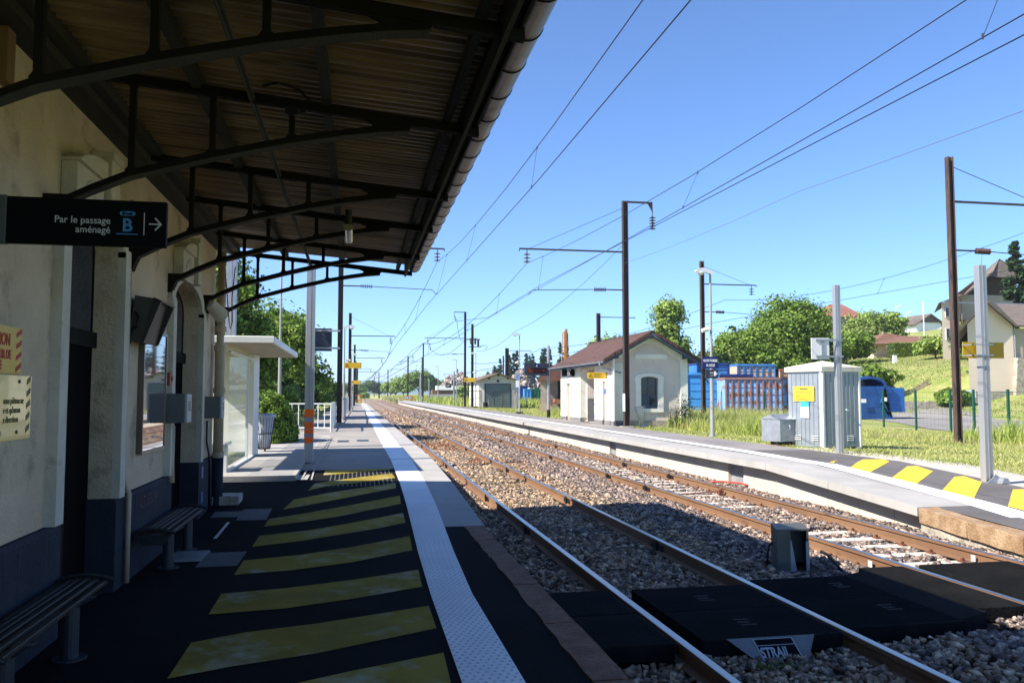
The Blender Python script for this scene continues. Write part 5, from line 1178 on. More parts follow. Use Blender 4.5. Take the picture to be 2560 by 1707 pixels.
def overhead(name, label, mess, cont, drops, r=.0085, sags=(1.5,)):
    t = thing(name, (mess[0][0], mess[0][1], 5.5), label, 'overhead line', 'overhead lines')
    def curve(P, sg_):
        out = []
        for ix_,(a,b_) in enumerate(zip(P[:-1],P[1:])):
            sag = sg_[min(ix_,len(sg_)-1)]
            for i in range(12): 
                u = i/12; out.append((a[0]+(b_[0]-a[0])*u, a[1]+(b_[1]-a[1])*u, a[2]+(b_[2]-a[2])*u - 4*sag*u*(1-u)))
        return out+[P[-1]]
    A = curve(mess, sags); B = curve(cont, (0,))
    def rr_(P): return [r*max(1.0, min(6, p[1]/30)) for p in P]
    m = MB(); m.tube(A, rr_(A), 5); m.build('messenger_wire', wire_m, t); m = MB(); m.tube(B, rr_(B), 5); m.build('contact_wire', wire_m, t)
    ya_ = [p[1] for p in A]; yb_ = [p[1] for p in B]
    for y in drops:
        p = (float(np.interp(y,ya_,[q[0] for q in A])),y,float(np.interp(y,ya_,[q[2] for q in A]))); q = (float(np.interp(y,yb_,[q_[0] for q_ in B])),y,float(np.interp(y,yb_,[q_[2] for q_ in B])))
        m = MB(); m.tube([p,q],.004*max(1,y/20),4); m.cyl((q[0],q[1],q[2]-.02),(q[0],q[1],q[2]+.05),.012*max(1,y/25),5); m.cyl((p[0],p[1],p[2]-.05),(p[0],p[1],p[2]+.02),.012*max(1,y/25),5); m.build('dropper', wire_m, t)
overhead('overhead_line','pair of wires above the nearer track, beside the canopy gutter',
  [(2.9,-22,8.3),(3.88,40.4,8.5),(2.95,69.7,6.3),(3.4,108,5.95),(3.4,150,5.3+.6),(3.4,260,7)], [(3.2,-22,5.95),(3.38,15,6.07),(3.38,40,6.33),(3.35,70,6.2),(3.4,108,6.0-.3),(3.4,260,5.6)], [15.8,25.5,35.2,48,58,80,92], sags=(1.6,.35,.5,.5))
overhead('overhead_line','pair of wires above the farther track, crossing the tall mast by the hut',
  [(7.3,-20,8.4),(7.55,36.3,7.9),(7.4,93.4,7.7),(7.4,160,7.4),(7.6,260,7.6)], [(6.9,-20,6.0),(7.1,17,6.12),(7.4,36.3,6.35),(7.2,93.4,6.0),(7.3,160,5.9),(7.6,260,5.9)], [8.1,17.1,33,43.5,55,70,85,110], sags=(1.25,1.2,.6))
overhead('overhead_line','pair of thin wires above the siding in front of the hillside houses',
  [(21.5,-15,9.0),(24.1,25.2,8.0),(23.6,50,8.1),(22.5,98,7.6),(22,160,8)], [(21.5,-15,6.2),(24.0,25.2,6.6),(22.8,50,6.6),(21.5,98,6.1),(21,160,6)], [28.0,34,42,60,75], sags=(.8,.8))
def wire(label, pts, r=.008, sag=.4, name='wire', mat=wire_m):
    out = []
    for a,b_ in zip(pts[:-1],pts[1:]):
        for i in range(10): u=i/10; out.append((a[0]+(b_[0]-a[0])*u,a[1]+(b_[1]-a[1])*u,a[2]+(b_[2]-a[2])*u-4*sag*u*(1-u)))
    out.append(pts[-1]); m = MB(); m.tube(out,[r*max(1,p[1]/30) for p in out],5); tag(m.build(name, mat), label, 'wire')
redw = M('reddish_wire', (.12,.08,.075), rough=.5)
wire('thin reddish wire running from the right edge to the tall mast by the hut', [(11,-2,6.3),(11.6,20,7.4),(12.1,36.3,8.0)], .006, .1, mat=redw)
wire('second contact wire slanting towards the hook arm of the tall mast', [(7.1,-10,5.6),(7.35,12,6.1),(7.0,31,6.2),(9.5,60,7.6),(11.0,93,10.2)], .009, 0)
wire('long sagging wire between the lamp post by the garage and the tall mast', [(12.2,36.3,9.0),(12.0,62,6.8),(12.95,90,6.7)], .007, .5)
wire('slack jumper wire hanging from the twin masts', [(11.2,93,10.2),(11.9,93.2,8.2)], .008, .9); wire('looped jumper wire between the twin masts and the lone mast', [(12.2,93,8.2),(12.75,150,10.8)], .008, 1.8)
wire('wire running from the twin masts out to the upper right of the lone mast', [(10.9,93.4,10.2),(8.0,120,8.3),(7.6,160,7.6)], .007, .2)
# ------------------------------------------------------------ vegetation generators
barkm = M('bark', (.11,.08,.055), (.07,.05,.035), sc=5, rough=.95, bump=.8)
def leafmat(n, c, c2): return M(n, c, c2, sc=.9, rough=.55, island=.6, transl=.35, spec=.3, c3=tuple(v*.5 for v in c), sc3=2.5, lo3=.54, hi3=.66)
lf_mid = leafmat('leaf_mid_green', (.12,.21,.028), (.20,.29,.045))
lf_dark = leafmat('leaf_dark_green', (.06,.12,.022), (.10,.17,.03))
lf_lite = leafmat('leaf_pale_green', (.22,.33,.065), (.29,.38,.085))
lf_con = leafmat('needle_dark_green', (.045,.085,.035), (.07,.115,.045))
lf_olive = leafmat('leaf_olive_green', (.17,.24,.055), (.22,.28,.065))
def leaves(C, D, size, rg, flat=.0, asp=.6):
    n = len(C)
    u = rg.normal(size=(n,3)); u /= np.linalg.norm(u,axis=1,keepdims=True)
    nrm = D + rg.normal(size=(n,3))*.75; nrm /= np.linalg.norm(nrm,axis=1,keepdims=True)
    u -= nrm*(u*nrm).sum(1,keepdims=True); u /= np.linalg.norm(u,axis=1,keepdims=True)+1e-6; w = np.cross(nrm,u)
    s = (size*rg.uniform(.6,1.35,n))[:,None]
    V = np.stack([C-u*s, C+w*s*asp, C+u*s, C-w*s*asp],1).reshape(-1,3)
    F = np.arange(4*n).reshape(n,4)
    return V, F
def crown_cloud(blobs, nleaf, size, seed, clump=.16, up=.35):
    # blobs: (cx,cy,cz,rx,ry,rz); leaves gather in clumps on the outer part of each blob
    rg = np.random.default_rng(seed); CC = []; DD = []
    vol = np.array([(b_[3]*b_[4]*b_[5])**(2/3) for b_ in blobs]); vol = vol/vol.sum()
    for b_, f in zip(blobs, vol):
        nl = int(nleaf*f); R3 = np.array(b_[3:6]); nc = max(14, int(nl/34))
        d = rg.normal(size=(nc,3)); d /= np.linalg.norm(d,axis=1,keepdims=True); d[:,2] = np.where(d[:,2] < -.5, -d[:,2]*.5, d[:,2])
        rad = rg.uniform(.5,1.0,nc)**.6 * (1+.16*np.sin(d[:,0]*7+seed)+.12*np.sin(d[:,1]*9+d[:,2]*6))
        cc = d*rad[:,None]*R3 + np.array(b_[:3])
        cs = rg.uniform(.6,1.3,nc)*clump*R3.mean()
        k = rg.integers(0,nc,nl); off = rg.normal(size=(nl,3))*cs[k][:,None]*np.array([1,1,.7])
        CC.append(cc[k]+off); DD.append(off/(cs[k][:,None]+1e-6)*.5 + d[k]*.6 + np.array([0,0,up]))
    return leaves(np.concatenate(CC), np.concatenate(DD), size, rg)
def limbs(m, h, r, rad, seed, zc_=.45, n=7):
    q = random.Random(seed); m.tube([(0,0,-.3),(q.uniform(-.1,.1)*r*3,0,h*.3),(q.uniform(-.3,.3),q.uniform(-.3,.3),h*.75)],[r*1.15,r*.8,r*.3],8)
    for i in range(n):
        a = 2*math.pi*(i+q.random()*.6)/n; z = h*(zc_*.5+.5*q.random()*zc_+.05*i/n); e = h*(zc_+.1+.4*q.random())
        m.tube([(0,0,z),(rad*.35*math.cos(a),rad*.35*math.sin(a),z+(e-z)*.55),(rad*.75*math.cos(a),rad*.75*math.sin(a),e)],[r*.45,r*.3,r*.08],5)
def tree(x, y, z, h, rad, label, mat, seed, nleaf=9000, size=.17, blobs=None, base=.18, group=None, name='tree', cat='tree', clump=.16, up=.35, trunk=True, rz=1.0):
    t = thing(name, (x,y,z), label, cat, group)
    rr = random.Random(seed)
    if blobs is None:
        blobs = [(0,0,h*.58,rad*.8,rad*.8,h*.40*rz)]
        for i in range(7):
            a = 2*math.pi*i/7+rr.random(); f = rr.uniform(.35,.6); blobs.append((rad*f*math.cos(a),rad*f*math.sin(a),h*rr.uniform(base+.18,.80),rad*rr.uniform(.38,.55),rad*rr.uniform(.38,.55),h*rr.uniform(.13,.2)))
    V, F = crown_cloud(blobs, nleaf, size, seed, clump, up); V = V + np.array([x,y,z])
    npmesh('crown', V, F, mat, t)
    if trunk:
        m = MB(); limbs(m, h*.85, max(.10,h*.022), rad, seed); m.v = [(a+x,b_+y,c_+z) for a,b_,c_ in m.v]; m.build('trunk', barkm, t)
    return t
def conifer(x, y, z, h, rad, label, seed, nleaf=5000, size=.22, group=None, mat=None, base=.05):
    t = thing('spruce_tree', (x,y,z), label, 'tree', group); rg = np.random.default_rng(seed)
    nb = int(h*7); CC = []; DD = []; per = max(8, nleaf//nb)
    for i in range(nb):
        f = base+(1-base)*rg.uniform()**1.15; a = rg.uniform(0,2*math.pi); L_ = rad*(1-f)**.85*rg.uniform(.72,1.12)+.12
        s_ = rg.uniform(0.1,1,per)**.7; p = np.stack([math.cos(a)*L_*s_, math.sin(a)*L_*s_, h*f - L_*.32*s_ + .12*L_*s_**3 + 0*s_],1)
        p += rg.normal(size=p.shape)*np.array([.13,.13,.07])*(.5+L_*.35); CC.append(p); DD.append(np.tile(np.array([math.cos(a)*.3,math.sin(a)*.3,1.0]),(per,1)))
    C_ = np.concatenate(CC); V, F = leaves(C_, np.concatenate(DD), size, rg, asp=.42); npmesh('crown', V+np.array([x,y,z]), F, mat or lf_con, t)
    m = MB(); m.tube([(x,y,z-.2),(x,y,z+h*.97)],[h*.018+.05,.02],7); m.build('trunk', barkm, t)
    return t

# ------------------------------------------------------------ left side vegetation and fences
tree(-8.0, 38.5, .2, 9.4, 4.2, 'big bright leafy tree behind the passenger shelter', lf_mid, 3, nleaf=62000, size=.105, clump=.13, up=.6,
     blobs=[tuple(v*.86 for v in q_) for q_ in [(0,0,6.2,3.7,3.7,3.9),(.6,-1,8.9,2.2,2.2,1.7),(2.4,-1,6.8,2.0,2.0,1.4),(3.0,0,5.0,2.2,2.2,1.5),(1.4,-2,3.4,2.8,2.4,1.8),(-2.6,0,7.5,2.4,2.4,1.9),(3.7,0,3.4,2.0,1.9,1.5),(-3,0,3.5,2.5,2.5,2)]])
tree(-6.0, 52, .1, 7.6, 3.7, 'second leafy tree, in shade right of the big tree by the shelter', lf_mid, 5, nleaf=26000, size=.13)
tree(-5.2, 72, .0, 6.2, 3.3, 'lower tree behind the fence, left of the near dark masts', lf_mid, 8, nleaf=9000, size=.2); tree(-5.5, 112, .0, 5.2, 3.2, 'small tree behind the far end of the near platform', lf_olive, 9, nleaf=6000, size=.22)
tree(-5.0, 38, .2, 3.2, 1.7, 'young shrub with pale shoots behind the silver railing', lf_lite, 12, nleaf=2500, size=.12, name='shrub', cat='shrub', trunk=False)
for i,(x,y,h,r,lb) in enumerate(((-5.6,44,2.9,1.9,'dark bush behind the corner of the silver railing'),(-5.0,50,3.2,2.0,'first dark bush behind the long mesh railing'),(-4.6,57,3.0,2.0,'second dark bush behind the long mesh railing'),(-4.4,65,3.0,2.1,'third dark bush behind the long mesh railing'),(-4.2,76,3.2,2.4,'fourth dark bush behind the long mesh railing'),(-4.0,90,3.3,2.6,'fifth dark bush behind the long mesh railing'),(-3.6,106,3.0,2.6,'farthest dark bush behind the long mesh railing'))):
    tree(x,y,0,h,r,lb,lf_dark if i%2 else lf_mid,200+i,nleaf=4500,size=.14+.01*i,name='shrub',cat='shrub',trunk=False)
tree(-14, 38, .2, 7.0, 4.2, 'dark leafy tree at the far left behind the shelter glass', lf_dark, 14, nleaf=12000, size=.17)
tree(-3.9, 41, .2, 2.2, 1.2, 'small bush at the foot of the railing corner', lf_lite, 13, nleaf=1800, size=.1, name='shrub', cat='shrub', trunk=False)
rg0 = np.random.default_rng(2)
t = thing('clipped_bush', (-2.75,27,.45), 'rounded clipped bush behind the litter bin, sunlit on its left side', 'bush')
n_ = 14000; d = rg0.normal(size=(n_,3)); d /= np.linalg.norm(d,axis=1,keepdims=True); d[:,2] = np.abs(d[:,2]); rr_ = rg0.uniform(.88,1.0,n_)*(1+.05*np.sin(d[:,0]*11)*np.sin(d[:,1]*9+d[:,2]*7)); C_ = d*rr_[:,None]*np.array([1.0,1.5,1.65])
V, F = leaves(C_, d+np.array([0,0,.2]), .045, rg0); npmesh('foliage', V+np.array([-2.75,27.0,.45]), F, lf_mid, t)
m = MB(); m.rev((-2.75,27,.45),[(.88,0),(.84,.7),(.6,1.15),(.2,1.4)],12,0); m.build('inner_twigs', M('dark_twigs',(.02,.03,.01),rough=1), t, fn=lambda x,y,z:(x,27+(y-27)*1.4,z))
# crowd barriers / railing, silver
def railing(pts, z, h, label, sp=.22, r=.024):
    t = thing('railing', (pts[0][0],pts[0][1],z), label, 'railing'); 
    for a,b_ in zip(pts[:-1],pts[1:]):
        L_ = math.dist(a,b_); m = MB()
        m.tube([(a[0],a[1],z+.15),(a[0],a[1],z+h),(b_[0],b_[1],z+h),(b_[0],b_[1],z+.15)],r*1.4,6); m.tube([(a[0],a[1],z+.17),(b_[0],b_[1],z+.17)],r*1.2,6); m.cyl((a[0],a[1],z),(a[0],a[1],z+.2),r*1.3,6); m.cyl((b_[0],b_[1],z),(b_[0],b_[1],z+.2),r*1.3,6); m.build('frame', offw, t)
        m = MB()
        for i in range(1,int(L_/sp)): u = i/int(L_/sp); m.cyl((a[0]+(b_[0]-a[0])*u,a[1]+(b_[1]-a[1])*u,z+.17),(a[0]+(b_[0]-a[0])*u,a[1]+(b_[1]-a[1])*u,z+h),r*.8,5)
        m.build('bars', offw, t)
railing([(-3.0,34.0),(-1.95,33.7),(-.95,33.4)], .48, 1.12, 'silver barred railing across the end of the shelter slab')
railing([(-.93,33.6),(-.92,36.2),(-.92,39.0)], .5, 1.1, 'silver railing running back from the corner to the nearest dark mast', .3)
railing([(-.80,41.2),(-.72,48),(-.66,56),(-.6,66),(-.5,80),(-.45,100),(-.42,126)], .5, 1.25, 'long grey mesh railing along the back of the near platform', .6, .022)
gmesh = M('green_fence_paint', (.012,.075,.045), rough=.45)
def meshfence(pts, h, label, zf=terrain, wires=True, col=gmesh, pr_=.04):
    t = thing('wire_mesh_fence', (pts[0][0],pts[0][1],zf(*pts[0])), label, 'fence')
    for p in pts:
        z = zf(*p); m = MB(); m.box(p[0]-pr_,p[0]+pr_,p[1]-pr_,p[1]+pr_,z-.1,z+h); o = m.build('post', col, t)
    m = MB()
    for a,b_ in zip(pts[:-1],pts[1:]):
        za, zb = zf(*a), zf(*b_); L_ = math.dist(a,b_)
        for k in range(8): 
            zz = .12+(h-.22)*k/7; m.tube([(a[0],a[1],za+zz),(b_[0],b_[1],zb+zz)], .004 if k not in (0,3,7) else .008, 3)
        for i in range(1,int(L_/.35)): u = i/int(L_/.35); x_,y_,z_=a[0]+(b_[0]-a[0])*u,a[1]+(b_[1]-a[1])*u,za+(zb-za)*u; m.cyl((x_,y_,z_+.1),(x_,y_,z_+h-.1),.0025,3,cap=False)
    m.build('wire_mesh', col, t)
    return t
meshfence([(-8.5,40),(-6.5,40.5),(-4.5,41),(-3.2,44),(-3.1,50),(-3.0,58)], 2.0, 'dark green mesh fence below the big tree', col=M('dark_green_fence',(.01,.045,.03),rough=.5))
# ------------------------------------------------------------ right fence, containers
fp = [(24.3,22.5),(24.36,27.38),(24.47,29.3),(25.4,31.8),(26.1,35.0),(26.9,38.6),(27.2,42.5),(26.8,46.5),(26.2,50),(24.9,53.5),(23.4,57),(21.5,60)]
meshfence(fp, 1.9, 'green mesh fence with dark green posts between the meadow and the road')
cblue = M('container_blue', (.035,.16,.42), (.05,.22,.52), sc=1, rough=.5, c3=(.14,.05,.03), sc3=2.2, lo3=.60, hi3=.68)
cblue2 = M('container_bright_blue', (.06,.30,.68), (.05,.25,.6), sc=1, rough=.5)
cdark = M('container_navy', (.012,.03,.16), (.02,.05,.2), sc=2, rough=.5)
crusty = M('container_blue_rusty', (.16,.34,.66), (.24,.42,.70), sc=1.5, rough=.7, c3=(.24,.09,.04), sc3=1.6, lo3=.50, hi3=.60)
crib = M('rusty_ribs', (.20,.13,.16), (.25,.12,.08), sc=3, rough=.7)
cpink = M('container_faded_peach', (.55,.36,.24), (.25,.38,.55), sc=.9, rough=.7, lo=.48, hi=.52)
crust = M('container_rust_brown', (.32,.15,.09), (.22,.10,.06), sc=2, rough=.8)
def container(loc, L_, D_, H_, rz, nr, mats, label, top=0.1, name='skip_container'):
    t = thing(name, loc, label, 'container', rz=rz)
    def P(x,y,z): return (x,y,z)
    body, ribm, dk = mats
    def bd(m, nm, mt): 
        o = m.build(nm, mt, None, origin=(0,0,0)); o.location = (0,0,0); o.parent = t; return o
    m = MB(); m.box(0,L_,0,.06,.15,H_); m.box(0,L_,D_-.06,D_,.15,H_); m.box(0,.06,.06,D_-.06,.15,H_); m.box(.06,L_-.06,.06,D_-.06,.15,.25); bd(m,'walls',body)
    m = MB(); m.box(L_-.06,L_,.06,D_-.06,.15,H_); bd(m,'end_door',dk)
    m = MB()
    for i in range(nr+1): x = i*(L_-.1)/nr; m.box(x,x+.1,-.09,.0,.15,H_-.1)
    for k in range(1,5): m.box(0,L_,-.03,.0,.15+(H_-.3)*k/5,.19+(H_-.3)*k/5)
    m.box(-.03,L_+.03,-.12,.08,H_-.1,H_+.06); m.box(-.03,L_+.03,D_-.08,D_+.1,H_-.1,H_+.06); m.box(-.03,.08,0,D_,H_-.1,H_+.06); bd(m,'ribs',ribm)
    m = MB(); m.box(.3,L_-.3,.5,.7,0,.15); m.box(.3,L_-.3,D_-.7,D_-.5,0,.15); bd(m,'skids',dk)
    return t
container((24.7,52.6,.3), 4.3, 2.4, 2.75, R(-12), 10, (crusty,crib,cdark), 'weathered blue ribbed skip with rust patches, front of the container yard')
container((29.3,51.0,.3), 3.2, 2.4, 2.6, R(-8), 6, (cdark,crust,cdark), 'dark blue skip end behind the tall locker, right of the rusty ribbed skip')
container((25.2,60.5,.3), 2.6, 2.4, 3.25, R(-8), 1, (cblue2,cblue2,cdark), 'plain bright blue tall container left of the rusty ribbed skip')
container((28.1,61.5,.3), 3.0, 2.4, 3.2, R(-8), 1, (cdark,cdark,cdark), 'dark navy container just behind the rusty ribbed skip')
container((30.4,62.5,2.0), 3.2, 2.4, 2.35, R(-6), 6, (cpink,cblue,cdark), 'open sided faded peach and blue skip stacked at the back of the yard')
container((33.9,62.0,1.7), 3.4, 2.4, 2.25, R(-6), 6, (cpink,crust,crust), 'rust brown ribbed skip stacked at the right end of the back row')
container((27.8,64.5,2.3), 2.7, 2.2, 2.2, R(-6), 2, (cblue,cdark,cdark), 'blue open skip stacked on top at the left of the back row')
container((29.6,57,.3), 5.5, 2.4, 2.55, R(-8), 8, (crust,crust,crust), 'long low brown skip under the stacked ones in the yard')
t = container((22.9,66,.3), 2.5, 2.2, 2.9, R(-5), 3, (cblue2,cblue,cdark), 'light blue container just right of the hut behind the fence')
# hook-lift skip with arched hood right of locker
t = thing('hooded_skip', (34.5,50,.2), 'blue skip with an arched hood and sloping sides right of the tall locker', 'skip')
m = MB(); m.prism([(33.1,.3),(35.6,.25),(35.3,1.2),(35.5,2.5),(33.1,2.5)],'y',50,52.4); m.prism([(34.3,2.5),(34.9,2.5),(34.6,1.4),(35.6,.25),(35.4,.25)],'y',49.85,49.99); m.build('hopper', M('skip_deep_blue',(.012,.055,.20),(.02,.09,.28),sc=1.5,rough=.5), t)
m = MB(); a = [(33.9+1.25*math.cos(math.pi*k/8), 2.55+.62*math.sin(math.pi*k/8)) for k in range(9)]; a2 = [(33.9+1.1*math.cos(math.pi*k/8), 2.50+.5*math.sin(math.pi*k/8)) for k in range(9)]
for k in range(8): m.prism([a[k],a[k+1],a2[k+1],a2[k]],'y',50,52.5)
m.build('arched_hood', MATS['skip_deep_blue'], t); m = MB(); m.box(32.8,34.0,50.3,52.3,1.7,2.45); m.build('dark_opening', black, t)
m = MB(); m.box(35.5,36.6,50.2,52.4,.75,2.4); m.build('side_bin', M('skip_mid_blue',(.02,.12,.40),rough=.5), t); m = MB(); m.box(33.0,33.45,49.8,49.85,1.4,1.65); m.box(34.85,35.0,49.8,49.85,1.5,1.75); m.split('white_label', white, t)
# meadow grass
def blades(name, x0,x1,y0,y1,n,h,w,mat,seed,label,zf,mask=None,lean=.35):
    rr = np.random.default_rng(seed); x = rr.uniform(x0,x1,n); y = rr.uniform(y0,y1,n)
    if mask is not None: k = mask(x,y,rr); x = x[k]; y = y[k]
    n = len(x); z = np.array([zf(a,b_) for a,b_ in zip(x,y)]); hh = h*rr.uniform(.4,1.25,n)*(1+.35*np.sin(x*.9+y*.6)*np.sin(y*1.1-x*.4)); a = rr.uniform(0,2*math.pi,n); ww = w*rr.uniform(.6,1.3,n)
    dx, dy = np.cos(a)*ww, np.sin(a)*ww; b_ = rr.normal(size=(n,2))*lean*hh[:,None]
    P0 = np.stack([x-dx,y-dy,z],1); P1 = np.stack([x+dx,y+dy,z],1); P2 = np.stack([x+b_[:,0]*.4+dx*.6,y+b_[:,1]*.4+dy*.6,z+hh*.6],1); P3 = np.stack([x+b_[:,0]*.4-dx*.6,y+b_[:,1]*.4-dy*.6,z+hh*.6],1); P4 = np.stack([x+b_[:,0],y+b_[:,1],z+hh],1)
    V = np.stack([P0,P1,P2,P3,P4],1).reshape(-1,3); o = np.arange(n)*5
    F = np.concatenate([np.stack([o,o+1,o+2],1),np.stack([o,o+2,o+3],1),np.stack([o+3,o+2,o+4],1)])
    return tag(npmesh(name, V, F, mat), label, None, None, 'stuff')
gr1 = M('meadow_grass', (.27,.36,.07), (.42,.44,.13), sc=.5, rough=.7, island=.35, transl=.35, spec=.2)
gr2 = M('cut_grass', (.28,.34,.09), (.44,.41,.18), sc=.9, rough=.8, island=.35, transl=.25, spec=.1, c3=(.22,.30,.07), sc3=1.8)
gr3 = M('dry_seed_grass', (.46,.42,.21), (.32,.36,.11), sc=.4, rough=.8, island=.3, transl=.3, spec=.1)
def notblock(x,y,rr): return ~((x>11.9)&(x<15.9)&(y>37.6)&(y<47.6)) & ~((x>12.9)&(x<15.1)&(y>22.2)&(y<23.6))
def inroad(x,y): 
    return (x > np.interp(y,[14,20,27,31,36,44,58],[22.5,24.2,25.2,26.2,27.5,31.5,37])) & (x < np.interp(y,[14,20,30,45,58],[30,33,35,41.3,46]))
blades('meadow_grass',14.5,30,25.5,62,52000,.62,.016,gr1,1,'tall green meadow grass behind the far platform',terrain,lambda x,y,rr: notblock(x,y,rr)&(x/y<.60)&(y>27.5)&((x-14.5)>(32-y)*.35)&~((x<20.5)&(y>78))&(~inroad(x,y)))
blades('dry_grass',15,31,26,60,12000,.85,.012,gr3,2,'tall dry seed heads among the meadow grass',terrain,lambda x,y,rr: notblock(x,y,rr)&(x/y<.60)&(y>27.5)&((x-14.5)>(32-y)*.35)&(~inroad(x,y)))
blades('lawn_grass',12.2,26,11.5,36,60000,.085,.012,gr2,3,'short mown grass beside the far platform',terrain,lambda x,y,rr: notblock(x,y,rr)&(x>12.25+np.clip((20-y)*.13,0,1.1)+rr.uniform(0,.7,len(x)))&(~inroad(x,y))&((np.sin(x*1.7+y*.9)+np.sin(y*2.1-x*.7)+rr.uniform(-1,1.6,len(x)))>-.9),.8)
blades('lawn_grass',12.1,22,36,100,26000,.12,.02,gr2,4,'short grass between the hut and the white garage',terrain,lambda x,y,rr: notblock(x,y,rr)&(x>12.2),.7)
blades('verge_grass',19.5,26.5,20,31,5000,.22,.012,gr3,5,'thin dry grass along the foot of the green fence',terrain,lambda x,y,rr: (~inroad(x,y))&(x>18.0))
blades('weeds',21.5,25,19,27,2600,.8,.02,gr1,6,'tall green weeds at the fence, right of the nearest aluminium pole',terrain,lambda x,y,rr: (~inroad(x,y))|(x<23))
blades('far_meadow_grass',12.5,60,100,300,30000,1.0,.08,gr1,7,'far meadow grass beyond the end of the far platform',terrain,lambda x,y,rr: (x>12.4+(y-100)*.0)&(x<y*.30))
blades('far_meadow_grass',9.3,13.5,180,300,7000,1.1,.08,gr3,17,'pale grass past the end of the far platform',lambda x,y:-.2)
blades('verge_grass',-4.5,-2.2,30.6,60,5000,.3,.012,gr3,8,'dry grass under the silver railing',lambda x,y:.42,lambda x,y,rr: (x<-1.0-(y<33.5)*1.2))
blades('verge_grass',-9,1.0,128,260,7000,.7,.05,gr1,18,'grass past the far end of the near platform',lambda x,y:-.3)
grh = M('hillside_grass', (.19,.26,.07), (.32,.31,.14), sc=.3, rough=.8, island=.3, transl=.3, spec=.1)
blades('hillside_grass',40,80,40,120,70000,.14,.04,grh,9,'green grass on the hillside beyond the road',terrain,lambda x,y,rr: (x/y>.5)&(x/y<1.05)&(x+.35*(y-58)>40.5)&~((x>47.7)&(x<56)&(y>57.5)&(y<66)))
# dry weeds on the ballast
wd1 = M('rusty_weed', (.26,.09,.05), (.34,.16,.08), sc=2, rough=.9, island=.35, transl=.25)
wd2 = M('straw_weed', (.42,.32,.19), (.33,.24,.13), sc=2, rough=.9, island=.3, transl=.3)
bz = lambda x,y: float(bedz(x))
blades('ballast_weeds',2.75,4.0,22.5,45,9000,.10,.010,wd1,21,'reddish dry weeds between the rails of the nearer track',bz,lambda x,y,rr: (np.sin(y*.75+1.2)+np.sin(y*.31+x))>.1)
blades('ballast_weeds',2.8,4.0,11.5,24,5200,.07,.007,wd2,22,'straw coloured dry weeds between the nearer rails',bz,lambda x,y,rr: (np.sin(y*1.3+x*2)+rr.uniform(-1,1,len(x)))>.2)
blades('ballast_weeds',4.3,5.4,20,50,4200,.08,.010,wd1,23,'reddish weeds on the stones right of the second rail',bz,lambda x,y,rr: np.sin(y*.55+2+x)>.45)
tw = thing('dry_weed_plant', (2.75,12.75,-.18), 'small dry branching weed beside the first rail at the edge of the shade', 'plant'); m = MB(); q = random.Random(5)
for i in range(22):
    a = q.uniform(0,6.28); l = q.uniform(.06,.2); m.tube([(2.95,12.7,-.18),(2.95+.08*math.cos(a),12.7+.1*math.sin(a),-.18+l*.6),(2.95+.15*math.cos(a),12.7+.18*math.sin(a),-.18+l)],[.003,.002,.001],3)
m.build('stems', wd2, tw)
# green weed near the deflector and by the hut
def sprig(x,y,z,h,r,n,label,mat,seed,size=.03,name='weed_plant',cat='plant'):
    t = thing(name,(x,y,z),label,cat); rg = np.random.default_rng(seed); C_ = rg.normal(size=(n,3))*np.array([r,r,h*.3])+np.array([x,y,z+h*.5]); C_[:,2] = np.clip(C_[:,2],z,z+h*1.2)
    V,F = leaves(C_, np.tile(np.array([0,0,1.0]),(n,1)), size, rg); npmesh('foliage',V,F,mat,t); m = MB(); q = random.Random(seed)
    for i in range(6): m.tube([(x,y,z),(x+q.uniform(-r,r),y+q.uniform(-r,r),z+h)],[.006*(1+h),.003],4)
    m.build('stems', barkm, t); return t
sprig(3.15,6.05,-.18,.10,.05,70,'small green weed left of the steel deflector',lf_mid,1,.018); sprig(3.35,6.12,-.18,.08,.05,60,'tiny green weed just under the steel deflector',lf_mid,2,.016)
sprig(2.15,5.45,-.2,.12,.05,60,'small green weed in the shade below the platform kerb',lf_mid,3,.025)
sprig(15.4,37.2,.4,1.3,.2,420,'upright dark green shrub against the right end of the hut gable',lf_dark,4,.06,'shrub','shrub'); sprig(15.0,37.3,.4,.85,.14,200,'lower dark shrub beside the upright one at the hut gable',lf_dark,5,.05,'shrub','shrub')
sprig(14.75,37.35,.4,.8,.05,50,'thin dry weed stalk beneath the hut window',wd1,6,.02)
# tyre / pipe, stone, bin with white liner near hut
m = MB(); m.rev((15.35,36.4,.62),[(.16,-.25),(.22,-.25),(.24,-.2),(.24,.2),(.22,.25),(.16,.25),(.16,-.25)],16,ax='x'); tag(m.build('rubber_tube', M('dark_rubber',(.03,.025,.022),rough=.8), smooth=True), 'short dark rubber tube lying in the grass by the hut', 'tube')
m = MB(); m.box(14.9,15.1,36.2,36.4,.35,.62); tag(m.build('pale_block', sand, bevel=.02), 'pale stone block in front of the dark rubber tube', 'block')
m = MB(); m.box(16.6,17.2,37.6,38.1,.3,.62); tag(m.build('rubble_block', oldconc, bevel=.08), 'broken pale rubble in the grass right of the hut', 'rubble')
linerw = M('white_liner', (.62,.64,.70), (.52,.55,.62), sc=4, rough=.45, transl=.25)
t = thing('litter_bin', (12.95,36.6,.42), 'wire litter bin with a sagging white bag before the hut gable', 'litter bin')
m = MB(); m.add([(12.62,36.5,1.35),(13.05,36.45,1.42),(13.15,36.7,1.38),(12.75,36.8,1.33),(12.95,36.5,.60),(13.1,36.5,.52),(13.16,36.62,.55),(12.98,36.65,.58),(12.9,36.42,.8),(13.2,36.45,.75)],[(0,1,5,4),(1,2,6,5),(2,3,7,6),(3,0,4,7),(4,5,6,7)]); m.rev((13.1,36.55,.42),[(.02,0),(.12,.03),(.13,.12),(.05,.22)],10); m.build('white_bag', linerw, t, smooth=True)
m = MB()
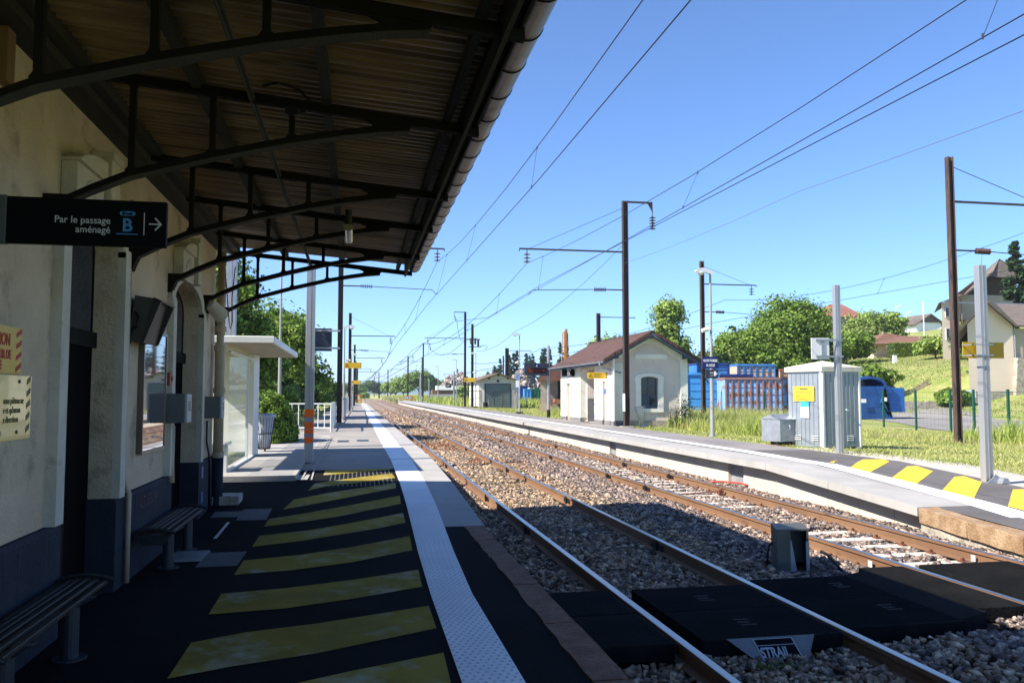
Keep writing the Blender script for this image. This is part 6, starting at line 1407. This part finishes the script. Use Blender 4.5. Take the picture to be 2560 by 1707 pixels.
for p in ((13.2,36.45),(13.22,36.75),(13.12,36.4),(13.0,36.8)): m.tube([(p[0],p[1],.42),(p[0],p[1],1.42)],.008,4)
m.tube([(12.62,36.5,1.36),(13.05,36.42,1.43),(13.22,36.6,1.43),(13.1,36.8,1.4),(12.72,36.82,1.35),(12.62,36.5,1.36)],.012,5)
for zz in (.7,1.0,1.2): m.tube([(13.0,36.42,zz),(13.22,36.45,zz),(13.22,36.76,zz)],.006,4)
m.build('wire_frame', greylamp, t)
m = MB(); m.box(13.0-.75,13.0-.72,36.1,36.15,1.3,1.31)
m = MB(); m.box(12.06,12.08,36.12,36.4,1.2,2.0); tag(m.build('route_board', white), 'narrow white board strapped to the tall mast in front of the hut', 'board')
m = MB(); m.box(17.0-.9,17.0-.5,52,52.3,.3,.75)
m.v = [(v[0]-2.0,v[1]+4,v[2]) for v in m.v]; tag(m.build('white_marker', white, bevel=.03), 'short white marker post in the grass left of the display pole', 'marker')

# ------------------------------------------------------------ white garage
t = thing('white_garage', (16.5,98,.2), 'small white gabled garage with a large grey metal door', 'building'); gw = M('white_render', (.66,.64,.58), (.56,.54,.48), sc=.5, rough=.9, bump=.3, c3=(.42,.38,.3), sc3=1.5, lo3=.62, hi3=.8)
def rz_(x): return 4.33-abs(x-16.45)*.36
m = MB(); m.prism([(14.15,.1),(18.8,.1),(18.8,rz_(18.8)),(16.45,4.33),(14.15,rz_(14.15))],'y',96,104); m.build('wall', gw, t)
m = MB()
for s in (-1,1): a,b_=16.45,16.45+s*2.75; m.prism([(a,4.34),(b_,rz_(b_)+.02),(b_,rz_(b_)+.12),(a,4.47)],'y',95.4,104.3)
m.build('roof', M('grey_brown_roof',(.16,.12,.09),(.12,.09,.07),sc=1,rough=.9), t)
gd = M('grey_green_door', (.17,.22,.225), (.14,.19,.19), sc=1, rough=.6); m = MB(); m.box(14.97,17.88,95.93,96.0,.2,3.08); d_ = m.build('door', gd, t)
m = MB()
for i in range(26): m.box(15.0+i*.113,15.03+i*.113,95.91,95.93,.2,3.0)
m.build('door_ribs', gd, d_); m = MB(); m.box(15.88,15.93,95.88,95.91,.25,2.2); m.box(16.88,16.94,95.88,95.91,.25,2.2); m.box(15.93,16.88,95.88,95.91,2.15,2.2); m.build('wicket_frame', crust, d_)
m = MB(); m.box(14.85,18.0,95.9,95.98,3.08,3.16); m.box(14.85,14.97,95.9,95.98,.2,3.08); m.box(17.88,18.0,95.9,95.98,.2,3.08); m.build('door_frame', slate, t); m = MB(); m.cyl((16.45,95.8,3.5),(16.45,96,3.5),.13,12); m.box(15.3,15.45,95.5,96,3.7,3.85); m.box(17.5,17.65,95.5,96,3.7,3.85); m.box(16.38,16.52,95.5,96,4.1,4.25); m.split('lamp_bracket', dsteel, t)
m = MB(); m.cyl((14.75,94.6,.2),(14.75,94.6,1.0),.26,12,.30); tag(m.build('black_barrel', black), 'black barrel at the left of the garage door', 'barrel')
m = MB(); m.prism([(15.0,.2),(15.25,.2),(15.2,1.35),(15.1,1.35)],'y',95,95.1); tag(m.build('leaning_plank', conc), 'pale pointed plank beside the black barrel', 'plank')
for i,(x,lb) in enumerate(((18.15,'tall'),(18.5,'second tall'))): m = MB(); m.box(x,x+.22,95.6,95.7,.2,2.5-.1*i); tag(m.build('upright_panel', conc), '%s pale panel leaning on the garage wall right of its door'%lb, 'panel')
# old building with red roof behind the hut
t = thing('old_shed', (18.5,76,.3), 'old pale building with a red tiled roof behind the hut', 'building'); m = MB(); m.box(17.1,27,76,84,.2,3.4); m.build('wall', M('old_white_wall',(.50,.44,.37),(.34,.28,.22),sc=1.2,rough=.95,bump=.3), t, fn=lambda x,y,z:(x+(y-76)*.24,y,z))
m = MB(); m.prism([(16.8,3.35),(18.9,4.9),(24,4.9),(27.5,3.3),(27.5,3.15),(16.8,3.2)],'y',75.2,85); m.build('roof', M('red_roof',(.20,.085,.06),(.14,.06,.045),sc=1.5,rough=.85), t, fn=lambda x,y,z:(x+(y-76)*.24,y,z))
m = MB(); m.box(17.95,18.65,75.93,76,1.3,2.95); m.build('wooden_door', M('grey_planks',(.28,.23,.2),(.2,.15,.13),sc=4,rough=.9,st=(6,1,.5)), t); m = MB(); m.box(18.75,19.1,75.9,76,.9,3.2); m.build('dark_opening', black, t)
m = MB(); m.box(17.7,19.2,74.8,75.8,1.05,1.2); m.box(17.8,17.95,74.9,75.7,.3,1.05); m.box(18.9,19.05,74.9,75.7,.3,1.05); m.box(18.2,19.1,74.9,75.7,1.2,1.5); tag(m.build('work_table', crust), 'rusty table with junk in front of the old red roofed building', 'table')
# scrap heap, crane, bins
scr = M('scrap_metal', (.30,.25,.22), (.14,.11,.10), sc=.8, rough=.6, metal=.3, island=.8, c3=(.5,.48,.45), sc3=1.2)
def heap(label, cx, cy, rx, ry, h, n, seed, z0=.3, kind='scrap_heap', cat='scrap heap'):
    rg = np.random.default_rng(seed); a = rg.uniform(0,2*np.pi,n); r = rg.uniform(0,1,n)**.55; x = cx+rx*r*np.cos(a); y = cy+ry*r*np.sin(a); z = z0+h*(1-r**2.2)*rg.uniform(.75,1.05,n)*(1+.2*np.sin(x*1.1))
    P = np.stack([x,y,z],1); V0,F0 = ico(); s = rg.uniform(.15,.65,n); J = V0[None]*(1+rg.uniform(-.4,.4,(n,12,1)))*(rg.uniform(.2,1.5,(n,1,3)))*s[:,None,None]; V = (J+P[:,None]).reshape(-1,3); F = (F0[None]+(np.arange(n)*12)[:,None,None]).reshape(-1,3)
    return tag(npmesh(kind,V,F,scr,origin=(cx,cy,z0)), label, cat)
heap('large heap of mixed scrap metal behind the departure display',31.5,152,5.0,4,4.9,2600,3); heap('lower heap of scrap metal behind the long white trailer',31,240,9,8,6.5,2200,5); heap('small scrap heap between the fourth mast and the trailer',24,215,4,4,5.0,900,7)
container((27.6,140,.3),1.6,2.4,3.0,0,2,(cdark,cdark,cdark),'dark blue bin beside the scrap heap'); cgreen = M('container_green',(.02,.16,.09),rough=.5); container((29.6,141,.3),3.4,2.4,2.5,0,6,(cgreen,cgreen,cgreen),'green ribbed bin in front of the scrap heap'); container((28.4,139,.3),1.2,2.4,2.5,0,2,(cblue2,cblue2,cblue2),'small pale blue bin left of the green bin')
orc = M('orange_crane_paint', (.42,.17,.03), (.35,.13,.03), sc=1, rough=.6)
t = thing('scrap_crane', (44,172,.3), 'raised orange crane boom behind the hut roof', 'crane'); m = MB(); m.box(43.9,44.4,171.7,172.3,.3,15.4); m.box(44.1,44.65,171.9,172.1,9,15.9); m.build('boom', orc, t)
m = MB(); m.tube([(43.3,172,4),(43.55,172,15.1),(43.9,172,15.1)],.09,5); m.tube([(44.9,172,4),(44.75,172,15.0)],.09,5)
for i in range(14): m.tube([(43.35+.015*i,172,6+i*.65),(43.9,172,6.4+i*.65)],.05,4)
m.build('lattice', orc, t); m = MB(); m.box(42,46,170,174,.3,2.5); m.build('base', orc, t)
t = thing('white_trailer', (22.4,200,.3), 'long white trailer with brown sides beyond the far platform', 'trailer'); m = MB(); m.box(19.2,26,200,203,2.9,3.9); m.build('white_cover', white, t); m = MB(); m.box(18.2,25.9,200.5,203,1.8,2.9); m.build('brown_side', M('brown_tarpaulin',(.13,.07,.045),(.2,.11,.07),sc=.5,rough=.9), t); m = MB(); m.box(17.4,26,199.5,200.3,.3,1.9); m.build('concrete_blocks', conc, t)
# conifers behind the garage
row = [(34.9,7.4),(37.2,9.3),(39.3,11.4),(40.8,12.2),(42.6,12.8),(44.1,13.5),(45.5,12.6),(47.1,12.2),(48.6,12.8),(50.1,14.0),(51.5,14.2),(53.5,14.4),(55.0,15.8),(57,13.5),(58.5,15.2)]
ordn = 'first second third fourth fifth sixth seventh eighth ninth tenth eleventh twelfth thirteenth fourteenth fifteenth'.split()
for i,(x,zt_) in enumerate(row): conifer(x,220+(i%3)*3,.2,zt_-.0,2.3+.3*(i%2),'%s dark spruce from the left in the row behind the white garage'%ordn[i],40+i,nleaf=4200,size=.34,group='spruces behind the white garage')
conifer(52.9,110,4,8.0,2.8,'pointed dark spruce left of the big round tree behind the containers',70,nleaf=6000,size=.24); tree(50.2,112,4,4.5,2.6,'low dark bush left of the pointed spruce behind the containers',lf_dark,71,nleaf=5000,size=.2)
conifer(63.6,70,2,14.9,3.6,'large dark spruce at the right edge beside the tall grey roofed house',72,nleaf=16000,size=.26)
# broadleaf trees behind containers, hut
tree(43.3,77,1.5,10.2,5.2,'big round bright green tree behind the containers',lf_mid,80,nleaf=52000,size=.16,blobs=[(0,0,6.2,3.8,3.8,3.6),(-1.8,0,6.6,2.3,2.3,2.1),(2.0,0,7.3,2.2,2.2,1.9),(.2,-.5,8.3,2.0,2.0,1.6),(-3.4,-1,3.8,2.4,2.2,1.9),(3.2,-.5,4.0,2.2,2.2,2.0),(0,-2,3,3,2,1.8)])
tree(37.8,76,.8,7.8,3.6,'bushy green tree joined to the left of the big round tree',lf_mid,81,nleaf=30000,size=.15); tree(34.6,74,.5,5.4,2.6,'low green tree at the left end behind the containers',lf_olive,82,nleaf=15000,size=.15); tree(40,70,.6,3.8,2.4,'pale green shrub just above the stacked skips',lf_lite,83,nleaf=5000,size=.17,name='shrub',cat='shrub',trunk=False); tree(45.8,68,.8,4.2,2.6,'dark leafy shrub behind the tall locker',lf_mid,84,nleaf=7000,size=.18,name='shrub',cat='shrub',trunk=False)
tree(28.4,72,.3,10.6,1.9,'slender light green ash tree beside the hut roof',lf_lite,85,nleaf=13000,size=.15,blobs=[(0,0,9.1,1.2,1.1,1.2),(-.3,0,7.4,1.1,1,1.2),(.5,0,5.7,1.4,1.2,1.3),(.9,0,3.9,1.6,1.4,1.2),(-.9,0,5.6,.8,.8,.8)],clump=.28)
tree(25.6,84,.3,8.2,1.9,'pale leafy tree top behind the ridge of the hut',lf_lite,86,nleaf=4500,size=.19); 
t = tree(28.2,86,.3,9.3,2.0,'half bare tree with thin branches behind the hut ridge',lf_lite,87,nleaf=900,size=.16); m = MB(); q = random.Random(9)
for i in range(26):
    a=q.uniform(0,6.28); z=q.uniform(3,6.5); m.tube([(28.2,86,z),(28.2+math.cos(a)*.9,86+math.sin(a),z+1.3),(28.2+math.cos(a)*1.7,86+math.sin(a)*1.7,z+q.uniform(2,3.2))],[.05,.03,.01],4)
m.build('bare_branches', greylamp, t)
tree(31.3,68,.3,4.2,2.4,'leafy green bush right of the hut under its downpipe',lf_mid,88,nleaf=6000,size=.17,name='shrub',cat='shrub',trunk=False); tree(22.2,63,.3,3.6,1.8,'green bush behind the fence between the hut and the containers',lf_olive,89,nleaf=4500,size=.14,name='shrub',cat='shrub',trunk=False)
# far trees by the line
for i,(x,y,h,r,lb,mt) in enumerate(((24,320,12,6,'tall rounded green tree left of the lone dark mast',lf_mid),(18.5,330,9.2,5,'pale green tree in the middle of the far group',lf_lite),(14.0,340,7.8,4,'lower pale tree at the left of the far group',lf_lite),(28.5,322,9,3.5,'green tree at the right end of the far group',lf_mid),(33,330,7.6,3.2,'small round green tree above the white trailer, left one',lf_lite),(39.5,335,8.0,3.6,'small round green tree above the white trailer, right one',lf_lite),(47,330,7.6,3,'small green tree left of the garage roof',lf_lite),(21.5,165,4.2,2,'green shrub in front of the small scrap heap',lf_mid),(6.5,420,8.5,7,'rounded dark bush closing the end of the tracks, main one',lf_dark),(.5,400,5.5,5,'lower green bush left of the end of the tracks',lf_mid),(12,430,6.5,5,'grey green bush right of the end of the tracks',lf_olive),(-6,380,7.0,6,'green bush behind the fifth mast on the left',lf_mid),(3.0,300,2.6,2.0,'small pale bush right beside the end of the tracks',lf_lite))): tree(x,y,-.3,h,r,lb,mt,100+i,nleaf=7000,size=.33 if y>200 else .2)
# hillside
for i,(x,y,h,r,lb,mt) in enumerate(((72.3,110,5.2,4,'low green trees at the left of the hillside group',lf_olive),(76.4,112,7.2,4.2,'tall pale green tree in the hillside group below the old red roof',lf_lite),(79.2,112,6.6,3.2,'rounded green tree at the right of the hillside group',lf_lite),(60.5,99,2.8,2.6,'dark leafy bush left of the brown roofed bungalow',lf_mid),(59.3,92,3.0,2.6,'olive bush on the hillside left of the clipped hedge',lf_olive),(58.0,90,4.4,3.4,'green bush at the far left of the hillside slope',lf_mid),(64.6,83,2.6,2.3,'pale green bush below the bungalow roof',lf_lite),(66.0,81,4.3,1.9,'olive green tree between the bungalow and the cream house',lf_olive),(55.5,66,4.6,2.0,'dark tree standing against the cream house corner behind the old mast',lf_dark),(46.2,57.5,1.6,1.3,'round bright bush growing on the low retaining wall',lf_mid),(68.5,60,13,3.2,'tree standing behind the cream house at the right edge',lf_dark))): tree(x,y,terrain(x,y)-.2,h,r,lb,mt,130+i,nleaf=9000,size=.19)
t = thing('clipped_hedge', (69,92,6.3), 'long clipped dark green hedge below the brown bungalow roof', 'hedge'); rg1 = np.random.default_rng(9); n_ = 16000; C_ = np.stack([rg1.uniform(65.5,73.5,n_),rg1.uniform(91.5,93,n_),rg1.uniform(0,1,n_)**.8*2.3+6.0],1); C_[:,1] = np.where(rg1.uniform(size=n_)<.6,91.5+rg1.uniform(0,.1,n_),C_[:,1]); V,F = leaves(C_, np.tile(np.array([0,-.8,.5]),(n_,1)), .12, rg1); npmesh('foliage',V,F,lf_mid,t); m = MB(); m.box(65.6,73.4,91.7,92.9,5.5,8.15); m.build('inner_twigs', MATS['dark_twigs'], t)
# houses
def house(label, cat_loc, wallm, roofm, wpoly=None, parts=()):
    pass
cream = M('cream_house_wall', (.74,.61,.48), (.68,.56,.44), sc=.3, rough=.9, bump=.2); beige2 = M('grey_beige_wall', (.42,.36,.28), (.36,.31,.24), sc=.3, rough=.9, c3=(.30,.26,.2), sc3=.8); groof = M('grey_slate_roof', (.15,.12,.10), (.11,.09,.08), sc=.8, rough=.85, c3=(.2,.17,.14), sc3=3); darkw = M('dark_timber_gable', (.06,.035,.025), rough=.8); broof = M('terracotta_roof', (.19,.10,.07), (.15,.08,.055), sc=.8, rough=.85)
shc = lambda x,y,z: (x+(y-58)*.84,y,z)
sht = lambda x,y,z: (x+(y-80)*.80,y,z)
t = thing('cream_house', (51,60,1.2), 'cream gabled house with a grey roof at the right edge', 'house')
m = MB(); m.prism([(48.1,.3),(52.3,.3),(52.3,7.5),(50.0,9.25),(48.1,7.55)],'y',58,70); m.build('wall', cream, t, fn=shc); m = MB(); m.box(52.3,64,58.2,70,.3,7.3); m.build('side_wall', beige2, t, fn=shc)
m = MB(); m.prism([(47.2,6.75),(49.95,9.3),(49.95,9.55),(47.0,6.85)],'y',57.3,70.5); m.prism([(49.95,9.3),(52.6,7.35),(52.7,7.5),(49.95,9.55)],'y',57.3,70.5); m.add([(49.95,57.6,9.55),(52.7,57.6,7.5),(65,58,7.5),(65,63,9.9),(51,63,9.9),(52.7,57.6,7.35),(65,58,7.35)],[(0,1,2,3,4),(1,5,6,2)]); m.build('roof', groof, t, fn=shc); m = MB(); m.tube([(52.35,57.9,7.4),(52.35,57.9,3.0)],.05,6); m.box(50,65,62.9,63.1,9.85,9.95); m.build('gutter_pipe', galv, t)
m = MB(); m.prism([(51.9,.5),(56,.5),(56,4.9),(52.3,4.9),(52.1,3)],'y',57.6,58); m.box(48.0,52.0,57.9,58.0,.6,2.2); m.build('rough_base', oldconc, t)
t = thing('tall_house', (66,84,6), 'tall house with a big grey roof and dark timber gable on the hillside', 'house')
m = MB(); m.prism([(63.2,5),(65.4,5),(65.4,12.7),(63.2,11.9)],'y',80,92); m.build('wall', cream, t, fn=sht); m = MB(); m.prism([(65.4,5),(73,5),(73,13.0),(65.4,13.0)],'y',80.3,92); m.build('gable_wall', beige2, t, fn=sht); m = MB(); m.prism([(65.4,13.0),(73,13.0),(71.2,16.4),(69.3,15.5)],'y',80.4,80.5); m.build('timber_gable', darkw, t)
m = MB(); m.add([(62.4,79.4,11.9),(65.8,79.4,13.0),(69.4,79.4,15.6),(71.2,80.5,17.2),(74.8,79.5,14.6),(77,88,17.2),(70,90,11.9),(82,88,14.6),(62.4,79.4,11.75),(65.8,79.4,12.8),(69.4,79.4,15.4)],[(0,1,2,3,5,6),(3,4,7,5),(0,8,9,1),(1,9,10,2),(2,10,3)]); m.add([(69.0,79.5,15.0),(73.6,79.5,14.7),(71.2,80.4,17.1)],[(0,1,2)]); m.build('roof', groof, t)
for x,z0,z1 in ((63.6,10.4,11.5),(64.6,10.4,11.6),(63.6,7.9,9.2),(64.7,7.6,9.4)): m = MB(); m.box(x,x+.45,79.9,79.98,z0,z1); w_ = m.build('window', offw, t); m = MB(); m.box(x+.06,x+.39,79.87,79.9,z0+.08,z1-.08); m.build('pane', transom, w_)
m = MB(); m.tube([(65.3,79.8,12.6),(65.55,79.8,12.2),(65.6,79.8,7.5)],.05,6); m.build('downpipe', crust, t)
t = thing('bungalow', (70,97,7), 'low bungalow with a wide brown tiled roof behind the clipped hedge', 'house'); m = MB(); m.box(66,77,96.5,103,6,8.55); m.build('wall', cream, t); m = MB(); m.add([(64.6,95,8.4),(75.5,95,8.4),(78,95,8.4),(69.3,98.5,10.1),(72,98.5,9.7),(78,98.5,9.7),(64.6,104,8.4),(78,104,8.4)],[(0,1,4,3),(1,2,5,4),(0,3,6),(3,4,5,7,6)]); m.build('roof', broof, t); m = MB(); m.box(68.7,68.95,98.3,98.5,9.7,10.25); m.build('chimney', oldconc, t)
t = thing('white_house', (107.5,141,12), 'distant white house with a brown gabled roof', 'house'); m = MB(); m.prism([(104.9,11),(110.4,11),(110.4,15.4),(107.9,17.0),(104.9,15.3)],'y',140,150); m.build('wall', white, t); m = MB(); m.prism([(104.4,14.95),(107.9,17.05),(107.9,17.3),(104.2,15.1)],'y',139.4,150.5); m.prism([(107.9,17.05),(111.2,15.0),(111.3,15.15),(107.9,17.3)],'y',139.4,150.5); m.prism([(105.9,15.6),(109.8,15.6),(107.9,17.0)],'y',139.8,139.95); m.build('roof', groof, t); m = MB(); m.box(108.6,109.4,139.9,140,13.2,13.8); m.build('window', transom, t)
t = thing('old_mansion', (103.4,164,14), 'old stone house with a steep red brown hipped roof on the hill', 'house'); m = MB(); m.box(99.6,107.3,161,169,12,18.7); m.build('wall', M('grey_stone_wall',(.34,.30,.26),(.26,.23,.2),sc=.5,rough=.95), t); m = MB(); m.add([(98.6,160,18.5),(108.1,160,18.5),(108.1,170,18.5),(98.6,170,18.5),(102.0,164,21.6),(104.9,164,21.6)],[(0,1,5,4),(1,2,5),(2,3,4,5),(3,0,4)]); m.prism([(103.6,17.0),(106.2,17.0),(105.3,18.9)],'y',159.6,162); m.build('roof', M('red_brown_steep_roof',(.27,.115,.08),(.22,.09,.065),sc=.6,rough=.85), t)
t = thing('garden_shed', (60.5,98,6), 'small grey green shed roof between trees on the hillside', 'shed'); m = MB(); m.prism([(62.4,6),(65.2,6),(65.0,9.7),(62.4,9.2)],'y',104,108); m.build('wall', M('grey_green_shed',(.33,.37,.33),rough=.8), t)
m = MB(); m.box(60.0,60.45,84,84.2,terrain(60.2,84)-.1,terrain(60.2,84)+.9); tag(m.build('garden_post', white), 'small white object on the hillside grass below the bungalow', 'marker')
# retaining wall and hillside path wall
m = MB(); pts_=[(42.3,58.5),(44.5,58.2),(47.9,57.9)]
for a,b_ in zip(pts_[:-1],pts_[1:]): m.add([(a[0],a[1],.3),(b_[0],b_[1],.5),(b_[0],b_[1],1.35),(a[0],a[1],1.4),(a[0],a[1]+.4,.3),(b_[0],b_[1]+.4,.5),(b_[0],b_[1]+.4,1.35),(a[0],a[1]+.4,1.4)],[(0,1,2,3),(4,7,6,5),(3,2,6,7),(0,3,7,4),(1,5,6,2)])
tag(m.build('retaining_wall', oldconc), 'low rough stone retaining wall at the foot of the hillside', 'wall')
m = MB(); P_=[(47.4,66.8,0),(49.2,67.0,0),(51.5,67.2,0)]
for a,b_ in zip(P_[:-1],P_[1:]): za,zb=terrain(a[0],a[1]),terrain(b_[0],b_[1]); m.add([(a[0],a[1],za-.2),(b_[0],b_[1],zb-.2),(b_[0],b_[1],zb+.4),(a[0],a[1],za+.4),(a[0]+.2,a[1]+.25,za+.4),(b_[0]+.2,b_[1]+.25,zb+.4)],[(0,1,2,3),(3,2,5,4)])
tag(m.build('path_wall', oldconc), 'narrow stone wall climbing across the hillside grass', 'wall')
m = MB(); m.box(46.9,48.0,57.2,57.3,1.7,2.3); m.box(47.4,47.5,57.22,57.28,.8,1.7); tag(m.build('white_notice_board', white), 'white notice board at the foot of the cream house wall', 'board')
# street lamps on the hill
for i,(x,y,zb,zt_,d_) in enumerate(((103,140,12,17.3,.6),(101.5,141,12,18.6,.7),(80,105,7,15.2,0))):
    m = MB(); m.tube([(x,y,zb),(x,y,zt_)]+([(x+2.6*d_,y,zt_+.5)] if d_ else []),.09 if y>120 else .07,6); tag(m.build('street_lamp', white, smooth=True), ('lower pale street lamp left of the distant white house','upper pale street lamp left of the distant white house','plain pale lamp column in front of the distant white house')[i], 'street lamp')
# blue hills on the horizon
hm_ = M('wooded_hills', (.10,.19,.13), (.07,.15,.11), sc=.004, rough=1)
m = MB(); xs_ = np.linspace(-1500,1800,90)
def hh_(x): return 30+42*math.exp(-((x-30)/330)**2)+4*math.sin(x/71)+2*math.sin(x/23)
for j,(y,f) in enumerate(((3800,0),(4000,.75),(4300,1),(4800,.6),(5200,0))):
    for x in xs_: m.v.append((x,y,max(-10,hh_(x)*f*1.0-5)))
for j in range(4):
    for i in range(89): m.f.append([j*90+i,j*90+i+1,(j+1)*90+i+1,(j+1)*90+i]); m.m.append(0)
tag(m.build('hills', hm_, origin=(0,4000,0), smooth=True), kind='structure')

# ------------------------------------------------------------ air
hzm = bpy.data.materials.new('air'); hzm.use_nodes = True; hn = hzm.node_tree; hn.nodes.clear()
hv = hn.nodes.new('ShaderNodeVolumePrincipled'); hv.inputs['Density'].default_value = 0.00022; hv.inputs['Color'].default_value = (.72,.84,1,1); hv.inputs['Anisotropy'].default_value = .2
ho = hn.nodes.new('ShaderNodeOutputMaterial'); hn.links.new(hv.outputs[0], ho.inputs['Volume'])
m = MB(); m.box(-4100,5100,-400,5300,-12,125); tag(m.build('haze', hzm, origin=(0,0,0)), kind='stuff')
